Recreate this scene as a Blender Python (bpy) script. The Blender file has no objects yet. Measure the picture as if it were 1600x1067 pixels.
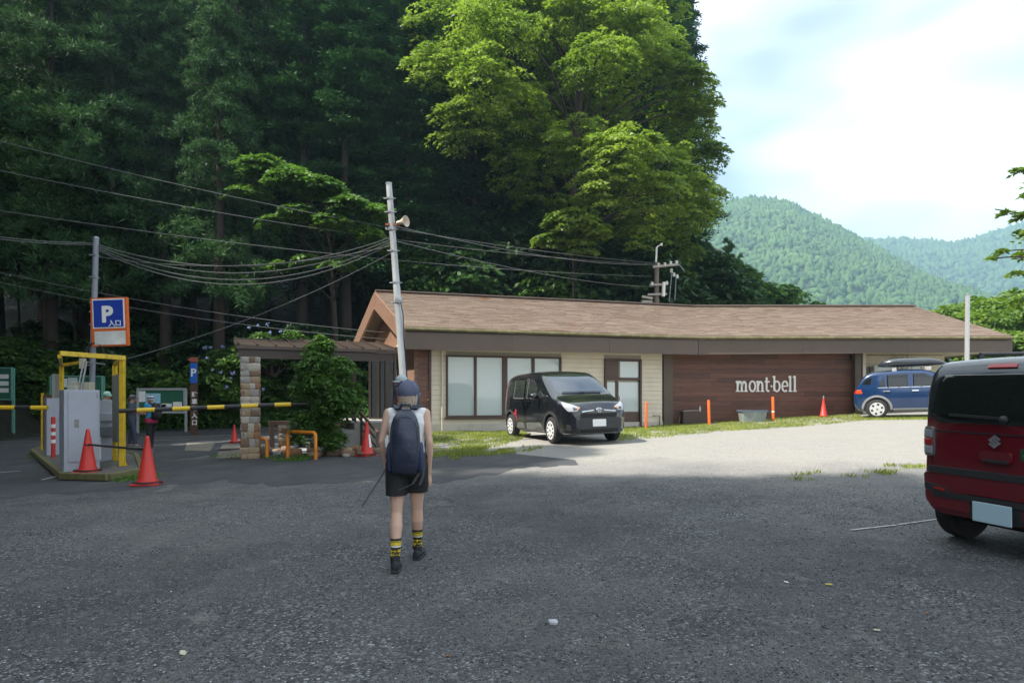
import bpy, bmesh, math, random
import numpy as np
from mathutils import Vector, Matrix, Euler
from mathutils.bvhtree import BVHTree

# ------------------------------------------------------------------ camera, sky, sun, exposure
S = bpy.context.scene
COL = S.collection
EYE = 1.6            # camera height over the ground below it
F = 1067.0           # focal length in photo pixels (24 mm)
HOR = 622.0          # photo row of the horizon
camd = bpy.data.cameras.new('camera'); cam = bpy.data.objects.new('camera', camd); COL.objects.link(cam)
cam.location = (0, 0, EYE); cam.rotation_euler = (math.pi/2, 0, 0)
camd.lens = 24; camd.sensor_width = 36; camd.shift_y = (HOR-533.5)/1600
camd.clip_start = 0.05; camd.clip_end = 8000
S.camera = cam
SUN_AZ = math.radians(-107); SUN_EL = math.radians(54)
SDIR = Vector((math.sin(SUN_AZ)*math.cos(SUN_EL), math.cos(SUN_AZ)*math.cos(SUN_EL), math.sin(SUN_EL)))
sund = bpy.data.lights.new('sun', 'SUN'); sund.energy = 4.4; sund.angle = math.radians(0.6); sund.color = (1, .93, .82)
sun = bpy.data.objects.new('sun', sund); COL.objects.link(sun); sun.location = (-30, 20, 60)
sun.rotation_euler = (-SDIR).to_track_quat('-Z', 'Y').to_euler()
W = bpy.data.worlds.new('World'); S.world = W; W.use_nodes = True
wn = W.node_tree; wn.nodes.clear()
wo = wn.nodes.new('ShaderNodeOutputWorld'); wb = wn.nodes.new('ShaderNodeBackground')
sky = wn.nodes.new('ShaderNodeTexSky'); sky.sky_type = 'NISHITA'; sky.sun_disc = False
sky.sun_elevation = SUN_EL; sky.sun_rotation = SUN_AZ; sky.air_density = 1.0; sky.dust_density = 1.5; sky.ozone_density = 1.0
wtc = wn.nodes.new('ShaderNodeTexCoord'); wmap = wn.nodes.new('ShaderNodeMapping'); wmap.inputs['Scale'].default_value = (1, 1, 2.2)
wmap.inputs['Location'].default_value = (0.35, 0.1, 0.0)
wno = wn.nodes.new('ShaderNodeTexNoise'); wno.inputs['Scale'].default_value = 2.3; wno.inputs['Detail'].default_value = 3; wno.inputs['Roughness'].default_value = .52
wr = wn.nodes.new('ShaderNodeValToRGB'); wr.color_ramp.elements[0].position = .36; wr.color_ramp.elements[1].position = .60
wr.color_ramp.elements[0].color = (.16, .16, .16, 1)
wmx = wn.nodes.new('ShaderNodeMix'); wmx.data_type = 'RGBA'; wmx.inputs['B'].default_value = (8.6, 8.9, 9.0, 1)
L = wn.links.new
L(wtc.outputs['Generated'], wmap.inputs['Vector']); L(wmap.outputs['Vector'], wno.inputs['Vector']); L(wno.outputs['Fac'], wr.inputs['Fac'])
L(wr.outputs['Color'], wmx.inputs['Factor']); L(sky.outputs['Color'], wmx.inputs['A']); L(wmx.outputs['Result'], wb.inputs['Color'])
wb.inputs['Strength'].default_value = 0.085
L(wb.outputs['Background'], wo.inputs['Surface'])
S.view_settings.view_transform = 'Standard'; S.view_settings.look = 'None'; S.view_settings.exposure = 1.38; S.view_settings.gamma = 1.0
S.view_settings.use_curve_mapping = False
S.cycles.max_bounces = 6; S.cycles.diffuse_bounces = 3; S.cycles.glossy_bounces = 3; S.cycles.transmission_bounces = 3
S.cycles.transparent_max_bounces = 6; S.cycles.volume_bounces = 0
S.cycles.use_denoising = True; S.cycles.use_adaptive_sampling = True
S.cycles.sample_clamp_indirect = 6.0

rng = np.random.default_rng(7); random.seed(7)
pi = math.pi

# ------------------------------------------------------------------ ground height and photo-pixel helpers
def sstep(a, b, x):
    t = np.clip((np.asarray(x, float)-a)/(b-a), 0, 1); return t*t*(3-2*t)
def G(x, y):
    x = np.asarray(x, float); y = np.asarray(y, float)
    z = .03*np.clip(x, -25, 25)+.025*np.clip(y, -10, 40)
    z = z+.14*np.exp(-((x-1)**2/30+(y-17)**2/20))-.15*(1-sstep(-11, -6, x))
    z = z-.27*np.exp(-((x-4)**2/50+(y-26.5)**2/34))
    return z
def g(x, y): return float(G(x, y))
def at(px, py, D): return Vector(((px-800)/F*D, D, EYE-(py-HOR)/F*D))
def gp(px, py, lift=0.0):
    """where the ray of a photo pixel meets the ground"""
    lo, hi = 1.0, 90.0
    for _ in range(50):
        m = (lo+hi)/2; p = at(px, py, m)
        if p.z > g(p.x, p.y)+lift: lo = m
        else: hi = m
    p = at(px, py, lo); return Vector((p.x, p.y, g(p.x, p.y)+lift))

# ------------------------------------------------------------------ materials
MATS = {}
def nd(nt, t, **kw):
    n = nt.nodes.new(t)
    for k, v in kw.items(): setattr(n, k, v)
    return n
def setin(n, **kw):
    for k, v in kw.items(): n.inputs[k.replace('_', ' ')].default_value = v
def c4(c): return (c[0], c[1], c[2], 1)
def mat(name, col, rough=.6, metal=0, var=.15, scale=6, bump=0, bscale=60, spec=.5, coat=0, dirt=None, dirtamt=.3, stretch=(1, 1, 1), dscale=1.5):
    """painted / plain surface: base colour with noise variation, optional dirt patches and fine bump"""
    if name in MATS: return MATS[name]
    m = bpy.data.materials.new(name); m.use_nodes = True; nt = m.node_tree; b = nt.nodes['Principled BSDF']; L = nt.links.new
    tc = nd(nt, 'ShaderNodeTexCoord'); mp = nd(nt, 'ShaderNodeMapping'); mp.inputs['Scale'].default_value = stretch
    L(tc.outputs['Object'], mp.inputs['Vector'])
    no = nd(nt, 'ShaderNodeTexNoise'); setin(no, Scale=scale, Detail=5.0, Roughness=.6); L(mp.outputs[0], no.inputs['Vector'])
    mx = nd(nt, 'ShaderNodeMix', data_type='RGBA'); mx.inputs['A'].default_value = c4([v*(1-var) for v in col]); mx.inputs['B'].default_value = c4([min(1, v*(1+var)) for v in col])
    L(no.outputs['Fac'], mx.inputs['Factor']); out = mx.outputs['Result']
    if dirt:
        n2 = nd(nt, 'ShaderNodeTexNoise'); setin(n2, Scale=dscale, Detail=7.0, Roughness=.7); L(mp.outputs[0], n2.inputs['Vector'])
        r2 = nd(nt, 'ShaderNodeMapRange'); setin(r2, From_Min=.48, From_Max=.72, To_Min=0.0, To_Max=dirtamt); L(n2.outputs['Fac'], r2.inputs['Value'])
        m2 = nd(nt, 'ShaderNodeMix', data_type='RGBA'); L(r2.outputs[0], m2.inputs['Factor']); L(out, m2.inputs['A']); m2.inputs['B'].default_value = c4(dirt); out = m2.outputs['Result']
    L(out, b.inputs['Base Color'])
    b.inputs['Roughness'].default_value = rough; b.inputs['Metallic'].default_value = metal; b.inputs['Specular IOR Level'].default_value = spec
    if coat: b.inputs['Coat Weight'].default_value = coat; b.inputs['Coat Roughness'].default_value = .04
    if bump:
        n3 = nd(nt, 'ShaderNodeTexNoise'); setin(n3, Scale=bscale, Detail=3.0); L(mp.outputs[0], n3.inputs['Vector'])
        bp = nd(nt, 'ShaderNodeBump'); setin(bp, Strength=bump, Distance=.02); L(n3.outputs['Fac'], bp.inputs['Height']); L(bp.outputs[0], b.inputs['Normal'])
    MATS[name] = m; return m
def leafmat(name, dark, light, trans=.35, rough=.55, nscale=.5, spec=.35):
    """leaves: colour by leaf and by clump, some light comes through"""
    if name in MATS: return MATS[name]
    m = bpy.data.materials.new(name); m.use_nodes = True; nt = m.node_tree; b = nt.nodes['Principled BSDF']; L = nt.links.new
    ge = nd(nt, 'ShaderNodeNewGeometry'); tc = nd(nt, 'ShaderNodeTexCoord'); no = nd(nt, 'ShaderNodeTexNoise'); setin(no, Scale=nscale, Detail=3.0)
    L(tc.outputs['Object'], no.inputs['Vector'])
    ad = nd(nt, 'ShaderNodeMath', operation='MULTIPLY_ADD'); ad.inputs[1].default_value = .55; L(ge.outputs['Random Per Island'], ad.inputs[0])
    n2 = nd(nt, 'ShaderNodeMapRange'); setin(n2, From_Min=.3, From_Max=.7, To_Min=-.1, To_Max=.55); L(no.outputs['Fac'], n2.inputs['Value']); L(n2.outputs[0], ad.inputs[2])
    oi = nd(nt, 'ShaderNodeObjectInfo'); ad2 = nd(nt, 'ShaderNodeMath', operation='MULTIPLY_ADD'); ad2.inputs[1].default_value = .3; L(oi.outputs['Random'], ad2.inputs[0]); L(ad.outputs[0], ad2.inputs[2])
    ad3 = nd(nt, 'ShaderNodeMath', operation='SUBTRACT', use_clamp=True); ad3.inputs[1].default_value = .15; L(ad2.outputs[0], ad3.inputs[0])
    mx = nd(nt, 'ShaderNodeMix', data_type='RGBA'); mx.inputs['A'].default_value = c4(dark); mx.inputs['B'].default_value = c4(light); L(ad3.outputs[0], mx.inputs['Factor'])
    L(mx.outputs['Result'], b.inputs['Base Color']); b.inputs['Roughness'].default_value = rough; b.inputs['Specular IOR Level'].default_value = spec
    tr = nd(nt, 'ShaderNodeBsdfTranslucent'); mg = nd(nt, 'ShaderNodeMix', data_type='RGBA', blend_type='MULTIPLY'); mg.inputs['Factor'].default_value = 1
    L(mx.outputs['Result'], mg.inputs['A']); mg.inputs['B'].default_value = (1.2, 1.25, .6, 1); L(mg.outputs['Result'], tr.inputs['Color'])
    ms = nd(nt, 'ShaderNodeMixShader'); ms.inputs[0].default_value = trans; L(b.outputs[0], ms.inputs[1]); L(tr.outputs[0], ms.inputs[2])
    L(ms.outputs[0], nt.nodes['Material Output'].inputs['Surface']); MATS[name] = m; return m
def glassmat(name, col, rough=.03, spec=.6, trans=0.0):
    if name in MATS: return MATS[name]
    m = mat(name, col, rough=rough, var=.05, scale=2, spec=spec, coat=.4)
    if trans: m.node_tree.nodes['Principled BSDF'].inputs['Transmission Weight'].default_value = trans
    return m

# ------------------------------------------------------------------ objects
def tag(o, label=None, cat=None, group=None, kind=None):
    if label: o['label'] = label
    if cat: o['category'] = cat
    if group: o['group'] = group
    if kind: o['kind'] = kind
    return o
def empty(name, loc=(0, 0, 0), rz=0, label=None, cat=None, group=None):
    o = bpy.data.objects.new(name, None); COL.objects.link(o); o.location = loc; o.rotation_euler = (0, 0, rz); o.empty_display_size = .2
    return tag(o, label, cat, group)
def obj(name, me, m=None, parent=None, loc=None, rot=None):
    o = bpy.data.objects.new(name, me); COL.objects.link(o)
    if m is not None and not me.materials:
        for q in (m if isinstance(m, (list, tuple)) else [m]): me.materials.append(q)
    if parent: o.parent = parent
    if loc is not None: o.location = loc
    if rot is not None: o.rotation_euler = rot
    return o
def copy_tree(o, parent=None):
    c = o.copy(); COL.objects.link(c); c.parent = parent
    for ch in list(o.children): copy_tree(ch, c)
    return c
def npmesh(name, V, Fc, smooth=False, mi=None):
    V = np.asarray(V, np.float32); Fc = np.asarray(Fc, np.int32); k = Fc.shape[1]; n = len(Fc)
    me = bpy.data.meshes.new(name); me.vertices.add(len(V)); me.vertices.foreach_set('co', V.ravel())
    me.loops.add(n*k); me.loops.foreach_set('vertex_index', Fc.ravel()); me.polygons.add(n)
    me.polygons.foreach_set('loop_start', np.arange(0, n*k, k, dtype=np.int32))
    try: me.polygons.foreach_set('loop_total', np.full(n, k, np.int32))
    except Exception: pass
    if smooth: me.polygons.foreach_set('use_smooth', np.ones(n, bool))
    if mi is not None: me.polygons.foreach_set('material_index', np.asarray(mi, np.int32))
    me.update(calc_edges=True); me.validate(); return me

class MB:
    """collects shapes, builds one mesh object"""
    def __init__(s): s.v = []; s.f = []; s.m = []; s.mi = 0
    def add(s, vs, fs):
        o = len(s.v); s.v += [tuple(v) for v in vs]; s.f += [tuple(i+o for i in f) for f in fs]; s.m += [s.mi]*len(fs); return s
    def box(s, c, d, rot=None, bevel=0):
        x, y, z = d[0]/2, d[1]/2, d[2]/2
        if bevel:
            b = min(bevel, x*.9, y*.9, z*.9); bm = bmesh.new(); bmesh.ops.create_cube(bm, size=1)
            for v in bm.verts: v.co = Vector((v.co.x*2*x, v.co.y*2*y, v.co.z*2*z))
            bmesh.ops.bevel(bm, geom=bm.edges[:], offset=b, segments=2, affect='EDGES', profile=.6)
            bm.verts.index_update(); vs = [v.co.copy() for v in bm.verts]; fs = [[v.index for v in f.verts] for f in bm.faces]; bm.free()
        else:
            vs = [Vector((i*x, j*y, k*z)) for i in (-1, 1) for j in (-1, 1) for k in (-1, 1)]
            fs = [(0, 1, 3, 2), (4, 6, 7, 5), (0, 4, 5, 1), (2, 3, 7, 6), (0, 2, 6, 4), (1, 5, 7, 3)]
        R = rot if isinstance(rot, Matrix) else (Euler(rot).to_matrix() if rot is not None else None)
        c = Vector(c)
        return s.add([(R @ v if R else v)+c for v in vs], fs)
    def bar(s, a, b, w, h=None, up=(0, 0, 1), bevel=0):
        """box from a to b, w across, h along up"""
        a, b = Vector(a), Vector(b); d = b-a; l = d.length; d.normalize(); h = h or w
        side = d.cross(Vector(up))
        if side.length < 1e-4: side = d.cross(Vector((1, 0, 0)))
        side.normalize(); u = side.cross(d)
        return s.box((a+b)/2, (l, w, h), Matrix((d, side, u)).transposed(), bevel)
    def tube(s, pts, r, n=8, cap=True):
        pts = [Vector(p) for p in pts]; k = len(pts); rs = r if isinstance(r, (list, tuple)) else [r]*k
        vs = []; fs = []; ref = None
        for i, p in enumerate(pts):
            d = (pts[min(i+1, k-1)]-pts[max(i-1, 0)]); d = d.normalized() if d.length > 1e-9 else Vector((0, 0, 1))
            if ref is None: ref = d.cross(Vector((0, 0, 1))) if abs(d.z) < .9 else d.cross(Vector((1, 0, 0)))
            ref = (ref-d*ref.dot(d)); ref = ref.normalized() if ref.length > 1e-6 else d.orthogonal().normalized()
            b = d.cross(ref)
            for j in range(n):
                a = 2*pi*j/n; vs.append(p+(ref*math.cos(a)+b*math.sin(a))*rs[i])
        for i in range(k-1):
            for j in range(n): fs.append((i*n+j, i*n+(j+1) % n, (i+1)*n+(j+1) % n, (i+1)*n+j))
        if cap: fs.append(tuple(range(n))[::-1]); fs.append(tuple((k-1)*n+j for j in range(n)))
        return s.add(vs, fs)
    def lathe(s, prof, n=24, c=(0, 0, 0), axis='z', closed=False):
        vs = []; fs = []; c = Vector(c); k = len(prof)
        for r, h in prof:
            for j in range(n):
                a = 2*pi*j/n; x, y = r*math.cos(a), r*math.sin(a)
                vs.append(c+(Vector((x, y, h)) if axis == 'z' else Vector((x, h, y)) if axis == 'y' else Vector((h, x, y))))
        for i in range(k if closed else k-1):
            i2 = (i+1) % k
            for j in range(n): fs.append((i*n+j, i*n+(j+1) % n, i2*n+(j+1) % n, i2*n+j))
        if not closed:
            if prof[0][0] > 1e-4: fs.append(tuple(range(n))[::-1])
            if prof[-1][0] > 1e-4: fs.append(tuple((k-1)*n+j for j in range(n)))
        return s.add(vs, fs)
    def prism(s, poly, z0, z1, M=None):
        """polygon in xy extruded z0..z1, then placed by matrix M"""
        n = len(poly); vs = [Vector((p[0], p[1], z0)) for p in poly]+[Vector((p[0], p[1], z1)) for p in poly]
        if M is not None: vs = [M @ v for v in vs]
        fs = [tuple(range(n))[::-1], tuple(range(n, 2*n))]+[(i, (i+1) % n, n+(i+1) % n, n+i) for i in range(n)]
        return s.add(vs, fs)
    def loft(s, rings, cap=True):
        n = len(rings[0]); vs = [p for r in rings for p in r]; fs = []
        for i in range(len(rings)-1):
            for j in range(n): fs.append((i*n+j, i*n+(j+1) % n, (i+1)*n+(j+1) % n, (i+1)*n+j))
        if cap: fs.append(tuple(range(n))[::-1]); fs.append(tuple((len(rings)-1)*n+j for j in range(n)))
        return s.add(vs, fs)
    def sphere(s, c, r, n=12, m=8):
        r = (r, r, r) if not isinstance(r, (tuple, list)) else r; c = Vector(c); vs = []; fs = []
        for i in range(1, m):
            a = pi*i/m
            for j in range(n): b = 2*pi*j/n; vs.append(c+Vector((r[0]*math.sin(a)*math.cos(b), r[1]*math.sin(a)*math.sin(b), r[2]*math.cos(a))))
        vs += [c+Vector((0, 0, r[2])), c-Vector((0, 0, r[2]))]; t = len(vs)-2
        for i in range(m-2):
            for j in range(n): fs.append((i*n+j, (i+1)*n+j, (i+1)*n+(j+1) % n, i*n+(j+1) % n))
        for j in range(n): fs.append((t, j, (j+1) % n)); fs.append((t+1, (m-2)*n+(j+1) % n, (m-2)*n+j))
        return s.add(vs, fs)
    def mesh(s, name, smooth=False, angle=None):
        me = bpy.data.meshes.new(name); me.from_pydata(s.v, [], s.f); 
        if any(s.m): me.polygons.foreach_set('material_index', s.m)
        bm = bmesh.new(); bm.from_mesh(me); bmesh.ops.recalc_face_normals(bm, faces=bm.faces[:])
        if smooth:
            for f in bm.faces: f.smooth = True
            ang = math.radians(angle or 40)
            for e in bm.edges:
                if len(e.link_faces) == 2 and e.calc_face_angle(0) > ang: e.smooth = False
        bm.to_mesh(me); bm.free(); me.update(); return me
    def build(s, name, m=None, parent=None, smooth=False, angle=None, loc=None, rot=None):
        return obj(name, s.mesh(name, smooth, angle), m, parent, loc, rot)
def text_mesh(body, size, depth=.004, bold=0.0, align='CENTER'):
    cu = bpy.data.curves.new('lettering', 'FONT'); cu.body = body; cu.size = size; cu.extrude = depth; cu.offset = bold; cu.align_x = align; cu.resolution_u = 4
    o = bpy.data.objects.new('lettering', cu); COL.objects.link(o)
    dg = bpy.context.evaluated_depsgraph_get(); me = bpy.data.meshes.new_from_object(o.evaluated_get(dg))
    bpy.data.objects.remove(o); bpy.data.curves.remove(cu); return me
FACE = Matrix(((1, 0, 0), (0, 0, -1), (0, 1, 0))).to_4x4()    # xy drawing -> upright facing -Y

def ground_sheet(name, cols, m, lift=.004, ny=24, kind='structure'):
    """draped sheet: cols = [(x, y_near, y_far)]"""
    V = []; n = len(cols)
    for x, a, b in cols:
        for j in range(ny+1): y = a+(b-a)*j/ny; V.append((x, y, g(x, y)+lift))
    Fc = [(i*(ny+1)+j, (i+1)*(ny+1)+j, (i+1)*(ny+1)+j+1, i*(ny+1)+j+1) for i in range(n-1) for j in range(ny)]
    return tag(obj(name, npmesh(name, V, Fc, True), m), kind=kind)
# ------------------------------------------------------------------ terrain
def edge_y(x):
    x = np.asarray(x, float)
    return np.interp(x, [-200, -8, -2, 3, 12, 16, 30, 60, 400], [31, 31, 36.5, 38, 38, 42, 60, 110, 700])
def hill(x, y):
    x = np.asarray(x, float); y = np.asarray(y, float)
    e = np.maximum(y-edge_y(x), np.where(y < 32, -(x+17.5+.08*np.clip(y, -30, 32)), -99))
    e = np.clip(e, 0, None)
    h = np.where(e < 3, e*.75, 2.25+(e-3)*.5)
    return np.minimum(h, 42)*(.93+.12*np.sin(x*.21)*np.cos(y*.17))
def T(x, y): return G(x, y)+hill(x, y)
def tz(x, y): return float(T(x, y))
def axis(lo, hi, step, far):
    a = [np.arange(lo, hi+1e-6, step)]; d = step; v = hi; up = []
    while v < far: d *= 1.35; v += d; up.append(v)
    d = step; v = lo; dn = []
    while v > -far: d *= 1.35; v -= d; dn.append(v)
    return np.concatenate([np.array(dn[::-1]), a[0], np.array(up)])
gx = axis(-30, 26, .5, 2600); gy = axis(-4, 46, .5, 2600)
XX, YY = np.meshgrid(gx, gy, indexing='ij'); ZZ = T(XX, YY)
ny = len(gy); ii, jj = np.meshgrid(np.arange(len(gx)-1), np.arange(ny-1), indexing='ij')
Fg = np.stack([ii*ny+jj, (ii+1)*ny+jj, (ii+1)*ny+jj+1, ii*ny+jj+1], -1).reshape(-1, 4)

def ground_material():
    m = bpy.data.materials.new('worn_asphalt_and_gravel'); m.use_nodes = True; nt = m.node_tree; b = nt.nodes['Principled BSDF']; L = nt.links.new
    tc = nd(nt, 'ShaderNodeTexCoord'); P = tc.outputs['Object']
    def noise(sc, det=5, ro=.6):
        n = nd(nt, 'ShaderNodeTexNoise'); setin(n, Scale=sc, Detail=float(det), Roughness=ro); L(P, n.inputs['Vector']); return n.outputs['Fac']
    def mr(v, a, b_, lo=0.0, hi=1.0):
        n = nd(nt, 'ShaderNodeMapRange'); setin(n, From_Min=a, From_Max=b_, To_Min=lo, To_Max=hi); L(v, n.inputs['Value']); return n.outputs[0]
    def math_(op, a, b_):
        n = nd(nt, 'ShaderNodeMath', operation=op)
        for i, q in enumerate((a, b_)):
            if isinstance(q, (int, float)): n.inputs[i].default_value = q
            else: L(q, n.inputs[i])
        return n.outputs[0]
    def mix(f, a, b_, bt='MIX'):
        n = nd(nt, 'ShaderNodeMix', data_type='RGBA', blend_type=bt)
        if isinstance(f, float): n.inputs['Factor'].default_value = f
        else: L(f, n.inputs['Factor'])
        for k, q in (('A', a), ('B', b_)):
            if isinstance(q, tuple): n.inputs[k].default_value = c4(q)
            else: L(q, n.inputs[k])
        return n.outputs['Result']
    def vor(sc, feat='F1'):
        n = nd(nt, 'ShaderNodeTexVoronoi', feature=feat); setin(n, Scale=sc); L(P, n.inputs['Vector']); return n
    v1 = vor(66); v2 = vor(125); v3 = vor(34)
    sp = nd(nt, 'ShaderNodeSeparateColor'); L(v1.outputs['Color'], sp.inputs[0]); sp2 = nd(nt, 'ShaderNodeSeparateColor'); L(v2.outputs['Color'], sp2.inputs[0])
    sp3 = nd(nt, 'ShaderNodeSeparateColor'); L(v3.outputs['Color'], sp3.inputs[0])
    # stones: mostly dark grey, some pale
    ra = nd(nt, 'ShaderNodeValToRGB'); e = ra.color_ramp.elements; e[0].position = 0; e[0].color = (.026, .028, .033, 1); e[1].position = 1; e[1].color = (.40, .41, .42, 1)
    for p_, q in ((.5, .062), (.8, .115), (.93, .21)): k = ra.color_ramp.elements.new(p_); k.color = (q*.96, q, q*1.08, 1)
    L(sp.outputs[0], ra.inputs[0])
    rb = nd(nt, 'ShaderNodeValToRGB'); e = rb.color_ramp.elements; e[0].color = (.025, .026, .03, 1); e[1].color = (.24, .245, .25, 1)
    k = rb.color_ramp.elements.new(.75); k.color = (.095, .098, .105, 1); L(sp2.outputs[0], rb.inputs[0])
    st = mix(mr(noise(1.1), .42, .6), ra.outputs[0], rb.outputs[0])
    big = mr(sp3.outputs[1], .93, .96); st = mix(math_('MULTIPLY', big, .65), st, (.2, .205, .22))
    # silt and worn brown patches
    silt = mr(noise(.34, 8, .68), .46, .66, 0, .85); silt = math_('MULTIPLY', silt, mr(noise(30, 3), .35, .6))
    st = mix(silt, st, (.19, .18, .16))
    dark = mr(noise(.19, 5), .46, .62, 0, .72); st = mix(dark, st, (.040, .042, .048))
    st = mix(math_('MULTIPLY', mr(noise(1.35, 5, .7), .655, .72), .7), st, (.026, .022, .019))
    st = mix(math_('MULTIPLY', mr(noise(.75, 9, .75), .60, .66), .55), st, (.24, .23, .21))
    spx = nd(nt, 'ShaderNodeSeparateXYZ'); L(P, spx.inputs[0])
    # pale fine gravel in front of the building
    wob = math_('MULTIPLY', math_('SUBTRACT', noise(.5, 6, .65), .5), 5.0)
    yy = math_('ADD', math_('ADD', spx.outputs[1], wob), math_('MULTIPLY', spx.outputs[0], .22))
    pale = math_('MULTIPLY', mr(yy, 10.2, 13.5), mr(math_('ADD', spx.outputs[0], math_('MULTIPLY', wob, .6)), -2.6, -.6))
    rc = nd(nt, 'ShaderNodeValToRGB'); e = rc.color_ramp.elements; e[0].color = (.11, .107, .10, 1); e[1].color = (.41, .40, .375, 1); L(sp2.outputs[1], rc.inputs[0])
    pg = mix(mr(noise(.8, 6), .45, .7, 0, .5), rc.outputs[0], (.28, .265, .23))
    st = mix(pale, st, pg)
    # soil on the hill and beyond the lot
    soil = mix(noise(2.0), (.010, .013, .007), (.028, .027, .015))
    ge = nd(nt, 'ShaderNodeNewGeometry'); sn = nd(nt, 'ShaderNodeSeparateXYZ'); L(ge.outputs['True Normal'], sn.inputs[0])
    hm = mr(sn.outputs[2], .985, .96); far = mr(spx.outputs[1], 38, 44); hm = math_('MAXIMUM', math_('MAXIMUM', hm, far), mr(spx.outputs[0], -19.0, -20.5))
    st = mix(hm, st, soil)
    L(st, b.inputs['Base Color'])
    L(mr(noise(3), .3, .7, .62, .9), b.inputs['Roughness']); b.inputs['Specular IOR Level'].default_value = .35
    h = math_('ADD', math_('MULTIPLY', v1.outputs['Distance'], -1.0), math_('MULTIPLY', v2.outputs['Distance'], -.6))
    bp = nd(nt, 'ShaderNodeBump'); setin(bp, Strength=.75, Distance=.012); L(h, bp.inputs['Height'])
    b2 = nd(nt, 'ShaderNodeBump'); setin(b2, Strength=.35, Distance=.05); L(noise(3.0, 4), b2.inputs['Height']); L(bp.outputs[0], b2.inputs['Normal'])
    L(b2.outputs[0], b.inputs['Normal']); return m
GM = ground_material()
tag(obj('ground', npmesh('ground', np.stack([XX, YY, ZZ], -1).reshape(-1, 3), Fg, True), GM), kind='structure')

def asphalt_material():
    m = mat('road_asphalt', (.043, .046, .053), rough=.8, var=.35, scale=2.2, bump=.5, bscale=160, dirt=(.11, .105, .095), dirtamt=.55, dscale=.9); return m
road_cols = []
for px_ in np.linspace(-11, 1.2, 150):
    x = float(px_)*1.0
    near = 11.3+.35*math.sin(x*.9)+.25*math.sin(x*2.3+1)+.10*math.sin(x*7.1)+.07*math.sin(x*13.7+2)+random.uniform(-.06, .06)
    if x > -2: near += .20*(x+2)**1.25
    kerb = float(np.interp(x, [-6.6, -5.8, -3.0, -1.6, 1.2], [15.3, 15.6, 16.7, 15.9, 13.0]))
    far = kerb if x > -6.6 else 24.5
    road_cols.append((x, near, max(far, near+.02)))
road_cols = [(x, 11.2+.3*math.sin(x), 24.5) for x in np.linspace(-70, -11.3, 40)]+road_cols
ground_sheet('road', road_cols, asphalt_material(), ny=30)
ground_sheet('street', [(x, 25.2, 30.6) for x in np.linspace(-70, -4, 60)], mat('street_asphalt', (.030, .033, .037), rough=.8, var=.3, scale=3, bump=.4, bscale=120), lift=.05, ny=6)
# kerb between the car park road and the street behind it
kb = MB()
for a, b in zip(np.linspace(-70, -5, 40)[:-1], np.linspace(-70, -5, 40)[1:]):
    kb.bar((a, 25.0, g(a, 25)+.03), (b, 25.0, g(b, 25)+.03), .18, .12)
tag(kb.build('kerb', mat('kerb_concrete', (.12, .12, .115), var=.3, scale=4, bump=.3)), kind='structure')

# ------------------------------------------------------------------ leaves and trees
def quads(C, N, Ln, Wd, Tn=None):
    C = np.asarray(C, float); n = len(C); N = N/np.linalg.norm(N, axis=1, keepdims=True)
    if Tn is None: Tn = rng.normal(size=(n, 3))
    Tn = Tn-N*(Tn*N).sum(1, keepdims=True); Tn /= np.linalg.norm(Tn, axis=1, keepdims=True)+1e-9
    B = np.cross(N, Tn); Ln = np.broadcast_to(np.asarray(Ln, float), (n,))[:, None]; Wd = np.broadcast_to(np.asarray(Wd, float), (n,))[:, None]
    V = np.stack([C-Tn*Ln*.5, C+B*Wd*.5-Tn*Ln*.08, C+Tn*Ln*.5, C-B*Wd*.5-Tn*Ln*.08], 1).reshape(-1, 3)
    return V, np.arange(4*n, dtype=np.int32).reshape(n, 4)
def rdir(n, up=0.0):
    d = rng.normal(size=(n, 3)); d[:, 2] += up; return d/np.linalg.norm(d, axis=1, keepdims=True)
def spray_crown(lumps, n_spray, per, leaf, spread=.42, squash=.72, droop=.25, shell=.45, upn=1.2):
    """flat leaf sprays spread through lumps (x, y, z, r)"""
    Lm = np.array(lumps, float); w = Lm[:, 3]**2; k = rng.choice(len(Lm), n_spray, p=w/w.sum())
    d = rdir(n_spray, .35); rad = Lm[k, 3]*(1-shell*rng.random(n_spray)**1.4)
    p = Lm[k, :3]+d*rad[:, None]*np.array([1, 1, squash]); R = np.clip(Lm[k, 3]*spread*rng.uniform(.6, 1.25, n_spray), .12, 1.25)
    n = n_spray*per; q = np.repeat(np.arange(n_spray), per); a = rng.random(n)*2*pi; rho = np.sqrt(rng.random(n))
    ax = d[q]*np.array([1, 1, 0]); off = np.stack([np.cos(a)*rho, np.sin(a)*rho, -droop*rho**2+rng.normal(size=n)*.055], 1)*R[q][:, None]
    off[:, 2] -= (ax[:, :2]*off[:, :2]).sum(1)*.35
    N = rng.normal(size=(n, 3))*.55; N[:, 2] += upn; N += d[q]*.35
    V, Fq = quads(p[q]+off, N, leaf*rng.uniform(.7, 1.3, n), leaf*.5*rng.uniform(.8, 1.2, n), off+rng.normal(size=(n, 3))*.2*R[q][:, None])
    return V, Fq, p
def limb(mb, a, b, r0, r1, sag=.12, n=6, k=6):
    a, b = Vector(a), Vector(b); d = b-a; j = Vector((random.gauss(0, .05), random.gauss(0, .05), 0))*d.length
    mb.tube([a+d*(i/k)+Vector((0, 0, 1))*sag*d.length*math.sin(pi*i/k)*(1 if i < k else 0)+j*math.sin(pi*i/k) for i in range(k+1)], [r0+(r1-r0)*i/k for i in range(k+1)], n, False)
BARK = mat('bark', (.045, .034, .026), rough=.9, var=.45, scale=3, bump=.8, bscale=18, stretch=(3, 3, .5))
PALEBARK = mat('pale_bark', (.16, .14, .115), rough=.9, var=.45, scale=2.5, bump=.7, bscale=14, stretch=(3, 3, .5))
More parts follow.
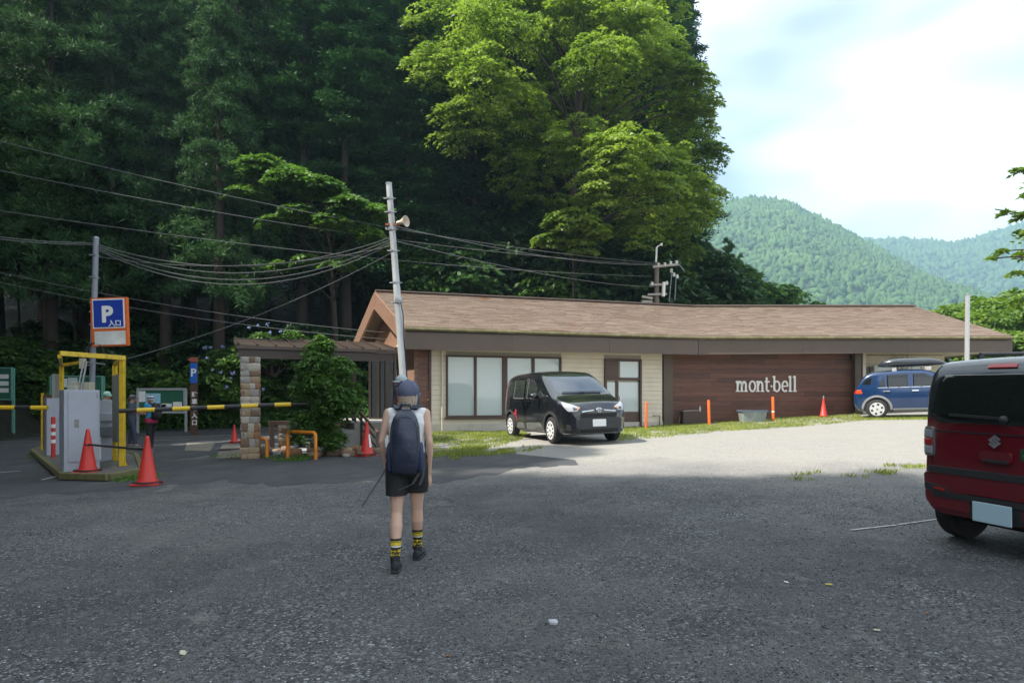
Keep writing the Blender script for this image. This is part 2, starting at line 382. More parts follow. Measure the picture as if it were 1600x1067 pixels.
def broadleaf(name, base, lumps, r, lm, n_spray, per, leaf, label, group=None, fork=.35, twigs=3, bark=None, cat='tree', **kw):
    """tree with trunk, limbs to each lump of foliage, and a crown of leaf sprays; lumps are in world space"""
    base = Vector(base); root = empty(name, base, 0, label, cat, group)
    Ls = [(x-base.x, y-base.y, z-base.z, q) for x, y, z, q in lumps]
    V, Fq, p = spray_crown(Ls, n_spray, per, leaf, **kw)
    top = max(l[2]+l[3]*.3 for l in Ls); cx = sum(l[0] for l in Ls)/len(Ls)*.5; cy = sum(l[1] for l in Ls)/len(Ls)*.5
    mb = MB(); fk = Vector((cx*.4, cy*.4, top*fork)); mb.tube([(0, 0, -.3), (cx*.05, cy*.05, top*.08), fk*.6+Vector((0, 0, 0)), fk, Vector((cx, cy, top*.72)), Vector((cx*1.2, cy*1.2, top*.95))], [r*1.35, r*1.05, r*.9, r*.8, r*.4, r*.1], 10)
    for l in Ls:
        c = Vector(l[:3]); t = min(.85, max(fork, (c.z/top)*.75)); s0 = fk.lerp(Vector((cx, cy, top*.72)), max(0, (t-fork)/max(.05, .72-fork))) if t > fork else fk
        limb(mb, s0, c, r*.24, r*.07)
        for _ in range(twigs):
            e = p[rng.integers(len(p))]; e = Vector(e)
            if (e-c).length < l[3]*1.6: limb(mb, c, e, r*.07, r*.02, .05, 5, 4)
    mb.build('trunk', bark or BARK, root, True, 60)
    obj('crown', npmesh('crown', V, Fq), lm, root); return root
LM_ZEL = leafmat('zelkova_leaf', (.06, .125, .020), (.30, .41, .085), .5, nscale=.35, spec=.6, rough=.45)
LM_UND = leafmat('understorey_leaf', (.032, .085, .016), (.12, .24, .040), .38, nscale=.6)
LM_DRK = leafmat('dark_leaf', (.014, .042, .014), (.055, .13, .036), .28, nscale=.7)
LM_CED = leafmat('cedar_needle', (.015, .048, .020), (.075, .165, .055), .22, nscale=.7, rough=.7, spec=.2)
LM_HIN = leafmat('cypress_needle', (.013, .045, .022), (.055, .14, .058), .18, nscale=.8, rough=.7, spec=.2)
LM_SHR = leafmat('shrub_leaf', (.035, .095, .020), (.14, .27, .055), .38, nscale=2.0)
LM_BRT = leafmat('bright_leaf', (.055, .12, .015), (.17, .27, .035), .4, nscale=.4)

def cedar_meshes(H, hb, R, nb, seedv, flat=False):
    """a conifer: trunk mesh, crown mesh of brush-like clumps on drooping branches"""
    r_ = np.random.default_rng(seedv); tr = MB(); rb = .012*H+.06
    bend = r_.normal(size=2)*.15
    tr.tube([(bend[0]*math.sin(3*t), bend[1]*math.sin(2.5*t), t*H-.3) for t in np.linspace(0, 1, 9)], [rb*(1.25 if t == 0 else 1-t*.93) for t in np.linspace(0, 1, 9)], 9)
    C = []; D_ = []; SZ = []
    for i in range(nb):
        t = r_.random()**1.05; h = hb+(H-hb)*t; Lb = (R*(1-t)**.75+.35)*r_.uniform(.65, 1.15); a = r_.random()*2*pi
        o = np.array([math.cos(a), math.sin(a), 0]); dr = -.28*Lb if not flat else -.12*Lb
        P0 = np.array([0, 0, h]); tip = P0+o*Lb+np.array([0, 0, dr])
        if i % 2 == 0: limb(tr, P0, tip, .035, .012, .1, 4, 3)
        for s in ((.14, .36, .5, .62, .74, .86, .97) if not flat else (.15, .4, .55, .7, .85, 1.0)):
            sd_ = np.array([-o[1], o[0], 0])*r_.normal()*.26*Lb*s*.6; q = P0+(tip-P0)*s+np.array([0, 0, .1*Lb*math.sin(pi*s)-.10*abs(sd_).sum()])+sd_+r_.normal(size=3)*.07
            C.append(q); D_.append(o*.8+np.array([0, 0, .55 if not flat else .05])); SZ.append(r_.uniform(.40, .66)*(.75+.35*(1-t)))
    C = np.array(C); D_ = np.array(D_); SZ = np.array(SZ); K = 46 if not flat else 40; n = len(C)*K; q = np.repeat(np.arange(len(C)), K)
    if not flat:
        d = r_.normal(size=(n, 3))*.75+D_[q]; d /= np.linalg.norm(d, axis=1, keepdims=True); ln = SZ[q]*r_.uniform(.35, .75, n)
        V, Fq = quads(C[q]+d*(SZ[q]*r_.uniform(.25, .8, n))[:, None]+r_.normal(size=(n, 3))*.05, r_.normal(size=(n, 3)), ln, .05*r_.uniform(.7, 1.3, n), d)
    else:
        d = r_.normal(size=(n, 3))*np.array([1, 1, .22]); d /= np.linalg.norm(d, axis=1, keepdims=True); rr = np.sqrt(r_.random(n))*SZ[q]*1.15
        nn = r_.normal(size=(n, 3))*.35+np.array([0, 0, 1]); pp = C[q]+d*rr[:, None]; pp[:, 2] -= .25*rr
        V, Fq = quads(pp, nn, .25*r_.uniform(.7, 1.2, n), .10*r_.uniform(.7, 1.2, n), d)
    return tr.mesh('trunk', True, 60), npmesh('crown', V, Fq)
CED = [cedar_meshes(22, 4.8, 2.9, 170, 1), cedar_meshes(24, 6.0, 2.6, 170, 2), cedar_meshes(20, 4.5, 3.0, 175, 3)]
HIN = [cedar_meshes(22, 5.0, 2.4, 165, 4, True), cedar_meshes(23, 4.0, 2.6, 165, 5, True)]
LM_FAR = LM_CED
def conifer(x, y, h, kind, label, group, k=None, name='cedar_tree'):
    src = CED if kind == 'c' else HIN; i = random.randrange(len(src)) if k is None else k; t, c = src[i]; H0 = [22, 24, 20][i] if kind == 'c' else [22, 23][i]
    root = empty(name, (x, y, tz(x, y)-.1), random.random()*6.28, label, 'tree', group); s = h/H0; root.scale = (s*random.uniform(.92, 1.15), s*random.uniform(.92, 1.15), s)
    obj('trunk', t, BARK, root); obj('crown', c, LM_CED if kind == 'c' else LM_HIN, root); return root
# cedar plantation on the hillside
for row, (dy, step) in enumerate([(1.8, 2.9), (5.2, 3.0), (9.5, 3.4), (14.5, 3.6), (20, 4.2), (27, 5.0)]):
    x = -29.0-row*3
    while x < 5.5+row*2.5:
        y = float(edge_y(x))+dy+random.uniform(-1.0, 1.0)
        xx = x+random.uniform(-.7, .7); px = 800+F*xx/y
        if px < -120 or (row == 0 and px > 440): x += step; continue
        hk = 'h' if px > 470 else 'c'
        h = random.uniform(21.5, 24.5)+row*.6
        if row == 0 and px > 200: h = random.uniform(18, 22)
        if hk == 'c': conifer(xx, y, h, 'c', 'tall dark cedar with brushy clumps crowding the wooded hillside behind the road', 'cedars on the hillside')
        else: conifer(xx, y, h, 'h', 'tall dark cypress with flat sprays on the hillside behind the long roof', 'cypresses on the hillside', name='cypress_tree')
        x += step*random.uniform(.85, 1.15)
# tall cedars along the left edge of the car park (they shade it), lower ones where the road comes in
for x in np.arange(-18.5, -32, -3.3):
    for y in np.arange(-21, 30, 3.2):
        xx = float(x)+random.uniform(-.8, .8); yy = float(y)+random.uniform(-.8, .8)
        tall = yy < 1.8
        h = random.uniform(35, 39) if tall else (random.uniform(24, 30) if yy < 9 else random.uniform(19, 21))
        if yy > 3 and 800+F*(xx+(4.2 if tall else 3.0))/yy > 0: continue
        conifer(xx, yy, h, 'c', 'very tall cedar on the bank beside the car park' if tall else 'cedar on the bank where the road comes in', 'cedars beside the car park' if tall else 'cedars beside the entrance')
for x_, y_ in ((-8.6, 47), (-6.4, 51), (-10.5, 53), (-4.2, 49), (-7.5, 57), (-12.5, 49)): conifer(x_, y_, 27, 'h', 'tall dark cypress with flat sprays on the hillside behind the long roof', 'cypresses on the hillside', name='cypress_tree')
# conifers further along the valley, beyond the building
for px, py, D, h in ((1138, 372, 70, 15.5), (1122, 392, 66, 13.5), (1156, 396, 74, 13), (1110, 380, 62, 16), (1172, 425, 80, 11), (1095, 372, 58, 17), (1190, 440, 88, 10.5), (1082, 360, 60, 18), (1064, 372, 55, 16)):
    p = at(px, py, D); o = conifer(p.x, D, h, 'c', 'pointed conifer standing on the far slope beyond the roof', 'conifers beyond the roof', name='conifer_tree'); o.location.z = p.z-h

def lp(px, py, D, rpx): v = at(px, py, D); return (v.x, v.y, v.z, rpx/F*D)
zel = []
for px, py, D, r in ((700, 40, 37, 62), (775, 45, 33, 70), (690, 110, 35, 55), (765, 120, 32, 62), (735, 190, 35, 62), (815, 175, 36, 58), (850, 60, 40, 62), (905, 20, 36, 66),
                     (930, 95, 33, 60), (985, 45, 36, 62), (1010, 110, 38, 52), (1035, 70, 42, 40), (1085, 125, 38, 34), (1098, 175, 40, 30), (1050, 170, 41, 40), (1085, 235, 41, 36), (880, 150, 41, 60), (955, 175, 40, 50),
                     (905, 225, 34, 58), (975, 235, 32, 60), (1040, 260, 35, 56), (1085, 300, 37, 42), (1095, 340, 38, 32), (940, 290, 33, 55), (1010, 305, 34, 58), (1060, 345, 37, 50), (1065, 395, 38, 36),
                     (800, 260, 36, 46), (850, 235, 38, 50), (830, 300, 38, 40), (995, 365, 36, 42), (890, 330, 38, 44), (800, -20, 38, 70), (900, -50, 38, 80), (985, -40, 38, 60), (720, -40, 38, 60), (1030, 20, 39, 40), (1058, 105, 38, 42), (1092, 150, 39, 38), (1098, 250, 40, 42), (1100, 310, 39, 38), (1075, 205, 41, 42), (1060, 430, 38, 30)):
    zel.append(lp(px, py, D, r))
broadleaf('zelkova_tree', (2.6, 40, tz(2.6, 40)), zel, .42, LM_ZEL, 2500, 50, .22, 'huge spreading tree with sunlit yellow-green leaves towering over the long roof', fork=.34, twigs=7, spread=.30, shell=.55, droop=.4)
# the smaller broad-leaved trees below the cedars
und = [lp(px, py, D, r) for px, py, D, r in ((410, 258, 31, 34), (455, 275, 30, 34), (500, 290, 30, 34), (545, 318, 29.5, 30), (590, 330, 29.5, 26), (470, 330, 30, 28), (520, 345, 29.5, 26), (575, 362, 29.5, 22), (385, 300, 31.5, 28), (430, 345, 30.5, 24), (600, 385, 30, 18), (480, 405, 30.5, 22), (530, 412, 30, 22), (440, 415, 31, 18))]
broadleaf('maple_tree', (-8.4, 33, tz(-8.4, 33)), und, .17, LM_UND, 520, 44, .26, 'mid green layered maple spreading below the cedars behind the leaning pole', twigs=4, spread=.55, squash=.4, shell=.7)
u2 = [lp(px, py, D, r) for px, py, D, r in ((892, 348, 33.5, 40), (930, 360, 33.5, 26), (860, 378, 34, 26), (905, 385, 33.5, 24))]
broadleaf('young_zelkova', (3.2, 36.2, tz(3.2, 36.2)), u2, .09, LM_ZEL, 130, 50, .24, 'small bright tree catching sun behind the roof below the huge tree', twigs=3, spread=.5, squash=.5)
for px, r, D, py in ((20, 34, 34, 330), (70, 34, 34, 315), (110, 30, 34, 330), (300, 44, 34, 300), (330, 38, 33.5, 380), (260, 36, 34, 420), (180, 30, 34, 420)):
    p = at(px, py, D); b_ = (p.x, D+.5, tz(p.x, D+.5)); q = r/F*D
    lm = [(p.x+random.uniform(-1, 1)*q, D+random.uniform(-.6, .6), p.z+random.uniform(-1.1, .9)*q, q*random.uniform(.5, .8)) for _ in range(7)]
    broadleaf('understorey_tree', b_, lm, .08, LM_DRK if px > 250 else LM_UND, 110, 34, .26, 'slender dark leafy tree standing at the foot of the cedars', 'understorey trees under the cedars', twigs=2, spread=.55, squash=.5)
# bushes that climb the slope behind the roof and behind the road
def bush_src(seed, r, leafm, leaf, ns, per, squash=.8):
    random.seed(seed); lm = [(random.uniform(-.7, .7)*r, random.uniform(-.6, .6)*r, random.uniform(.3, 1.15)*r, r*random.uniform(.4, .62)) for _ in range(9)]
    V, Fq, p = spray_crown(lm, ns, per, leaf, spread=.5, squash=squash, shell=.6, upn=.9); mb = MB()
    for l in lm: limb(mb, (l[0]*.1, l[1]*.1, -.2), l[:3], .04*r, .012*r, .05, 5, 4)
    return mb.mesh('stems', True, 60), npmesh('crown', V, Fq)
BUSH = [bush_src(s, 1.5, None, .2, 230, 36) for s in (11, 12, 13)]
def bush(x, y, s, m, label, group, k=None, z=None, name='bush', bush_list=None):
    src = bush_list or BUSH; st, cr = src[k if k is not None else random.randrange(len(src))]
    root = empty(name, (x, y, (tz(x, y) if z is None else z)-.1), random.random()*6.28, label, 'bush', group); root.scale = (s*random.uniform(.9, 1.2), s*random.uniform(.9, 1.2), s)
    obj('stems', st, BARK, root); o = obj('crown', cr.copy() if cr.materials and cr.materials[0] is not m else cr, m, root); return root
BUSHM = {}
def bushm(m):
    if m.name not in BUSHM: BUSHM[m.name] = [(st.copy(), cr.copy()) for st, cr in BUSH]
    return BUSHM[m.name]
random.seed(21)
for x in np.arange(-23, -3.5, 1.35):
    y = float(edge_y(x))+random.uniform(.4, 1.4)
    if 800+F*x/y < -40: continue
    bush(float(x), y, random.uniform(.8, 1.25), LM_UND, 'dense green bush on the bank behind the notice boards', 'bushes on the bank', bush_list=bushm(LM_UND))
for x in np.arange(-24, -2.5, 1.8):
    for dy in (3.0, 5.5):
        y = float(edge_y(x))+dy+random.uniform(-.6, .6)
        if 800+F*x/y < -40: continue
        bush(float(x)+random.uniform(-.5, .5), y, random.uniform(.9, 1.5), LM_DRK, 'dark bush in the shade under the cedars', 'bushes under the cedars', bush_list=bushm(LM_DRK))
for px, py, D, s in ((640, 430, 38, 1.7), (690, 425, 38, 1.6), (740, 405, 39, 2.2), (790, 395, 40, 2.4), (840, 400, 39.5, 2.4), (885, 425, 38.5, 1.8), (930, 410, 39.5, 2.3), (975, 420, 39.5, 2.2), (1075, 425, 44, 2.2), (1040, 400, 46, 2.6),
                     (720, 350, 42, 2.4), (770, 335, 43, 2.4), (820, 340, 43, 2.3), (660, 340, 42, 2.2), (1110, 440, 50, 2.3), (1145, 455, 58, 2.4), (1180, 462, 66, 2.5), (1215, 466, 75, 2.6)):
    p = at(px, py, D); bright = px == 690
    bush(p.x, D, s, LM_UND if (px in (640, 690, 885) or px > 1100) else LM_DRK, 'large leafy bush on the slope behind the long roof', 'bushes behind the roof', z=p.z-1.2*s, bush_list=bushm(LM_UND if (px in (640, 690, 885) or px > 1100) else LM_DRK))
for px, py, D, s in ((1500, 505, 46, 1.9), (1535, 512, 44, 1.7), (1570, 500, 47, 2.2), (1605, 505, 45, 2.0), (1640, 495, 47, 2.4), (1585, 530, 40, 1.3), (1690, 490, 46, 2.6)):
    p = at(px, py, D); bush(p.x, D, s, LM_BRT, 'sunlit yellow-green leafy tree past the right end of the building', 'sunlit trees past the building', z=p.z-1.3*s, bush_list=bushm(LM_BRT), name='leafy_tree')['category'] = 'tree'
# cherry boughs reaching in from a tree at the right
ch = [lp(px, py, D, r) for px, py, D, r in ((1590, 265, 13, 12), (1575, 330, 12.5, 13), (1598, 335, 12.6, 14), (1555, 327, 12.4, 7), (1590, 362, 12.6, 12), (1568, 392, 12.2, 14), (1595, 398, 12.5, 16), (1548, 404, 12.2, 9), (1590, 425, 12.4, 13), (1612, 300, 13, 20), (1630, 360, 13, 26), (1650, 270, 13, 30), (1680, 330, 13, 40), (1720, 240, 13.5, 50), (1780, 300, 13, 60), (1800, 200, 13.5, 60), (1700, 420, 13, 36), (1590, 470, 12.5, 8))]
bx = (1760-800)/F*13.2
broadleaf('cherry_tree', (bx, 13.2, tz(bx, 13.2)), ch, .14, LM_BRT, 420, 26, .12, 'leafy cherry tree whose thin boughs reach over the parked cars', fork=.4, twigs=6, spread=.75, squash=.3, shell=.9, droop=.5)
# ------------------------------------------------------------------ mountains with their forest
def vnoise(x, y, s, seed):
    r = np.random.default_rng(seed); t = r.random((64, 64)); X = x/s; Y = y/s; xi = np.floor(X).astype(int); yi = np.floor(Y).astype(int); fx = X-xi; fy = Y-yi
    fx = fx*fx*(3-2*fx); fy = fy*fy*(3-2*fy); A = lambda i, j: t[i % 64, j % 64]
    return (A(xi, yi)*(1-fx)+A(xi+1, yi)*fx)*(1-fy)+(A(xi, yi+1)*(1-fx)+A(xi+1, yi+1)*fx)*fy
LM_MTN = leafmat('mountain_foliage', (.020, .058, .020), (.070, .138, .034), .1, nscale=.03, rough=.8)
_ic = bmesh.new(); bmesh.ops.create_icosphere(_ic, subdivisions=2, radius=1); _ic.verts.index_update()
ICV = np.array([v.co[:] for v in _ic.verts]); ICF = np.array([[v.index for v in f.verts] for f in _ic.faces]); _ic.free()
def mountain(name, sil, D0, Dc, seed, crown, ncrown, pxr):
    px = np.array([s[0] for s in sil], float); py = np.array([s[1] for s in sil], float)
    def surf(u, v):
        """u photo column, v 0 foot .. 1 crest .. 1.6 behind"""
        D = D0+(Dc-D0)*v; X = (u-800)/F*(Dc+(D-Dc)*.75)
        zc = EYE+(HOR-5-np.interp(u, px, py))/F*Dc
        prof = np.where(v <= 1, np.clip(v, 0, 1)**.85, 1-(v-1)*.8)
        spur = (vnoise(X, D*.35, 80, seed)-.5)*46*np.sin(np.clip(v, 0, 1)*pi)+(vnoise(X, D, 22, seed+1)-.5)*7*np.sin(np.clip(v, 0, 1)*pi)
        return X, D, -2+(zc+2)*prof+spur
    us = np.linspace(pxr[0], pxr[1], 140); vs = np.linspace(0, 1.6, 60); U, Vv = np.meshgrid(us, vs, indexing='ij'); X, D, Z = surf(U, Vv); n = len(vs)
    ii, jj = np.meshgrid(np.arange(len(us)-1), np.arange(n-1), indexing='ij')
    tag(obj(name, npmesh(name, np.stack([X, D, Z], -1).reshape(-1, 3), np.stack([ii*n+jj, (ii+1)*n+jj, (ii+1)*n+jj+1, ii*n+jj+1], -1).reshape(-1, 4), True), mat('forest_floor', (.02, .04, .014), var=.3, scale=.05)), kind='structure')
    u = rng.uniform(pxr[0], pxr[1], ncrown); v = np.sqrt(rng.random(ncrown))*1.04; X, D, Z = surf(u, v)
    nv = len(ICV); r = crown*rng.uniform(.65, 1.3, ncrown); tall = np.where(rng.random(ncrown) < .35, 1.7, 1.0)
    jit = 1+rng.normal(size=(ncrown, nv, 1))*.16; P = ICV[None]*jit
    con = (tall > 1.2)[:, None]; P[:, :, 0] *= np.where(con, .75*(1-.45*ICV[None, :, 2]), 1); P[:, :, 1] *= np.where(con, .75*(1-.45*ICV[None, :, 2]), 1)
    P = P*r[:, None, None]; P[:, :, 2] *= tall[:, None]; P += np.stack([X, D, Z+r*.55], 1)[:, None, :]
    Fc = (ICF[None]+np.arange(ncrown)[:, None, None]*nv).reshape(-1, 3)
    tag(obj('mountain_forest', npmesh('mountain_forest', P.reshape(-1, 3), Fc), LM_MTN), 'hazy green forest covering the %s' % ('nearer rounded mountain' if D0 < 600 else 'farther ridge'), 'forest', kind='stuff')
mountain('mountain', [(700, 400), (900, 350), (1050, 322), (1120, 317), (1160, 311), (1190, 309), (1225, 315), (1260, 330), (1290, 345), (1320, 360), (1350, 377), (1385, 394), (1420, 414), (1455, 436), (1500, 458), (1550, 480), (1600, 502), (1700, 545), (1900, 590)],
         480, 860, 5, 3.6, 9500, (1020, 1740))
mountain('ridge', [(1100, 390), (1300, 378), (1360, 373), (1400, 371), (1440, 375), (1490, 378), (1520, 372), (1560, 360), (1600, 349), (1660, 335), (1750, 320), (1900, 330), (2100, 400)],
         1000, 1500, 9, 5.6, 5200, (1250, 1900))
# haze in the valley air
hz = MB(); hz.box((300, 850, 190), (2700, 1900, 450))
hm = bpy.data.materials.new('haze'); hm.use_nodes = True; hn = hm.node_tree; hn.nodes.clear()
ho = hn.nodes.new('ShaderNodeOutputMaterial'); hv = hn.nodes.new('ShaderNodeVolumePrincipled')
hv.inputs['Color'].default_value = (.50, .80, 1, 1); hv.inputs['Density'].default_value = .00048; hv.inputs['Anisotropy'].default_value = .3
hn.links.new(hv.outputs[0], ho.inputs['Volume'])
HAZE = tag(hz.build('haze', hm), 'pale blue haze filling the valley in front of the mountains', 'haze', kind='stuff')
# ------------------------------------------------------------------ the long low building
U = Vector((.951, .308, 0)).normalized(); VV = Vector((-U.y, U.x, 0))
E0 = Vector((-3.41, 21.8, 0)); E1 = Vector((6.85, 25.12, 0)); E2 = Vector((18.4, 25.1, 0))
R0 = Vector((-5.09, 25.43, 5.56)); R1 = Vector((7.9, 29.64, 5.56)); R2 = Vector((17.45, 29.6, 5.56))
B0 = Vector((-6.77, 29.06, 0)); B1 = Vector((8.95, 34.2, 0)); B2 = Vector((18.4, 34.1, 0))
ZE, ZB, ZB2 = 3.87, 3.17, 3.30       # eave top, fascia bottom (left, right end)
BW = empty('long_building', (0, 0, 0), 0, 'long low building with brown shingle roof, cream siding and dark wood panel', 'building')
BROWN = mat('brown_metal_fascia', (.105, .075, .055), rough=.5, var=.12, scale=1.5, dirt=(.05, .045, .03), dirtamt=.4, dscale=.8)
BROWN2 = mat('brown_trim', (.070, .036, .024), rough=.55, var=.2, scale=4)
ORNG = mat('gable_paint', (.22, .125, .085), rough=.65, var=.15, scale=2, dirt=(.12, .06, .04), dirtamt=.5)
CREAM = mat('cream_siding', (.66, .60, .47), rough=.6, var=.08, scale=2, bump=.1, bscale=30, dirt=(.36, .33, .26), dirtamt=.35, dscale=1.2)
def shingle_mat():
    m = bpy.data.materials.new('roof_shingle'); m.use_nodes = True; nt = m.node_tree; b = nt.nodes['Principled BSDF']; L = nt.links.new
    ge = nd(nt, 'ShaderNodeNewGeometry'); tc = nd(nt, 'ShaderNodeTexCoord')
    r = nd(nt, 'ShaderNodeValToRGB'); e = r.color_ramp.elements; e[0].color = (.225, .168, .130, 1); e[1].color = (.285, .222, .178, 1); L(ge.outputs['Random Per Island'], r.inputs[0])
    n = nd(nt, 'ShaderNodeTexNoise'); setin(n, Scale=.8, Detail=8.0, Roughness=.7); L(tc.outputs['Object'], n.inputs['Vector'])
    mr = nd(nt, 'ShaderNodeMapRange'); setin(mr, From_Min=.56, From_Max=.66, To_Min=0.0, To_Max=.95); L(n.outputs['Fac'], mr.inputs['Value'])
    sx = nd(nt, 'ShaderNodeSeparateXYZ'); L(tc.outputs['Object'], sx.inputs[0]); mx = nd(nt, 'ShaderNodeMapRange'); setin(mx, From_Min=7.0, From_Max=-1.0, To_Min=0.05, To_Max=1.0); L(sx.outputs[0], mx.inputs['Value'])
    mu = nd(nt, 'ShaderNodeMath', operation='MULTIPLY'); L(mr.outputs[0], mu.inputs[0]); L(mx.outputs[0], mu.inputs[1])
    a = nd(nt, 'ShaderNodeMix', data_type='RGBA'); L(mu.outputs[0], a.inputs['Factor']); L(r.outputs[0], a.inputs['A']); a.inputs['B'].default_value = (.22, .105, .045, 1)
    n2 = nd(nt, 'ShaderNodeTexNoise'); setin(n2, Scale=90.0, Detail=3.0); L(tc.outputs['Object'], n2.inputs['Vector'])
    a2 = nd(nt, 'ShaderNodeMix', data_type='RGBA', blend_type='OVERLAY'); a2.inputs['Factor'].default_value = .6; L(a.outputs['Result'], a2.inputs['A']); L(n2.outputs['Fac'], a2.inputs['B'])
    L(a2.outputs['Result'], b.inputs['Base Color']); b.inputs['Roughness'].default_value = .85; return m
SHING = shingle_mat()
def at3(a, z): return Vector((a.x, a.y, z))
# roof deck (front and back slopes) and overlapping shingle courses
rf = MB()
ef = [at3(E0, ZE), at3(E1, ZE), at3(E2, ZE)]; rg = [R0, R1, R2]; bk = [at3(B0, ZE), at3(B1, ZE), at3(B2, ZE)]
top = ef+rg+bk; low = [p-Vector((0, 0, .16)) for p in top]
rf.add(top+low, [(0, 1, 4, 3), (1, 2, 5, 4), (3, 4, 7, 6), (4, 5, 8, 7), (9, 12, 13, 10), (10, 13, 14, 11), (12, 15, 16, 13), (13, 16, 17, 14), (0, 9, 10, 1), (1, 10, 11, 2), (6, 7, 16, 15), (7, 8, 17, 16), (0, 3, 12, 9), (3, 6, 15, 12), (2, 11, 14, 5), (5, 14, 17, 8)])
roof = rf.build('roof', mat('roof_deck', (.12, .085, .07), rough=.8), BW)
NC = 42
def courses(lo, hi, name):
    sh = MB(); n = (hi[0]-lo[0]).cross(lo[1]-lo[0]).normalized(); n = n if n.z > 0 else -n
    for i in range(NC):
        for s in range(2):
            a0, a1, b0, b1 = lo[s], lo[s+1], hi[s], hi[s+1]; Ls = (a1-a0).length; u = random.uniform(-.5, 0)
            nn = (b0-a0).cross(a1-a0).normalized(); nn = nn if nn.z > 0 else -nn
            while u < Ls:
                w = random.choice((.3, .45, .6, .45)); t0, t1 = max(0, u)/Ls, min(Ls, u+w-.012)/Ls; u += w
                if t1 <= t0: continue
                v0 = max(0, (i-.12+random.uniform(-.05, .05))/NC); v1 = min(1, (i+1.0)/NC); hgt = .024+random.uniform(0, .007)
                P = lambda t, v, h: a0.lerp(a1, t).lerp(b0.lerp(b1, t), v)+nn*h
                sh.add([P(t0, v0, hgt), P(t1, v0, hgt), P(t1, v1, .006), P(t0, v1, .006), P(t0, v0, .002), P(t1, v0, .002)], [(0, 1, 2, 3), (4, 5, 1, 0), (0, 3, 4), (1, 5, 2)])
    o = sh.build('shingle_courses', SHING, roof); o['kind'] = 'stuff'; return o
random.seed(5); courses(ef, rg, 'front'); courses(bk, rg, 'back')
rc = MB()
rc.bar(R0+Vector((0, 0, .04)), R1+Vector((0, 0, .04)), .34, .05); rc.bar(R1+Vector((0, 0, .043)), R2+Vector((0, 0, .043)), .34, .05)
rc.build('ridge_cap', mat('ridge_cap', (.17, .125, .105), rough=.7, var=.2), roof)
# fascia boards in panels, gutter
def fascia(a, b, zb0, zb1, n, th=.10):
    d = (b-a).normalized(); nrm = Vector((d.y, -d.x, 0))
    for i in range(n):
        t0, t1 = i/n, (i+1)/n-.0006; p, q = a.lerp(b, t0), a.lerp(b, t1); z0, z1 = zb0+(zb1-zb0)*t0, zb0+(zb1-zb0)*t1; mb = MB()
        mb.add([at3(p, z0), at3(q, z1), at3(q, ZE-.10), at3(p, ZE-.10), at3(p, z0)-nrm*th, at3(q, z1)-nrm*th, at3(q, ZE-.10)-nrm*th, at3(p, ZE-.10)-nrm*th],
               [(0, 1, 2, 3), (4, 7, 6, 5), (0, 4, 5, 1), (3, 2, 6, 7), (0, 3, 7, 4), (1, 5, 6, 2)]); mb.build('fascia_panel', BROWN, BW)
fascia(E0, E1, ZB, ZB+.03, 3); fascia(E1+Vector((.01, 0, 0)), E2, ZB+.03, ZB2, 3); fascia(E2, B2, ZB2, ZB2, 2); fascia(B2, B1, ZB, ZB, 2); fascia(B1, B0, ZB, ZB, 2)
gm = mat('mossy_gutter', (.115, .10, .045), rough=.7, var=.5, scale=5, dirt=(.25, .24, .12), dirtamt=.8, dscale=3)
nf = -VV*.06
gu = MB(); gu.tube([at3(E0, ZE-.06)+nf, at3(E1, ZE-.06)+nf, at3(E2, ZE-.06)+Vector((0, -.06, 0))], .055, 8); gu.build('gutter', gm, BW, True)
# soffit
so = MB()
def wallpt(t, back=.9): return E0+U*t+VV*back
so.add([at3(E0, ZB+.14), at3(E1, ZB+.14), at3(B1, ZB+.14), at3(B0, ZB+.14)], [(0, 1, 2, 3)]); so.add([at3(E1, ZB+.16), at3(E2, ZB+.16), at3(B2, ZB+.16), at3(B1, ZB+.16)], [(0, 1, 2, 3)])
so.build('soffit', mat('soffit_board', (.5, .44, .27), rough=.7), BW)
# gable end: barge boards and gable wall
GW = (E0-B0).normalized(); gn = Vector((-.907, -.42, 0))
def barge(a, b, w=.55, th=.09):
    mb = MB(); dn = Vector((0, 0, -w)); mb.add([a, b, b+dn*1.12, a+dn, a-gn*th, b-gn*th, b+dn*1.12-gn*th, a+dn-gn*th], [(0, 1, 2, 3), (4, 7, 6, 5), (0, 4, 5, 1), (3, 2, 6, 7), (0, 3, 7, 4), (1, 5, 6, 2)])
    return mb.build('barge_board', ORNG, BW)
ov = gn*.05
barge(at3(E0, ZE-.02)+ov, R0+ov+Vector((0, 0, -.02))); barge(at3(B0, ZE-.02)+ov, R0+ov*1.04+Vector((0, 0, -.021)))
# gable wall set back under the overhang
w0 = wallpt(.443); gb = .95
gwF = Vector((w0.x, w0.y, 0)); gdir = (B0-E0).normalized(); gwB = gwF+gdir*6.2; gm_ = gwF.lerp(gwB, .5)
mb = MB(); th = Vector((.18, .08, 0)); zt = 3.6; zr = 5.0
prof = [at3(gwF, .1), at3(gwB, .1), at3(gwB, zt), at3(gm_, zr), at3(gwF, zt)]
mb.add(prof+[p+th for p in prof], [(0, 1, 2, 3, 4), (9, 8, 7, 6, 5)]+[(i, (i+1) % 5, 5+(i+1) % 5, 5+i) for i in range(5)])
gw = mb.build('gable_wall', ORNG, BW)
wd = MB(); p0 = gwF+gdir*1.0; p1 = gwF+gdir*2.0
wd.bar(at3(p0, 1.2)+gn*.02, at3(p1, 1.2)+gn*.02, .05, 0.06); wd.bar(at3(p0, 2.95)+gn*.02, at3(p1, 2.95)+gn*.02, .05, .06)
for q in (p0, p1): wd.bar(at3(q, 1.17)+gn*.025, at3(q, 2.98)+gn*.025, .05, .06, up=gdir)
wf = wd.build('gable_window', BROWN2, BW)
GLASS = glassmat('dark_window_glass', (.03, .035, .04), .03)
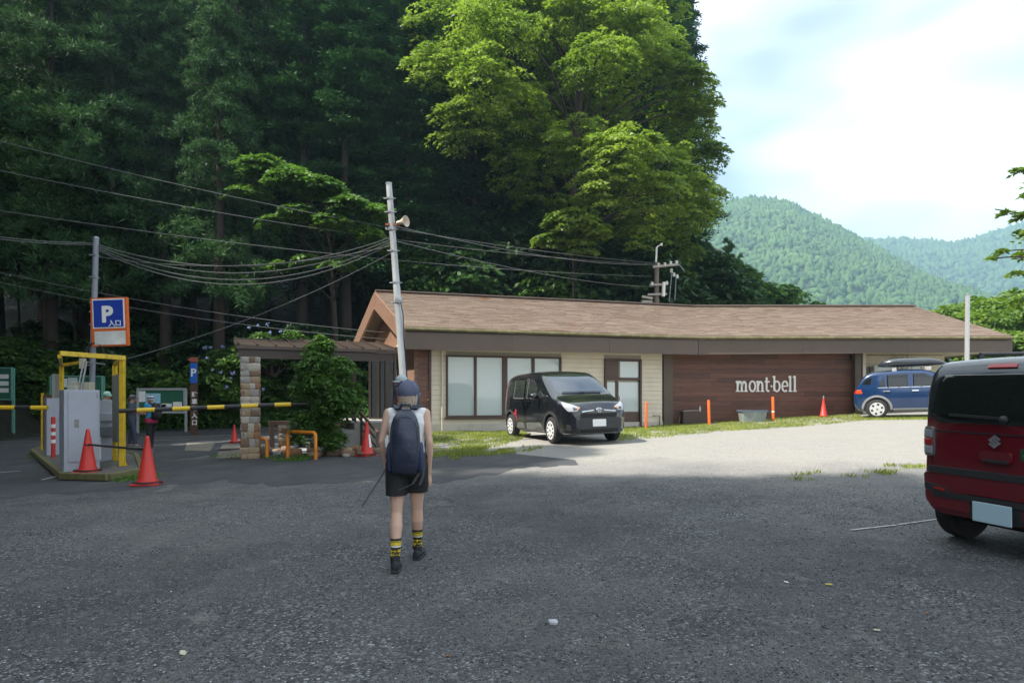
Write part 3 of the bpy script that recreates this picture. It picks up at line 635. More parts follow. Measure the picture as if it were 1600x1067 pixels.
pn = MB(); pn.add([at3(p0, 1.2)+gn*.012, at3(p1, 1.2)+gn*.012, at3(p1, 2.95)+gn*.012, at3(p0, 2.95)+gn*.012], [(0, 1, 2, 3)]); pn.build('pane', GLASS, wf)
lm_ = MB(); lpos = at3(gwF+gdir*1.3, 3.42)+gn*.16
lm_.lathe([(.02, .1), (.05, .1), (.11, -.08), (.12, -.1)], 14, lpos); lm_.bar(lpos, lpos-gn*.16, .03); lm_.build('gable_lamp', mat('white_enamel', (.75, .75, .72), rough=.4), BW, True)

# ---- front wall of the left wing, in wall coordinates t (along U) and z
def wt(px):
    k = (px-800)/F; p = wallpt(0); return (k*p.y-p.x)/(U.x-k*U.y)
def wz(px, py): p = wallpt(wt(px)); return EYE-(py-HOR)/F*p.y
def wrect(px0, px1, py0, py1): return wt(px0), wt(px1), wz((px0+px1)/2, py1), wz((px0+px1)/2, py0)
ang = math.atan2(U.y, U.x); WM = Matrix.Translation(wallpt(0)) @ Matrix.Rotation(ang, 4, 'Z')     # local x = t, local -y = outwards
def wobj(mb, name, m, parent=BW, **k):
    o = mb.build(name, m, parent, **k); o.matrix_local = WM if parent is BW else Matrix.Identity(4); return o
fw = MB(); fw.box(((.443+9.83)/2, .14, 1.75), (9.83-.443, .2, 3.3)); wobj(fw, 'front_wall', mat('wall_backing', (.4, .37, .3), rough=.8))
t_cream = wt(671.5); t_end = wt(1035)
win = wrect(697, 876.5, 556.5, 651); dor = wrect(944, 1001.5, 561, 667)
zf = .50
# siding boards
bh = .165; z = zf+.22; i = 0; random.seed(3)
def board(t0, t1, z0, m, h=bh, name='siding_board'):
    if t1-t0 < .03: return
    mb = MB(); L_ = t1-t0-.004; y0 = .036; mb.add([(t0, y0, z0), (t1-.004, y0, z0), (t1-.004, y0, z0+h-.008), (t0, y0, z0+h-.008), (t0, 0.0, z0), (t1-.004, 0.0, z0), (t1-.004, .016, z0+h-.008), (t0, .016, z0+h-.008)],
        [(4, 5, 6, 7), (0, 4, 7, 3), (1, 2, 6, 5), (3, 7, 6, 2), (0, 1, 5, 4)]); wobj(mb, name, m)
while z < 3.28:
    segs = [(t_cream, t_end)]
    for w in (win, dor):
        if z < w[3] and z+bh > w[2]:
            segs = [s for a, b in segs for s in ((a, min(b, w[0])), (max(a, w[1]), b)) if s[1]-s[0] > .02]
    for a, b in segs:
        if b-a > 5: c = a+(b-a)*random.choice((.4, .5, .62)); board(a, c, z, CREAM); board(c, b, z, CREAM)
        else: board(a, b, z, CREAM)
    z += bh
ba = MB(); ba.box(((t_cream+t_end)/2, .01, zf+.05), (t_end-t_cream, .10, .34)); wobj(ba, 'base_course', mat('cream_plinth', (.5, .47, .40), rough=.7, var=.12, dirt=(.2, .17, .11), dirtamt=.6))
WOOD = []
for i, c in enumerate(((.150, .060, .037), (.130, .052, .033), (.170, .069, .042), (.105, .043, .029))):
    WOOD.append(mat('dark_wood_%s' % 'abcd'[i], c, rough=.5, var=.45, scale=3, stretch=(1, 6, 14), bump=.15, bscale=20, dirt=(.025, .014, .012), dirtamt=.7, dscale=1.2))
z = zf
while z < 3.25:
    board(.445, t_cream, z, random.choice(WOOD[:3]), .19, 'wood_plank'); z += .19
co = MB(); co.box((t_cream, -.004, 1.95), (.09, .09, 2.7)); wobj(co, 'corner_post', BROWN2)
dp = MB(); dp.tube([(wt(690), -.05, zf), (wt(690), -.05, 3.2)], .028, 8); wobj(dp, 'drain_pipe', CREAM, smooth=True)
FROST = glassmat('frosted_glass', (.46, .54, .53), .04, .9)
def window(r, mull, name='window', extra=()):
    t0, t1, z0, z1 = r; w = .055; mb = MB()
    for z in (z0+w/2, z1-w/2): mb.box(((t0+t1)/2, 0.0, z), (t1-t0, .14, w))
    for t in (t0+w/2, t1-w/2): mb.box((t, 0.0, (z0+z1)/2), (w, .14, z1-z0-2*w))
    f = wobj(mb, name, BROWN2); xs = [t0+w]
    for a, b in mull:
        m2 = MB(); m2.box(((a+b)/2, .006, (z0+z1)/2), (b-a, .10, z1-z0-2*w)); wobj(m2, 'mullion', BROWN2, f); xs += [a, b]
    xs.append(t1-w)
    for a, b in zip(xs[::2], xs[1::2]):
        m3 = MB(); m3.box(((a+b)/2, .034, (z0+z1)/2), (b-a, .012, z1-z0-2*w)); wobj(m3, 'pane', FROST, f)
    return f
w1 = window(win, [(wt(741), wt(744.5)), (wt(785), wt(792.5)), (wt(831), wt(835))])
sl = MB(); sl.box(((win[0]+win[1])/2, -.06, win[2]-.03), (win[1]-win[0]+.12, .16, .06)); wobj(sl, 'sill', BROWN2, w1)
t0, t1, z0, z1 = dor; DR = MB()
for t in (t0+.04, t1-.04): DR.box((t, -.004, (z0+z1)/2), (.08, .15, z1-z0))
for z in (z1-.04, wz(972, 592)): DR.box(((t0+t1)/2, -.002, z), (t1-t0-.16, .13, .08))
dr = wobj(DR, 'door', BROWN2)
def dpart(px0, px1, py0, py1, name, m, th=.03, y=.02):
    a, b, c, d = wrect(px0, px1, py0, py1); mb = MB(); mb.box(((a+b)/2, y, (c+d)/2), (b-a, th, d-c)); return wobj(mb, name, m, dr)
dpart(947.5, 967, 564, 590, 'transom_panel', mat('brown_panel', (.085, .05, .036), rough=.5)); dpart(969, 998, 565, 590, 'transom_pane', FROST)
dpart(948, 961.5, 597, 643, 'side_pane', FROST); dpart(961.5, 966, 595, 664, 'stile', BROWN2, .06, .0); dpart(966.3, 998, 597, 643, 'pane', FROST, .02, .03); dpart(948, 961.3, 643.3, 664, 'lower_panel', MATS['brown_panel']); dpart(966.3, 998, 643.3, 664, 'lower_panel', MATS['brown_panel']); dpart(968, 970.5, 619, 624, 'handle', mat('steel', (.55, .55, .55), rough=.3, metal=1), .05, -.02)
# ---- right wing: brown posts, dark wood panel with lettering, recessed end wall
YP = 26.05
def rx(px, y=YP): return (px-800)/F*y
x0, x1 = rx(1050), rx(1333)
for a, b in ((1035.5, 1050), (1333, 1342)):
    mb = MB(); mb.box(((rx(a)+rx(b))/2, YP-.02, 1.8), (rx(b)-rx(a), .3, 3.0)); mb.build('wall_post', BROWN, BW)
pb = MB(); pb.box(((x0+x1)/2, YP+.16, 1.8), (x1-x0, .1, 3.1)); pb.build('panel_backing', mat('panel_shadow_gap', (.02, .012, .01), rough=.9), BW)
pm = {}
random.seed(9); z = .42; ph = .178
while z < 3.3:
    x = x0-random.uniform(0, 2.2)
    while x < x1:
        w = random.choice((1.82, 2.4, 1.82, 2.75)); a, b = max(x, x0), min(x+w-.006, x1); x += w
        if b-a < .1: continue
        mb = MB(); mb.box(((a+b)/2, YP+.09+random.uniform(-.003, .003), z+ph/2), (b-a, .05, ph-.007)); mb.build('wood_plank', random.choice(WOOD), BW)
    z += ph
# recessed cream end wall
ye = 27.3; xa, xb = rx(1342, ye)-.2, 17.3; mb = MB(); mb.box(((xa+xb)/2, ye+.15, 2), (xb-xa, .2, 2.9)); mb.build('end_wall', MATS['wall_backing'], BW)
z = .8
while z < 3.25:
    mb = MB(); L_ = xb-xa; mb.add([(xa, ye+.04, z), (xb, ye+.04, z), (xb, ye+.04, z+.16), (xa, ye+.04, z+.16), (xa, ye, z), (xb, ye, z), (xb, ye+.016, z+.16), (xa, ye+.016, z+.16)], [(4, 5, 6, 7), (0, 4, 7, 3), (1, 2, 6, 5), (3, 7, 6, 2), (0, 1, 5, 4)]); mb.build('siding_board', CREAM, BW); z += .167
mb = MB(); mb.box(((x1+.02+xa)/2+.1, (YP+ye)/2, 2), (.12, ye-YP, 2.7)); mb.build('return_wall', CREAM, BW)
for k, (px, w, h, zc) in enumerate(((1350, .22, .42, 2.62), (1359, .2, .36, 2.68))):
    mb = MB(); mb.box((rx(px, ye), ye-.1, zc), (w, .16, h), bevel=.03); mb.lathe([(.07, 0), (.075, -.04), (.02, -.05)], 12, (rx(px, ye), ye-.18, zc+.04), 'y'); mb.build('meter_box', mat('meter_grey', (.10, .10, .09), rough=.5), BW)
wx0, wx1 = rx(1366, ye), rx(1440, ye); mb = MB()
for xx in (wx0, (wx0+wx1)/2, wx1): mb.box((xx, ye-.02, 2.2), (.06, .1, 1.35))
for zz in (1.52, 2.88): mb.box(((wx0+wx1)/2, ye-.02, zz), (wx1-wx0+.06, .09, .06))
ew = mb.build('window', mat('white_frame', (.6, .6, .57), rough=.5), BW)
mb = MB(); mb.box(((wx0+wx1)/2, ye-.01, 2.2), (wx1-wx0-.05, .02, 1.3)); mb.build('pane', FROST, ew)
for px in (1404, 1411, 1418, 1424):
    mb = MB(); mb.tube([(rx(px, ye-.2), ye-.25, 2.6), (rx(px, ye-.2), ye-.25, 3.28)], .04, 8); mb.build('vent_pipe', mat('pale_pipe', (.5, .5, .42), rough=.5), BW, True)
mb = MB(); mb.tube([(rx(1060), YP-.12, .66), (rx(1062), YP-.14, .98), (rx(1068), YP-.12, 1.12), (rx(1080), YP-.1, 1.13), (rx(1094), YP-.1, 1.13)], .016, 6); mb.build('tap_pipe', mat('pale_pipe', (.5, .5, .42)), BW, True)
mb = MB(); mb.tube([(wt(1020), -.02, .95), (wt(1020), -.09, .95), (wt(1029), -.09, .95), (wt(1029), -.09, .55)], .018, 6); wobj(mb, 'tap_pipe', mat('rust_pipe', (.12, .09, .06), rough=.6), smooth=True)
# water trough corner beside the tap
mb = MB(); mb.box((rx(1082), YP-.35, g(rx(1082), YP)+.22), (1.0, .5, .5), bevel=.02); tag(mb.build('brown_basin', mat('basin', (.07, .045, .035), rough=.6)), 'low dark brown basin below the wood panel beside a bent tap pipe', 'basin')
mb = MB(); bp_ = Vector((rx(1090.5), YP-.3, g(rx(1082), YP)+.475)); mb.lathe([(.035, 0), (.037, .12), (.018, .16), (.018, .2)], 12, bp_); tag(mb.build('spray_bottle', mat('bottle_plastic', (.6, .62, .62), rough=.3), None, True), 'small pale bottle standing on the dark brown basin', 'bottle')

# white lettering on the panel: stems with slab serifs and round bowls
WH = mat('white_lettering', (.82, .82, .80), rough=.4, var=.03)
SG = empty('wall_lettering', (rx(1150), YP+.045, wz(1040, 612)+.0), 0, 'white raised serif letters reading mont-bell on the dark wood panel', 'sign')
SG.location.z = EYE-(612-HOR)/F*YP
XH, BH, ST = .42, .61, .092      # x-height, ascender, stem width
def stroke_box(mb, x, z, w, h, y=.044): mb.box((x+w/2, -.0, z+h/2), (w, y, h))
def ring(mb, cx, cz, rx_, rz_, tx, tz_, a0=0, a1=2*pi, n=24):
    full = abs(a1-a0) > 6.2; P = []
    for i in range(n+(0 if full else 1)):
        a = a0+(a1-a0)*i/n; P.append((cx+rx_*math.cos(a), cz+rz_*math.sin(a), cx+(rx_-tx)*math.cos(a), cz+(rz_-tz_)*math.sin(a)))
    m = len(P); vs = []
    for o0, o1, i0, i1 in P: vs += [(o0, -.025, o1), (i0, -.025, i1), (o0, .025, o1), (i0, .025, i1)]
    fs = []
    for i in range(m if full else m-1):
        j = (i+1) % m; a, b = i*4, j*4; fs += [(a, b, b+1, a+1), (a+2, a+3, b+3, b+2), (a, a+2, b+2, b), (a+1, b+1, b+3, a+3)]
    if not full: fs += [(0, 1, 3, 2), ((m-1)*4, (m-1)*4+2, (m-1)*4+3, (m-1)*4+1)]
    mb.add(vs, fs)
def stem(mb, x, h, foot=True, head=True, w=ST):
    stroke_box(mb, x, .03, w, h-.03)
    if foot: stroke_box(mb, x-.045, 0, w+.09, .045, .054)
    if head: mb.add([(x-.05, -.026, h-.07), (x, -.026, h-.085), (x+.01, -.026, h), (x-.05, -.026, h-.02), (x-.05, .026, h-.07), (x, .026, h-.085), (x+.01, .026, h), (x-.05, .026, h-.02)], [(0, 1, 2, 3), (4, 7, 6, 5), (0, 4, 5, 1), (1, 5, 6, 2), (2, 6, 7, 3), (3, 7, 4, 0)])
def arch(mb, x, w): ring(mb, x+w/2, XH-.19, w/2, .19, ST*.95, .08, 0, pi*.98, 12)
def letter(kind, x):
    mb = MB()
    if kind == 'm': stem(mb, x, XH); arch(mb, x+.03, .27); stem(mb, x+.03+.27-ST, XH-.17, True, False); arch(mb, x+.03+.27-.06, .27); stem(mb, x+.03+.27-.06+.27-ST, XH-.17, True, False); w = .58
    if kind == 'o': ring(mb, x+.19, XH/2, .19, XH/2+.012, ST*.95, .06); w = .40
    if kind == 'n': stem(mb, x, XH); arch(mb, x+.03, .29); stem(mb, x+.03+.29-ST, XH-.17, True, False); w = .38
    if kind == 't': stroke_box(mb, x+.04, .08, ST, .47, .040); stroke_box(mb, x-.02, XH-.065, .25, .06, .054); ring(mb, x+.04+.12, .12, .12, .13, ST*.95, .07, pi, pi*1.75, 8); w = .27
    if kind == '.': mb.lathe([(.001, -.025), (.042, -.025), (.042, .025), (.001, .025)], 14, (x+.04, 0, XH*.5), 'y'); w = .12
    if kind == 'b': stem(mb, x, BH, False); ring(mb, x+.17, XH/2, .19, XH/2+.012, ST*.95, .06); w = .38
    if kind == 'e': ring(mb, x+.18, XH/2, .18, XH/2+.012, ST*.9, .06, .12, pi*1.72, 20); stroke_box(mb, x+.07, XH*.5-.02, .27, .05, .046); w = .38
    if kind == 'l': stem(mb, x, BH); w = .21
    mb.build('letter', WH, SG); return w+.02
x = .05
for k in 'mont.bell': x += letter(k, x)
SG.scale = (2.40/x, 1, 1.0)
# ------------------------------------------------------------------ canopy, stair and stone pillar at the entrance
DBR = mat('dark_brown_steel', (.050, .034, .027), rough=.5, var=.25, scale=4)
CONC = mat('concrete', (.30, .30, .28), rough=.85, var=.2, scale=3, bump=.2, bscale=50, dirt=(.14, .14, .11), dirtamt=.5)
CA = Vector((-6.1, 15.75, 0)); CB = Vector((-3.08, 17.1, 0)); cd = (CB-CA).normalized(); cn = Vector((-cd.y, cd.x, 0)); CLn = (CB-CA).length; depth = 2.1
CN = empty('entrance_canopy', CA, math.atan2(cd.y, cd.x), 'dark brown canopy with ribbed metal roof leading to the gable entrance', 'canopy')
zr0, zr1 = 2.80, 3.16
mb = MB(); mb.add([(-.25, -.12, zr0), (CLn+.2, -.12, zr0), (CLn+.2, depth, zr1), (-.25, depth, zr1), (-.25, -.12, zr0-.07), (CLn+.2, -.12, zr0-.07), (CLn+.2, depth, zr1-.07), (-.25, depth, zr1-.07)], [(0, 1, 2, 3), (4, 7, 6, 5), (0, 4, 5, 1), (1, 5, 6, 2), (2, 6, 7, 3), (3, 7, 4, 0)])
cr = mb.build('roof', mat('brown_sheet_roof', (.065, .046, .038), rough=.35, var=.2, scale=2, metal=.3), CN)
for i in range(10):
    x = -.2+i*(CLn+.35)/9; mb = MB(); mb.bar((x, -.12, zr0+.02), (x, depth, zr1+.02), .035, .05); mb.build('roof_seam', MATS['brown_sheet_roof'], cr)
for y, z in ((0, 2.62), (depth-.2, 2.9)):
    mb = MB(); mb.box((CLn/2-.05, y, z), (CLn+.3, .12, .2)); mb.build('beam', DBR, CN)
for x, y, zb in ((.05, 0, 2.42), (CLn-.05, 0, .4), (CLn-.5, depth-.2, .3), (.05, depth-.2, .2)):
    mb = MB(); mb.box((x, y, (zb+2.55)/2), (.11, .11, 2.55-zb)); mb.build('post', DBR, CN)
mb = MB(); mb.tube([(CLn+.14, -.02, 2.72), (CLn+.12, -.02, .5)], .035, 8); mb.build('down_pipe', DBR, CN, True)
# rubble stone pillar
PP = gp(391, 716); SP = empty('stone_pillar', PP, .35, 'square rubble stone pillar of brown and grey stones holding up the canopy', 'pillar')
ph_ = 2.30; mb = MB(); mb.box((0, 0, ph_/2-.05), (.33, .33, ph_+.1)); mb.build('mortar_core', mat('mortar', (.19, .17, .14), rough=.95, var=.3, scale=12, bump=.4), SP)
STONE = [mat('stone_%s' % n, c, rough=.9, var=.4, scale=9, bump=.5, bscale=25) for n, c in (('rust', (.30, .155, .085)), ('tan', (.34, .25, .16)), ('grey', (.30, .29, .26)), ('brown', (.19, .125, .085)), ('pale', (.44, .40, .34)))]
def rock_mesh(seed, jit=.16, sub=2):
    r = np.random.default_rng(seed); bm = bmesh.new(); bmesh.ops.create_cube(bm, size=1); bmesh.ops.subdivide_edges(bm, edges=bm.edges[:], cuts=sub, use_grid_fill=True)
    for v in bm.verts:
        c = v.co; m = max(abs(c.x), abs(c.y), abs(c.z)); s = c.length; k = .55+.45*(.5/s if s else 1)*1.45
        v.co = c*k+Vector(r.normal(size=3))*jit*.22
    for f in bm.faces: f.smooth = True
    me = bpy.data.meshes.new('stone'); bm.to_mesh(me); bm.free(); return me
RK = {}
def rock(k, m):
    if (k, m.name) not in RK: me = rock_mesh(40+k); me.materials.append(m); RK[(k, m.name)] = me
    return RK[(k, m.name)]
random.seed(31); z = 0
while z < ph_-.06:
    h = random.uniform(.12, .2); h = min(h, ph_-z)
    for side in range(4):
        a = side*pi/2; u = -.19
        while u < .17:
            w = random.uniform(.11, .22); w = min(w, .19-u) if .19-u-w > .07 else .19-u
            o = obj('stone', rock(random.randrange(5), random.choice(STONE)), None, SP); c = Vector((u+w/2, -.158, z+h/2)); c.rotate(Euler((0, 0, a))); o.location = c
            o.rotation_euler = (random.uniform(-.06, .06), random.uniform(-.08, .08), a); o.scale = (w*1.02, .1, h*1.0); u += w
    z += h
# platform, steps and railing at the entrance
PL = Vector((-2.75, 19.6, 0)); zp = .98
pt = empty('entrance_platform', (0, 0, 0), 0, 'concrete entrance platform with steps at the gable end', 'platform')
M0 = Matrix.Rotation(math.atan2(cd.y, cd.x), 4, 'Z'); M0.translation = CA
def lb(c, d, name, m, parent): mb = MB(); mb.box(c, d); o = mb.build(name, m, parent); o.matrix_local = M0; return o
lb((CLn+.2, 2.4, zp/2), (2.0, 4.2, zp), 'slab', CONC, pt)
for i in range(3): lb((CLn-.95-i*.3, .95, (zp-.17*(i+1))/2), (.3, 1.4, zp-.17*(i+1)), 'step', CONC, pt)
RL = empty('stair_railing', (0, 0, 0), 0, 'dark metal railing with sloping bars beside the entrance steps', 'railing')
ra = at(541, 618, 17.6); rb_ = at(590, 676, 16.6)
for k in range(6):
    mb = MB(); d = Vector((0, 0, -.19*k)); mb.bar(ra+d, rb_+d, .05 if k == 0 else .025, .06 if k == 0 else .04); mb.build('handrail' if k == 0 else 'rail_bar', mat('railing_brown', (.11, .066, .045), rough=.5) if k == 0 else mat('railing_dark', (.055, .04, .032), rough=.5), RL)
for t in (0.02, .5, .98):
    p = ra.lerp(rb_, t); mb = MB(); mb.bar(p, Vector((p.x, p.y, g(p.x, p.y))), .05, .05, up=(1, 0, 0)); mb.build('baluster', MATS['railing_dark'], RL)
# entrance screen of dark glass beyond the canopy
es = empty('entrance_screen', (0, 0, 0), 0, 'dark glazed entrance screen in brown frames under the gable', 'entrance')
s0, s1 = at(578, 600, 20.2), at(617, 600, 19.8); sd = (s1-s0); sd.z = 0
for t in (0, .34, .67, 1):
    p = s0+sd*t; mb = MB(); mb.bar((p.x, p.y, .5), (p.x, p.y, 2.95), .07, .07, up=(1, 0, 0)); mb.build('frame_post', DBR, es)
mb = MB(); mb.bar(Vector((s0.x, s0.y, 2.9)), Vector((s1.x, s1.y, 2.9)), .08, .1); mb.bar(Vector((s0.x, s0.y, 1.0)), Vector((s1.x, s1.y, 1.0)), .06, .06); mb.build('rail', DBR, es)
for t in (0.02, .35, .68):
    p, q = s0+sd*t, s0+sd*(t+.31); mb = MB(); mb.add([(p.x, p.y+.01, 1.03), (q.x, q.y+.01, 1.03), (q.x, q.y+.01, 2.85), (p.x, p.y+.01, 2.85)], [(0, 1, 2, 3)]); mb.build('pane', GLASS, es)
# bench-like counter, slab, short stone posts under the canopy
fl = gp(450, 703); lbv = MB(); 
cs = empty('canopy_slab', (0, 0, 0), 0, 'grey concrete floor slab under the canopy behind the rocks', 'slab'); lb((1.55, 1.25, .12), (2.6, 1.9, .42), 'slab', mat('slab_grey', (.32, .34, .36), rough=.6, var=.15, scale=2), cs)
ct = empty('timber_bench', (0, 0, 0), 0, 'weathered brown timber bench rail on stone stubs under the canopy', 'bench')
lb((1.55, 1.05, .98), (2.0, .14, .10), 'top_rail', mat('weathered_timber', (.12, .072, .052), rough=.7, var=.3, scale=3, stretch=(1, 6, 6)), ct)
lb((1.75, 1.5, .76), (1.5, .08, .26), 'back_board', DBR, ct)
for x, y in ((.62, 1.05), (2.45, 1.05)): lb((x, y, .62), (.11, .11, .70), 'post', MATS['weathered_timber'], ct)
for x in (.95, 2.2):
    for k in range(5):
        o = obj('stone', rock(k % 5, STONE[(k+int(x)) % 5]), None, ct); o.matrix_local = M0 @ Matrix.Translation((x, 1.5, .42+k*.115)) @ Matrix.Diagonal((.26, .26, .14, 1))
# rocks edging the planted strip
random.seed(77)
for i in range(34):
    t = random.random(); p = gp(405+t*180, 714-random.uniform(0, 9)); s = random.uniform(.10, .24)
    o = obj('edging_rock', rock(random.randrange(5), random.choice((STONE[1], STONE[3], STONE[3], STONE[2], STONE[0]))), None); o.location = p+Vector((0, 0, s*.22)); o.scale = (s*1.3, s, s*.75); o.rotation_euler = (random.uniform(-.3, .3), random.uniform(-.3, .3), random.random()*6)
    tag(o, 'rough brown-grey rock edging the planted strip behind the orange hoops', 'rock', 'rocks along the planted strip')
# leafy shrub beside the steps, other plants
def shrub(px, py, top, w, label, name='shrub', m=None, D=None, n=260, leaf=.075):
    b = gp(px, py); D = b.y; hh = (py-top)/F*D; r = w/F*D/2
    lm = []
    for i in range(34):
        t = (i+.5)/34; k = float(np.interp(t, [0, .12, .35, .6, .85, 1], [.5, .6, .95, 1.0, .7, .15]))
        lm.append((b.x+random.uniform(-1, 1)*r*k*.85, b.y+random.uniform(-1, 1)*r*k*.8, b.z+hh*(.08+.90*t), r*random.uniform(.30, .5)*(.4+.6*k)))
    return broadleaf(name, b, lm, .022, m or LM_SHR, n, 26, leaf, label, fork=.12, twigs=4, cat='shrub', spread=.7, squash=.8, shell=.8)
random.seed(8)
shrub(507, 712, 524, 92, 'tall leafy green shrub growing in front of the canopy beside the steps', n=900, leaf=.10)
shrub(515, 712, 650, 40, 'low leafy shrub at the foot of the tall shrub by the railing', n=80)
shrub(468, 700, 672, 34, 'small leafy plant behind the orange hoops', n=60)
def grass_tuft(name, p, n, h, r, m, label):
    a = rng.random(n)*2*pi; rr = np.sqrt(rng.random(n))*r; C = np.stack([np.cos(a)*rr, np.sin(a)*rr, np.full(n, h*.45)], 1); d = np.stack([np.cos(a)*.45, np.sin(a)*.45, np.ones(n)], 1)+rng.normal(size=(n, 3))*.15
    V, Fq = quads(C, np.cross(d, rng.normal(size=(n, 3))), h*rng.uniform(.6, 1.2, n), .016, d); o = obj(name, npmesh(name, V, Fq), m); o.location = p; return tag(o, label, 'plant')
grass_tuft('grass_tuft', gp(400, 712), 160, .3, .16, leafmat('tuft_leaf', (.10, .2, .09), (.25, .38, .2), .3), 'pale tuft of narrow grass beside the stone pillar')
# orange U-shaped hoops
OR = mat('orange_paint', (.72, .24, .015), rough=.4, var=.12, scale=6, dirt=(.2, .07, .02), dirtamt=.6, dscale=4)
def hoop(a, b, h, label):
    a, b = Vector(a), Vector(b); d = (b-a); r = .09; P = [a-Vector((0, 0, .1))]
    u = d.normalized()
    P.append(a+Vector((0, 0, h-r)))
    for k in range(1, 7): q = pi/2*k/6; P.append(a+u*(r-r*math.cos(q))+Vector((0, 0, h-r+r*math.sin(q))))
    for k in range(0, 7): q = pi/2*k/6; P.append(b-u*(r-r*math.sin(q))+Vector((0, 0, b.z*0+h-r+r*math.cos(q)+(a.z-b.z))))
    P.append(b-Vector((0, 0, .1))); mb = MB(); mb.tube(P, .038, 10); o = mb.build('hoop_barrier', OR, None, True); tag(o, label, 'barrier', 'orange hoops at the kerb'); return o
hoop(gp(449.5, 716), gp(493, 718), .60, 'orange U-shaped hoop barrier in front of the rocks and shrub')
hoop(gp(386, 716), gp(417, 715), .46, 'smaller orange hoop barrier at the foot of the stone pillar')

# ------------------------------------------------------------------ cones, bollards, bins
RED = mat('cone_red', (.50, .024, .016), rough=.5, var=.12, scale=5, dirt=(.3, .03, .02), dirtamt=.5, dscale=5); BLK = mat('black_rubber', (.018, .018, .018), rough=.7, var=.3)
WHT = mat('white_paint', (.75, .75, .73), rough=.5, var=.08)
def cone(p, h, label, rz=0.0, sticker=False, cap=False, group='red traffic cones'):
    root = empty('traffic_cone', p, rz, label, 'traffic cone', group); s = h/.7; mb = MB()
    mb.lathe([(.145*s, .03*s), (.15*s, .055*s), (.125*s, .075*s), (.03*s, .66*s), (.026*s, .69*s), (.012*s, .70*s)], 20); mb.build('cone', RED, root, True, 50)
    mb = MB(); mb.box((0, 0, .016*s), (.37*s, .37*s, .03*s), bevel=.012); mb.build('foot', RED, root)
    mb = MB(); mb.lathe([(.15*s, .031*s), (.205*s, .031*s), (.205*s, .047*s), (.15*s, .047*s)], 20, closed=True); mb.build('weight_ring', BLK, root)
    if sticker:
        mb = MB(); vs = []
        for i in range(5):
            a = -1.75+i*.16
            for zz in (.18*s, .44*s): rr = (.125-(zz/s-.075)*.1624)*s+.003; vs.append((rr*math.cos(a), rr*math.sin(a), zz))
        mb.add(vs, [(2*i, 2*i+2, 2*i+3, 2*i+1) for i in range(4)]); mb.build('white_label', mat('label_paper', (.72, .72, .70), rough=.6, var=.2, scale=40), root)
    if cap: mb = MB(); mb.lathe([(.02, .69*s), (.028, .72*s), (.022, .78*s), (.005, .79*s)], 10); mb.build('cap_lamp', mat('grey_plastic', (.25, .25, .25), rough=.5), root, True)
    return root
def gd(px, D): x = (px-800)/F*D; return Vector((x, D, g(x, D)))
def cone_px(px, top, bot, label, lift=0, D=None, **k):
    p = gp(px, bot-2, lift) if D is None else gd(px, D); bot = bot if D is None else HOR+(EYE-p.z)*F/D; return cone(p, (bot-top)/F*p.y, label, random.random(), **k)
c1 = cone_px(137, 672, 740, 'red traffic cone tied to a bar, standing on the kerbed island', lift=.10); c2 = cone_px(230, 683, 759, 'red traffic cone tied to a bar, standing off the island')
a = c1.location+Vector((0.02, -.03, .56)); b = c2.location+Vector((0, 0, .6)); mb = MB()
mb.tube([a.lerp(b, t) for t in np.linspace(0, 1, 9)], .022, 8)
for q in (a, b): mb.lathe([(.05, -.012), (.062, -.012), (.062, .012), (.05, .012)], 14, q, closed=True)
tag(mb.build('cone_bar', mat('black_bar', (.02, .02, .022), rough=.5, var=.4, scale=30), None, True), 'black plastic bar linking the two large red cones', 'bar')
cone_px(573, 661, 714, 'red traffic cone with a white paper label near the steps', sticker=True)
cone_px(30, 635, 665, 'small red traffic cone below the green timetable board'); cone_px(304, 650, 676, 'small red traffic cone at the foot of the brown post sign'); cone_px(366, 665, 694, 'small red traffic cone beside the stone pillar'); cone_px(1287, 622, 650, 'narrow red cone with a grey cap against the dark wood panel', cap=True, D=25.3)
OB = mat('orange_bollard', (.78, .13, .02), rough=.4, var=.1)
def bollard(px, top, bot, dia, tilt, label, band=True, D=None):
    p = gp(px, bot) if D is None else gd(px, D); bot = bot if D is None else HOR+(EYE-p.z)*F/D; h = (bot-top)/F*p.y; root = empty('bollard_post', p, 0, label, 'bollard', 'orange posts in front of the building'); root.rotation_euler = (0, tilt, 0); mb = MB()
    mb.lathe([(dia/2, -.1), (dia/2, h-.02), (dia*.42, h), (.01, h+.005)], 14); mb.build('post', OB, root, True, 50)
    if band: mb = MB(); mb.lathe([(dia/2+.002, h*.36), (dia/2+.002, h*.42)], 14); mb.build('reflective_band', WHT, root, True)
bollard(761, 631, 673, .10, -.12, 'leaning orange post on the grass beside the black minivan'); bollard(1009.5, 628, 667, .09, .02, 'upright orange post in front of the cream wall by the door', False, D=24.2)
bollard(1108.5, 625, 662, .10, -.03, 'upright orange post before the dark wood panel beside the basin', False, D=24.6); bollard(1208.5, 620, 653, .10, -.02, 'orange post with white band before the dark panel beside the grey tub', D=24.8)
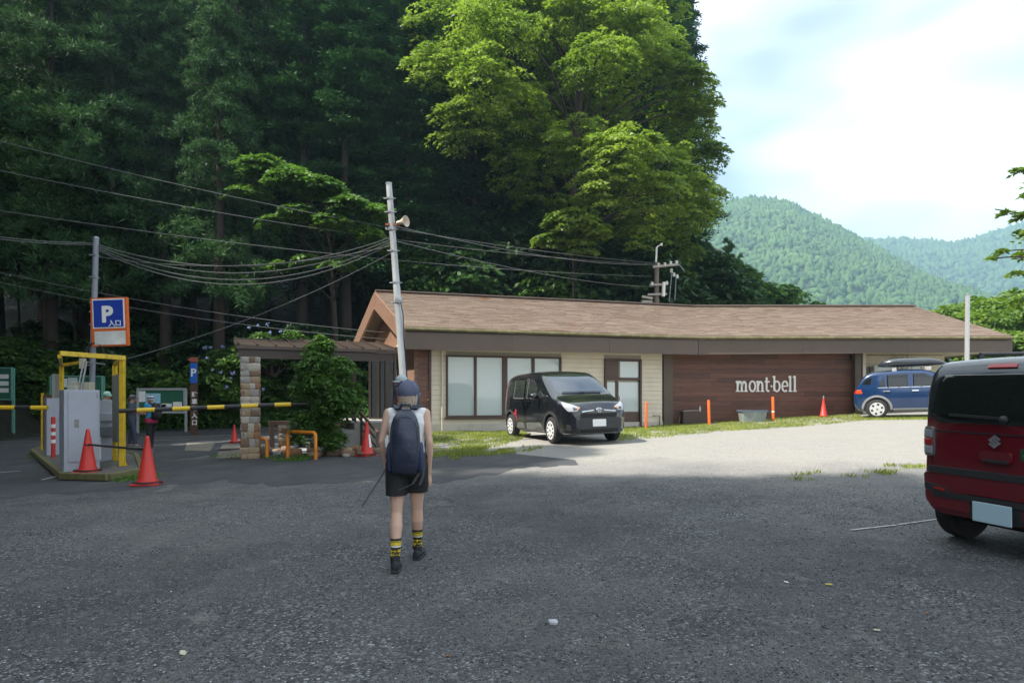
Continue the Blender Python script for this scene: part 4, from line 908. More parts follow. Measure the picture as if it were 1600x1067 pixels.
# grey tub
p = gd(1175.5, 24.9); s = p.y/F; tb = empty('plastic_tub', p, 0, 'grey-green rectangular plastic tub with rim standing on the grass by the wood panel', 'tub')
mb = MB(); w, h = 40*s, 19*s
def rr(w, d, z, r=.05): return [Vector((sx*(w/2-r)+r*math.cos(a), sy*(d/2-r)+r*math.sin(a), z)) for sx, sy, a0 in ((1, 1, 0), (-1, 1, pi/2), (-1, -1, pi), (1, -1, 1.5*pi)) for a in (a0, a0+pi/4, a0+pi/2)]
mb.loft([rr(w*.85, .5, 0), rr(w*.97, .58, h*.9), rr(w*.93, .54, h*.9), rr(w*.82, .47, .04)]); mb.build('body', mat('tub_grey', (.22, .26, .24), rough=.5, var=.25, scale=5, dirt=(.1, .11, .08), dirtamt=.6), tb, True, 40)
mb = MB(); mb.loft([rr(w*.96, .57, h*.88), rr(w*1.04, .64, h*.88), rr(w*1.04, .64, h), rr(w*.96, .57, h)], False); mb.build('rim', mat('tub_rim', (.10, .13, .18), rough=.4), tb, True, 40)
# red and white delineator on the island
p = gp(83, 717, .1); dl = empty('delineator_post', p, 0, 'red flexible post with white bands standing on the kerbed island', 'bollard'); mb = MB(); h = 66/F*p.y
mb.lathe([(.05, 0), (.05, h-.03), (.04, h), (.01, h)], 16); mb.build('post', RED, dl, True, 50)
for k in (.42, .60, .78): mb = MB(); mb.lathe([(.0525, h*k-.045), (.0525, h*k+.045)], 16); mb.build('white_band', WHT, dl, True)
mb = MB(); mb.lathe([(.12, 0), (.12, .02), (.06, .035)], 16); mb.build('foot', BLK, dl, True, 40)

# ------------------------------------------------------------------ ticket-gate island
isl = [gp(*q) for q in ((50, 709), (98, 750), (170, 752), (222, 742), (212, 716), (150, 704), (70, 703))]
mb = MB(); n = len(isl); cz = .11; vs = [Vector((p.x, p.y, p.z-.1)) for p in isl]+[Vector((p.x, p.y, p.z+cz)) for p in isl]
mb.add(vs, [tuple(range(n, 2*n))]+[(i, (i+1) % n, n+(i+1) % n, n+i) for i in range(n)])
ISL = tag(mb.build('island', mat('island_concrete', (.105, .10, .092), rough=.9, var=.35, scale=3, bump=.4, dirt=(.05, .06, .03), dirtamt=.6)), kind='structure')
KY = mat('kerb_yellow', (.14, .125, .05), rough=.8, var=.5, scale=5, dirt=(.09, .11, .045), dirtamt=.9, dscale=3)
for i in range(n):
    a, b = isl[i]+Vector((0, 0, cz-.03)), isl[(i+1) % n]+Vector((0, 0, cz-.03)); k = max(1, int((b-a).length/.6))
    for j in range(k): mb = MB(); mb.bar(a.lerp(b, j/k), a.lerp(b, (j+1)/k-.012/((b-a).length)), .11, .13, bevel=.02); mb.build('kerb_stone', KY, ISL)
GRY = mat('cabinet_grey', (.33, .355, .41), rough=.45, var=.08, scale=3, dirt=(.20, .22, .24), dirtamt=.4)
GRD = mat('cabinet_dark', (.13, .15, .17), rough=.5)
def cabinet(px0, px1, top, bot, dep, label, rz=0.0, door=True, name='ticket_cabinet'):
    p = gp((px0+px1)/2, bot, cz); s = p.y/F; w = (px1-px0)*s; h = (bot-top)*s; root = empty(name, p, rz, label, 'cabinet'); mb = MB(); mb.box((0, dep/2, h/2), (w, dep, h), bevel=.008); mb.build('casing', GRY, root)
    if door:
        mb = MB(); mb.box((.02, -.008, h*.55), (w*.84, .02, h*.86), bevel=.006); mb.build('door', GRY, root); mb = MB(); mb.box((0, .0-.004, .045), (w*1.01, .02, .09)); mb.build('plinth', GRY, root)
        mb = MB(); mb.box((-w*.15, -.024, h*.59), (.07, .02, .16)); mb.build('lock_plate', mat('lock_steel', (.2, .2, .19), rough=.35, metal=.8), root)
        mb = MB(); mb.box((w*.42, -.016, h*.93), (.012, .01, .1)); mb.build('hinge', GRD, root)
    return root
cabinet(104, 152, 609, 736, .55, 'tall pale grey steel cabinet with a lock plate on the gate island', rz=.73)
bk_ = cabinet(152, 177, 625, 722, .5, 'grey ticket machine with a shelf and warning label behind the tall cabinet', door=False, rz=.60)
for z, hh, m in ((1.05, .18, GRY), (.72, .22, GRD)): mb = MB(); mb.box((.02, -.05, z), (.26, .12, hh), bevel=.01); mb.build('ticket_slot', m, bk_)
mb = MB(); mb.box((-.13, -.012, .42), (.09, .01, .7)); mb.build('notice_strip', WHT, bk_); mb = MB(); mb.lathe([(.03, -.003), (.04, -.003), (.04, .003), (.03, .003)], 16, (-.13, -.02, .68), 'y', True); mb.build('warning_ring', RED, bk_)
lc = cabinet(75, 99, 622, 712, .5, 'grey gate machine cabinet left of the tall cabinet', door=False, rz=.70); mb = MB(); mb.box((.10, -.01, 1.0), (.05, .02, .1)); mb.build('keypad', GRD, lc)
mb = MB(); p = gp(73, 703, cz); s = p.y/F; bb = empty('gate_board', p, .1, 'dark brown board with a yellow edge post beside the gate machine', 'board'); mb.box((.05, 0, 44*s), (20*s, .05, 84*s)); mb.build('panel', mat('brown_board', (.10, .045, .035), rough=.6), bb)
YEL = mat('yellow_paint', (.62, .42, .02), rough=.45, var=.15, scale=4, dirt=(.16, .10, .03), dirtamt=.7, dscale=6)
mb = MB(); mb.box((-.12, -.01, 44*s), (.05, .07, 90*s)); mb.build('edge_post', YEL, bb)
# yellow portal frame with side panels
pf = gp(191, 730, cz-.02); YF = empty('yellow_portal', pf, 0, 'yellow steel portal frame with grey side panels over the ticket cabinets', 'portal frame')
def lpx(px, py, D): return at(px, py, D)-pf
fD = pf.y; bD = fD+.75; fr_t = lpx(191, 563, fD); bkp = gp(179.5, 723, cz-.02); bD = bkp.y
def ybar(a, b, name='bar', w=.095): mb = MB(); mb.bar(a, b, w, w, up=(0, 1, 0) if abs((Vector(b)-Vector(a)).normalized().z) > .9 else (0, 0, 1), bevel=.008); return mb.build(name, YEL, YF)
ybar(Vector((0, 0, 0)), fr_t, 'post'); bt = lpx(179.5, 571, bD); bb0 = bkp-pf; ybar(bb0, bt, 'post', .085)
ybar(fr_t+Vector((.05, 0, .05)), lpx(93, 552, fD-.9), 'lintel'); ybar(bt+Vector((0, 0, .04)), fr_t+Vector((0, .06, .045)), 'side_rail', .08)
lD = gp(87, 712, cz).y+.65; lf0 = lpx(96, 640, lD); lf1 = lpx(96, 573, lD); ybar(Vector((lf0.x, lf0.y, 0)), lf1, 'post', .085); ybar(lf1+Vector((0, 0, .04)), lpx(128, 566, lD-.6), 'lintel', .08); ybar(lf1+Vector((0, 0, .038)), lpx(93, 552, fD-.9)-Vector((0, 0, .06)), 'side_rail', .07)
for p in (Vector((0, 0, 0)), bb0): mb = MB(); mb.box(p+Vector((0, 0, .012)), (.24, .24, .02)); mb.add([p+Vector((.05, .01, .02)), p+Vector((.11, .01, .02)), p+Vector((.05, .01, .16)), p+Vector((.05, -.01, .02)), p+Vector((.11, -.01, .02)), p+Vector((.05, -.01, .16))], [(0, 1, 2), (3, 5, 4), (0, 3, 4, 1), (1, 4, 5, 2), (2, 5, 3, 0)]); mb.build('base_plate', YEL, YF)
PAN = mat('weathered_panel', (.30, .31, .29), rough=.7, var=.25, scale=3, dirt=(.16, .17, .14), dirtamt=.6)
mb = MB(); mb.bar(Vector((0, .05, 1.25))+Vector((-.02, 0, 0)), bb0+Vector((-.02, -.05, 1.25)), .03, 1.5); mb.build('side_panel', PAN, YF)
mb = MB(); q0 = lpx(89, 600, lD+.05); mb.box((q0.x-.01, q0.y, 1.25), (.07, .3, 1.75)); mb.build('side_panel', PAN, YF)
# boxes and conduits on the pole by the portal
pb_ = gp(128, 722, cz); PT = empty('sign_pole', pb_, 0, 'grey steel pole with boxes and conduits rising through the yellow portal frame', 'pole')
GALV = mat('galvanised', (.36, .38, .40), rough=.4, metal=.6, var=.15, scale=4); GPNT = mat('grey_pole_paint', (.20, .22, .26), rough=.5, var=.15)
ptop = at(138, 368, pb_.y)-pb_; mb = MB(); mb.tube([(0, .3, 0), Vector((ptop.x, .3, ptop.z))], .066, 12); mb.build('post', GPNT, PT, True, 50)
mb = MB(); mb.lathe([(.07, 0), (.07, .03), (.01, .05)], 12, (ptop.x, .3, ptop.z)); mb.build('cap', GALV, PT, True, 50)
def onpole(px, py): q = at(px, py, pb_.y)-pb_; return q
def pbox(px0, px1, py0, py1, m, name, y=.1, d=.15):
    a, b = onpole(px0, py1), onpole(px1, py0); mb = MB(); mb.box(((a.x+b.x)/2, y, (a.z+b.z)/2), (b.x-a.x, d, b.z-a.z), bevel=.012); return mb.build(name, m, PT)
BEI = mat('beige_box', (.42, .40, .31), rough=.5, var=.12, scale=5)
pbox(113, 141, 597, 611, BEI, 'junction_box', .08, .22); pbox(125, 133, 560, 576, BEI, 'connector', .0, .1); o = pbox(113, 127, 603, 629, mat('camera_box', (.45, .45, .40), rough=.5), 'camera_box', -.12, .16)
for k, (a, b) in enumerate((((132, 562), (126, 598)), ((136, 565), (129, 610)))):
    mb = MB(); p, q = onpole(*a), onpole(*b); mb.tube([p+Vector((0, -.02, 0)), q+Vector((0, -.06, 0))], .022, 8); mb.build('conduit', GALV, PT, True)
mb = MB(); p, q = onpole(133, 565), onpole(164, 569); mb.bar(p, q, .03, .03); p2 = onpole(136, 571); mb.bar(p2, onpole(150, 566), .02, .02); mb.build('bracket_arm', GALV, PT)
for k in range(2):
    mb = MB(); c = onpole(148, 548+k*2); mb.tube([c+Vector((.2*math.cos(t), .02*k, .18*math.sin(t))) for t in np.linspace(-.3, pi+.3, 18)], .022, 6); mb.build('cable_loop', BLK, PT, True)
for (a, m_, b) in (((116, 628), (122, 642), (128, 630)), ((163, 700), (160, 712), (172, 690)), ((165, 715), (176, 722), (178, 692))):
    mb = MB(); A, M_, B_ = [onpole(*q)+Vector((0, -.12, 0)) for q in (a, m_, b)]; mb.tube([A*(1-t)**2+M_*2*t*(1-t)+B_*t*t for t in np.linspace(0, 1, 10)], .010, 5); mb.build('cable', BLK, PT, True)
for py in (395, 430, 470, 485, 505): mb = MB(); q = onpole(135, py); mb.box((q.x, .3, q.z), (.16, .16, .03)); mb.build('pole_band', GALV, PT)
# parking sign
sg = empty('parking_sign', at(170.5, 503, pb_.y), 0, 'blue parking sign with white P and an orange frame on the grey pole', 'sign'); sc = pb_.y/F
sg.rotation_euler = (0, math.radians(-2), 0)
mb = MB(); mb.box((0, .04, 0), (57*sc, .1, 76*sc), bevel=.01); mb.build('frame', mat('sign_orange', (.62, .12, .02), rough=.5, var=.1), sg)
mb = MB(); mb.box((0, -.014, 13*sc), (50*sc, .012, 46*sc)); mb.build('white_panel', WHT, sg)
BLU = mat('sign_blue', (.012, .045, .33), rough=.4, var=.1, scale=3); mb = MB(); mb.box((0, -.024, 13*sc), (46*sc, .012, 42*sc)); mb.build('blue_panel', BLU, sg)
mb = MB(); mb.box((1*sc, -.014, -25*sc), (48*sc, .012, 21*sc)); mb.build('blank_panel', mat('pale_panel', (.62, .64, .62), rough=.5, var=.2, scale=4, dirt=(.4, .42, .4), dirtamt=.6), sg)
def txt(body, size, m, parent, loc, bold=0.0, align='CENTER', name='lettering', mtx=None, depth=.003):
    me = text_mesh(body, size, depth, bold, align); me.transform(FACE if mtx is None else mtx); return obj(name, me, m, parent, loc)
txt('P', .52, WHT, sg, (-2*sc, -.034, 0.5*sc), .022); txt('入口', .155, WHT, sg, (10*sc, -.034, -6*sc), .003)
# barrier arms
BK = mat('arm_black', (.02, .02, .022), rough=.5); YL2 = mat('arm_yellow', (.70, .46, .02), rough=.45, var=.1)
def arm(a, b, n, label, first=0):
    root = empty('barrier_arm', a, 0, label, 'barrier', 'striped barrier arms'); a, b = Vector(a), Vector(b)
    for i in range(n):
        mb = MB(); mb.tube([(b-a)*(i/n), (b-a)*((i+1)/n)], .045 if i < n-1 else .04, 12); mb.build('black_band' if (i+first) % 2 == 0 else 'yellow_band', BK if (i+first) % 2 == 0 else YL2, root, True, 50)
    return root
arm(at(186, 642, 14.0), at(480, 630.5, 14.9), 11, 'black and yellow barrier arm reaching to the stone pillar'); arm(at(74, 637, 14.2), at(-150, 636, 14.2), 9, 'black and yellow barrier arm left of the ticket cabinets', 1)

# ------------------------------------------------------------------ notice boards, post sign
GBD = mat('notice_green', (.018, .11, .065), rough=.6, var=.15); ALU = mat('aluminium', (.48, .50, .51), rough=.4, metal=.4, var=.08); PAP = mat('paper', (.72, .73, .72), rough=.7, var=.06)
def nboard(x0, x1, y0, y1, foot, D, label, frame, papers, fw=.05, posts=True):
    s = D/F; c = at((x0+x1)/2, (y0+y1)/2, D); root = empty('notice_board', Vector((c.x, D, g(c.x, D))), 0, label, 'notice board'); zc = c.z-g(c.x, D); w, h = (x1-x0)*s, (y1-y0)*s
    mb = MB(); mb.box((0, 0, zc), (w-.02, .05, h-.02)); mb.build('panel', GBD, root); mb = MB()
    for z in (zc-h/2, zc+h/2): mb.box((0, -.01, z), (w+fw, .09, fw))
    for x in (-w/2, w/2): mb.box((x, -.012, zc), (fw, .094, h-fw))
    mb.build('frame', frame, root)
    if posts:
        for x in (-w/2-.03, w/2+.03): mb = MB(); mb.box((x, .02, (zc+h/2)/2), (.09, .07, zc+h/2)); mb.build('post', frame, root)
    for (a, b, cc, d, m) in papers: mb = MB(); mb.box(((a+b)/2*w-w/2, -.03, zc+h/2-(cc+d)/2*h), ((b-a)*w, .006, (d-cc)*h)); mb.build('notice_sheet', m, root)
    return root
MAPB = mat('map_print', (.30, .55, .75), rough=.6, var=.5, scale=7); 
nboard(216, 289, 608, 644, 660, 28.5, 'white-framed notice board with a map beside the brown post sign', ALU, [(.02, .16, .08, .55, PAP), (.17, .48, .18, .62, MAPB), (.50, .72, .62, .78, PAP), (.75, .94, .55, .82, PAP), (.3, .6, .66, .8, MAPB)], .09)
nboard(-30, 19, 575, 624, 660, 27.5, 'green timetable board with white sheets at the road edge', mat('green_frame', (.12, .3, .24), rough=.5), [(.55, .9, .2+.22*k, .34+.22*k, PAP) for k in range(3)])
nboard(80, 160, 588, 622, 660, 28.0, 'long green notice board behind the ticket cabinets', MATS['green_frame'], [(.22, .32, .1, .5, PAP), (.33, .52, .06, .6, mat('pale_sheet', (.5, .58, .56), rough=.7))])
D = 26.5; p = at(303, 640, D); ps = empty('post_sign', Vector((p.x, D, g(p.x, D))), 0, 'brown wooden post sign with white characters and a blue P plate', 'sign'); gz = g(p.x, D)
zt = at(303, 560, D).z-gz; mb = MB(); mb.box((0, 0, zt/2), (.24, .14, zt)); mb.build('post', mat('post_wood', (.085, .045, .03), rough=.7, var=.3, stretch=(6, 6, 1)), ps)
mb = MB(); z = at(303, 583, D).z-gz; mb.box((.02, -.085, z), (.27, .02, .78), bevel=.008); bp2 = mb.build('blue_plate', mat('plate_blue', (.02, .12, .5), rough=.4), ps)
txt('P', .42, WHT, ps, (.02, -.1, z-.12), .01)
for k in range(5): txt('駐車場入口'[k], .22, WHT, ps, (.05, -.075, 1.52-k*.27), .008)
mb = MB(); z = at(303, 562, D).z-gz; mb.prism([(-.2, 0), (-.08, .09), (.2, .09), (.2, -.09), (-.08, -.09)], -.02, .02, Matrix.Translation((0, -.09, z)) @ FACE); mb.build('arrow_plate', mat('arrow_red', (.3, .08, .06), rough=.6), ps)

# ------------------------------------------------------------------ poles and wires
bp0 = gp(641, 690); LPt = at(607.5, 287, 16.4); LP0 = Vector((at(639, 690, 16.0).x, 16.0, g(-2.4, 16.0)))
LPO = empty('leaning_pole', LP0, 0, 'tall leaning steel pole with a horn speaker in front of the gable', 'pole'); top_ = LPt-LP0
POLE = mat('weathered_pole', (.42, .44, .45), rough=.5, metal=.3, var=.35, scale=2, stretch=(4, 4, .4), dirt=(.16, .15, .14), dirtamt=.7)
mb = MB(); mb.tube([top_*t for t in np.linspace(0, 1, 6)], [.10, .095, .09, .082, .075, .07], 14); mb.build('post', POLE, LPO, True, 50)
def onlp(py): t = (py-690)/(287-690); return top_*t
mb = MB(); mb.lathe([(.078, 0), (.078, .05), (.01, .07)], 14, top_-Vector((0, 0, .03))); mb.build('cap', GALV, LPO, True, 50)
for py in (310, 331, 356, 358, 391, 440, 470): mb = MB(); q = onlp(py); mb.lathe([(.085, -.02), (.095, -.02), (.095, .02), (.085, .02)], 12, q, closed=True); mb.tube([q+Vector((-.16, 0, .0)), q+Vector((.14, 0, 0))], .012, 6); mb.build('pole_band', GALV, LPO)
q = onlp(351); mb = MB(); HRN = mat('horn_cream', (.50, .42, .34), rough=.5, var=.2); hb_ = q+Vector((.13, -.05, .03))
d = Vector((.85, -.45, .05)).normalized(); ux = d.orthogonal().normalized(); uy = d.cross(ux); prof = [(.04, 0), (.05, .06), (.045, .09), (.09, .2), (.13, .26), (.135, .27), (.12, .265), (.04, .16), (.015, .16)]
mb.loft([[hb_+d*h+(ux*math.cos(a)+uy*math.sin(a))*r for a in np.linspace(0, 2*pi, 16, endpoint=False)] for r, h in prof]); mb.build('horn_speaker', HRN, LPO, True, 50)
mb = MB(); mb.box(q+Vector((.02, -.03, .0)), (.34, .07, .05)); mb.build('speaker_bracket', mat('rusty_bracket', (.28, .09, .05), rough=.7), LPO)
q = onlp(467); mb = MB(); c = q+Vector((.05, -.14, 0)); mb.lathe([(.001, -.05), (.085, -.04), (.095, .0), (.08, .05), (.001, .06)], 16, c, 'y'); mb.bar(c, q, .03); mb.build('round_lamp', GALV, LPO, True, 50)
mb = MB(); mb.tube([onlp(470)+Vector((.08, -.12, 0)), onlp(490)+Vector((.12, -.1, 0)), onlp(520)+Vector((.09, -.05, 0)), onlp(600)+Vector((.09, -.05, 0))], .012, 6); mb.build('cable', BLK, LPO, True)
# silver pole at the right
sp0 = at(1510, 600, 15.5); gz = g(sp0.x, 15.5); spo = empty('silver_pole', Vector((sp0.x, 15.5, gz)), 0, 'plain silver pole standing behind the red car', 'pole'); h = at(1511, 461, 15.5).z-gz
mb = MB(); mb.tube([(0, 0, 0), (.03, 0, h)], .048, 12); mb.build('post', mat('silver_paint', (.55, .57, .58), rough=.35, metal=.5, var=.1), spo, True, 50); mb = MB(); mb.lathe([(.052, 0), (.052, .03), (.01, .045)], 12, (.03, 0, h-.01)); mb.build('cap', GALV, spo, True, 50)
# utility pole behind the roof
D = 34.75; up0 = at(1026, 480, D); gz = tz(up0.x, D); UP = empty('utility_pole', Vector((up0.x, D, gz)), 0, 'old utility pole with crossarms and insulators behind the roof', 'utility pole')
def on(px, py, dy=0): v = at(px, py, D); return Vector((v.x-up0.x, dy, v.z-gz))
mb = MB(); mb.tube([(0, 0, 0), on(1026, 410)], [.16, .12], 10); mb.build('post', mat('old_wood_pole', (.16, .13, .11), rough=.9, var=.3), UP, True)
mb = MB(); mb.tube([on(1025, 410), on(1026, 386)], .05, 8); mb.bar(on(1026, 386), on(1033, 382), .05); mb.tube([on(1033.5, 384), on(1033.5, 380)], .06, 8); mb.build('mast', PAP, UP)
for (a, b, th) in (((1019, 418), (1059, 414), .12), ((1014, 446), (1042, 445), .10), ((1011, 461), (1041, 460), .10), ((1002, 464), (1019, 467), .12), ((1002, 472), (1018, 472), .12)):
    mb = MB(); mb.bar(on(*a, -.15), on(*b, -.15), th, th); mb.build('crossarm', mat('weathered_arm', (.34, .32, .29), rough=.8, var=.3), UP)
for px, py in ((1028, 415), (1038, 414), (1047, 412), (1056, 411), (1048, 424), (1052, 430), (1057, 433), (1041, 443), (1018, 444)):
    mb = MB(); mb.lathe([(.03, -.1), (.09, -.06), (.05, 0), (.09, .05), (.03, .1)], 8, on(px, py, -.15)); mb.build('insulator', WHT, UP, True)
mb = MB(); mb.tube([on(1036, 442, -.2), on(1035, 464, -.2)], .09, 10); mb.build('fuse_tube', WHT, UP, True)
for a, b in (((1049, 420), (1044, 472)), ((1055, 430), (1053, 470)), ((1059, 414), (1068, 425))): mb = MB(); mb.tube([on(*a, -.2), on(*b, -.2)], .025, 5); mb.build('drop_wire', GPNT, UP)
WIRE = mat('wire_grey', (.13, .135, .14), rough=.6, var=.2); nW = [0]
def wire(a, b, sag, label, r=.014, n=20):
    r *= .62
    a, b = Vector(a), Vector(b); mb = MB(); mb.tube([a.lerp(b, t)-Vector((0, 0, sag*4*t*(1-t))) for t in np.linspace(0, 1, n)], r, 5); o = mb.build('overhead_wire', WIRE, None, True); tag(o, label, 'wire', 'overhead wires')
pt_ = Vector((pb_.x+ptop.x, pb_.y+.3, at(138, 377, pb_.y).z))
l1 = LP0+onlp(369); l2 = LP0+onlp(392); W_ = 'cable of the bundle sagging between the leaning pole and the sign pole'
for k, sg_ in enumerate((.62, .74, .86, .93)): wire(l1+Vector((0, 0, -.05*k)), pt_+Vector((0, 0, -.04*k)), sg_, W_, .016)
wire(l2, at(200, 560, 14.0), .2, 'thin cable from the leaning pole towards the yellow portal', .009); wire(l2+Vector((0, 0, .15)), pt_-Vector((0, 0, .3)), .35, W_, .012)
for k, (y0, D0, y1, D1, px1, sg_) in enumerate(((219, 24, 411, 34.7, 1022, 1.3), (268, 25, 414, 34.7, 1030, 1.2), (334, 24, 432, 34.7, 1018, .9))):
    wire(at(-60, y0-14, D0), at(px1, y1, D1), sg_*.5, 'long power wire crossing before the forest to the utility pole', .018, 30)
for y0, y1 in ((362, 375), (366, 378)): wire(at(-60, y0, 15), pt_+Vector((-.03, 0, (377-y1)*.012)), .06, 'cable coming in to the sign pole along the road', .013)
wire(at(-60, 412, 24), at(610, 520, 26), .3, 'low telephone wire running before the bank to the gable', .014, 24); wire(at(-60, 428, 24), at(606, 530, 26), .3, 'low telephone wire running before the bank to the gable', .014, 24)
wire(LP0+onlp(375), at(1022, 448, 34.7), .25, 'wire from the leaning pole over the roof to the utility pole', .013, 24); wire(LP0+onlp(352), at(1028, 413, 34.7), .3, 'wire from the leaning pole over the roof to the utility pole', .013, 24)
# loose rake handle against the wall
mb = MB(); a = gp(695, 668); mb.tube([a+Vector((0, 0, .02)), wallpt(wt(671.5))+Vector((-.05, -.12, 1.55))], .017, 6); mb.box(a+Vector((.02, 0, .06)), (.12, .05, .10)); tag(mb.build('broom', mat('broom_wood', (.30, .15, .06), rough=.7), None, True), 'wooden handled broom leaning on the corner of the cream wall', 'broom')

# ------------------------------------------------------------------ grass, weeds, ground cover, pebbles, litter, paint
def blades(name, pts, h, m, label, w=.012, spread=.5):
    P = np.array(pts); n = len(P); d = rng.normal(size=(n, 3))*spread; d[:, 2] = 1; hh = h*rng.uniform(.4, 1.2, n); P[:, 2] += hh*.4
    V, Fq = quads(P, np.cross(d, rng.normal(size=(n, 3))), hh, w*rng.uniform(.7, 1.4, n), d); return tag(obj(name, npmesh(name, V, Fq), m), label, 'grass', kind='stuff')
GRS = leafmat('grass_blade', (.10, .15, .025), (.34, .38, .085), .4, nscale=1.2)
pts = []
def scatter(poly_px, n, dens=None):
    poly = [gp(*q) for q in poly_px]; xs = [p.x for p in poly]; ys = [p.y for p in poly]
    k = 0
    while k < n:
        x = rng.uniform(min(xs), max(xs)); y = rng.uniform(min(ys), max(ys)); inside = False; j = len(poly)-1
        for i in range(len(poly)):
            if (poly[i].y > y) != (poly[j].y > y) and x < (poly[j].x-poly[i].x)*(y-poly[i].y)/(poly[j].y-poly[i].y)+poly[i].x: inside = not inside
            j = i
        k += 1
        if inside and (dens is None or (.55*vnoise(np.array([x]), np.array([y]), .8, 3)[0]+.55*vnoise(np.array([x]), np.array([y]), .22, 8)[0]+.2*rng.random()) > dens): pts.append((x, y, g(x, y)))
scatter([(640, 668), (800, 666), (830, 680), (800, 696), (740, 704), (690, 708), (645, 704)], 36000, .55); scatter([(650, 700), (740, 698), (850, 700), (780, 716), (650, 722)], 16000, .80)
scatter([(960, 664), (1050, 663), (1150, 657), (1260, 651), (1345, 648), (1345, 658), (1250, 667), (1150, 673), (1040, 684), (965, 690)], 52000, .52); scatter([(1330, 652), (1480, 650), (1500, 656), (1340, 657)], 9000, .4)
scatter([(1180, 748), (1440, 722), (1455, 738), (1300, 752), (1190, 758)], 9000, .88)
blades('grass', pts, .09, GRS, 'sunlit short grass growing along the foot of the building', .014)
pts = []; scatter([(150, 742), (200, 738), (260, 742), (270, 750), (180, 755)], 5000, .7); scatter([(40, 712), (60, 708), (66, 716), (48, 720)], 500, .3); scatter([(400, 714), (585, 712), (560, 722), (430, 722)], 5000, .75); scatter([(330, 712), (390, 712), (390, 718), (330, 716)], 500, .6)
blades('weeds', pts, .10, leafmat('weed_blade', (.05, .12, .02), (.13, .24, .04), .35), 'scattered weeds along the kerb of the island and the road edge', .014, .9)
# leafy ground cover at the foot of the bank
n = 30000; X = rng.uniform(-24, -6.2, n); Y = 31-.9*rng.random(n)**2+rng.random(n)*1.2; Zc = T(X, Y)+rng.random(n)**1.5*(.55+.3*vnoise(X, Y, 1.3, 4)); N = rng.normal(size=(n, 3))*.6; N[:, 2] += 1; N[:, 1] -= .4
V, Fq = quads(np.stack([X, Y, Zc], 1), N, .16*rng.uniform(.6, 1.3, n), .10); tag(obj('ground_cover', npmesh('ground_cover', V, Fq), leafmat('ground_cover_leaf', (.035, .10, .018), (.11, .24, .045), .35, nscale=1.5)), 'bright leafy ground cover along the foot of the bank', 'plants', kind='stuff')
# dark vines covering the bank
n = 60000; X = rng.uniform(-26, 1, n); Y = edge_y(X)+.4+rng.random(n)*4.6; Zc = T(X, Y)+rng.random(n)**2*.9; N = rng.normal(size=(n, 3))*.6; N[:, 2] += .8; N[:, 1] -= .7
V, Fq = quads(np.stack([X, Y, Zc], 1), N, .2*rng.uniform(.6, 1.3, n), .13); tag(obj('undergrowth', npmesh('undergrowth', V, Fq), LM_UND), 'dark leafy undergrowth covering the bank below the cedars', 'plants', kind='stuff')
# hydrangeas with blue flower heads
HYB = mat('hydrangea_blue', (.22, .27, .52), rough=.7, var=.35, scale=30)
for px, py, s in ((335, 575, .8), (415, 545, .9), (380, 600, .8)):
    p = at(px, py, 29.6); gz = tz(p.x, 30.4); root = bush(p.x, 30.4, s, LM_UND, 'leafy hydrangea with small blue flower heads on the bank behind the canopy', 'hydrangeas on the bank', z=p.z-1.0*s, bush_list=bushm(LM_UND), name='hydrangea')
    root.rotation_euler = (0, 0, 0)
    for k in range(8):
        a = random.uniform(-2.6, -.5); e = random.uniform(-.2, 1.0); mb = MB()
        c = Vector((math.cos(a)*math.cos(e), math.sin(a)*math.cos(e), math.sin(e)))*1.45+Vector((0, 0, 1.1))
        for q in range(14): mb.sphere(c+Vector(rng.normal(size=3))*.035, .026, 5, 4)
        mb.build('flower_head', HYB, root)
# pebbles lying loose on the near ground
n = 46000; D_ = 2.9+7.5*rng.random(n)**1.5; X = (rng.random(n)*2-1)*.95*D_; ang_ = rng.random(n)*2*pi; r = .0035+.0075*rng.random(n)**3; keep = vnoise(X, D_, .9, 6)+.3*rng.random(n) > .42; X, D_, ang_, r = X[keep], D_[keep], ang_[keep], r[keep]; n = len(X)
base = np.array([(1, 0, 0), (.2, .9, .1), (-.9, .2, 0), (-.1, -.85, .1), (.05, .05, .62), (0, 0, -.4)]); fc = np.array([(0, 1, 4), (1, 2, 4), (2, 3, 4), (3, 0, 4), (1, 0, 5), (2, 1, 5), (3, 2, 5), (0, 3, 5)])
P = base[None]*(1+rng.normal(size=(n, 6, 1))*.18)*r[:, None, None]; ca, sa = np.cos(ang_)[:, None], np.sin(ang_)[:, None]; P = np.stack([P[:, :, 0]*ca-P[:, :, 1]*sa, P[:, :, 0]*sa+P[:, :, 1]*ca, P[:, :, 2]], 2)+np.stack([X, D_, G(X, D_)+r*.22], 1)[:, None, :]
def pebble_mat():
    m = bpy.data.materials.new('pebble'); m.use_nodes = True; nt = m.node_tree; b = nt.nodes['Principled BSDF']; ge = nd(nt, 'ShaderNodeNewGeometry'); ra = nd(nt, 'ShaderNodeValToRGB'); e = ra.color_ramp.elements; e[0].color = (.028, .03, .036, 1); e[1].color = (.5, .5, .5, 1); k = e.new(.55); k.color = (.06, .065, .075, 1); k = e.new(.88); k.color = (.13, .135, .145, 1)
    nt.links.new(ge.outputs['Random Per Island'], ra.inputs[0]); nt.links.new(ra.outputs[0], b.inputs['Base Color']); b.inputs['Roughness'].default_value = .7; return m
tag(obj('pebbles', npmesh('pebbles', P.reshape(-1, 3), (fc[None]+np.arange(n)[:, None, None]*6).reshape(-1, 3)), pebble_mat()), 'loose dark grey pebbles strewn over the worn asphalt', 'gravel', kind='stuff')
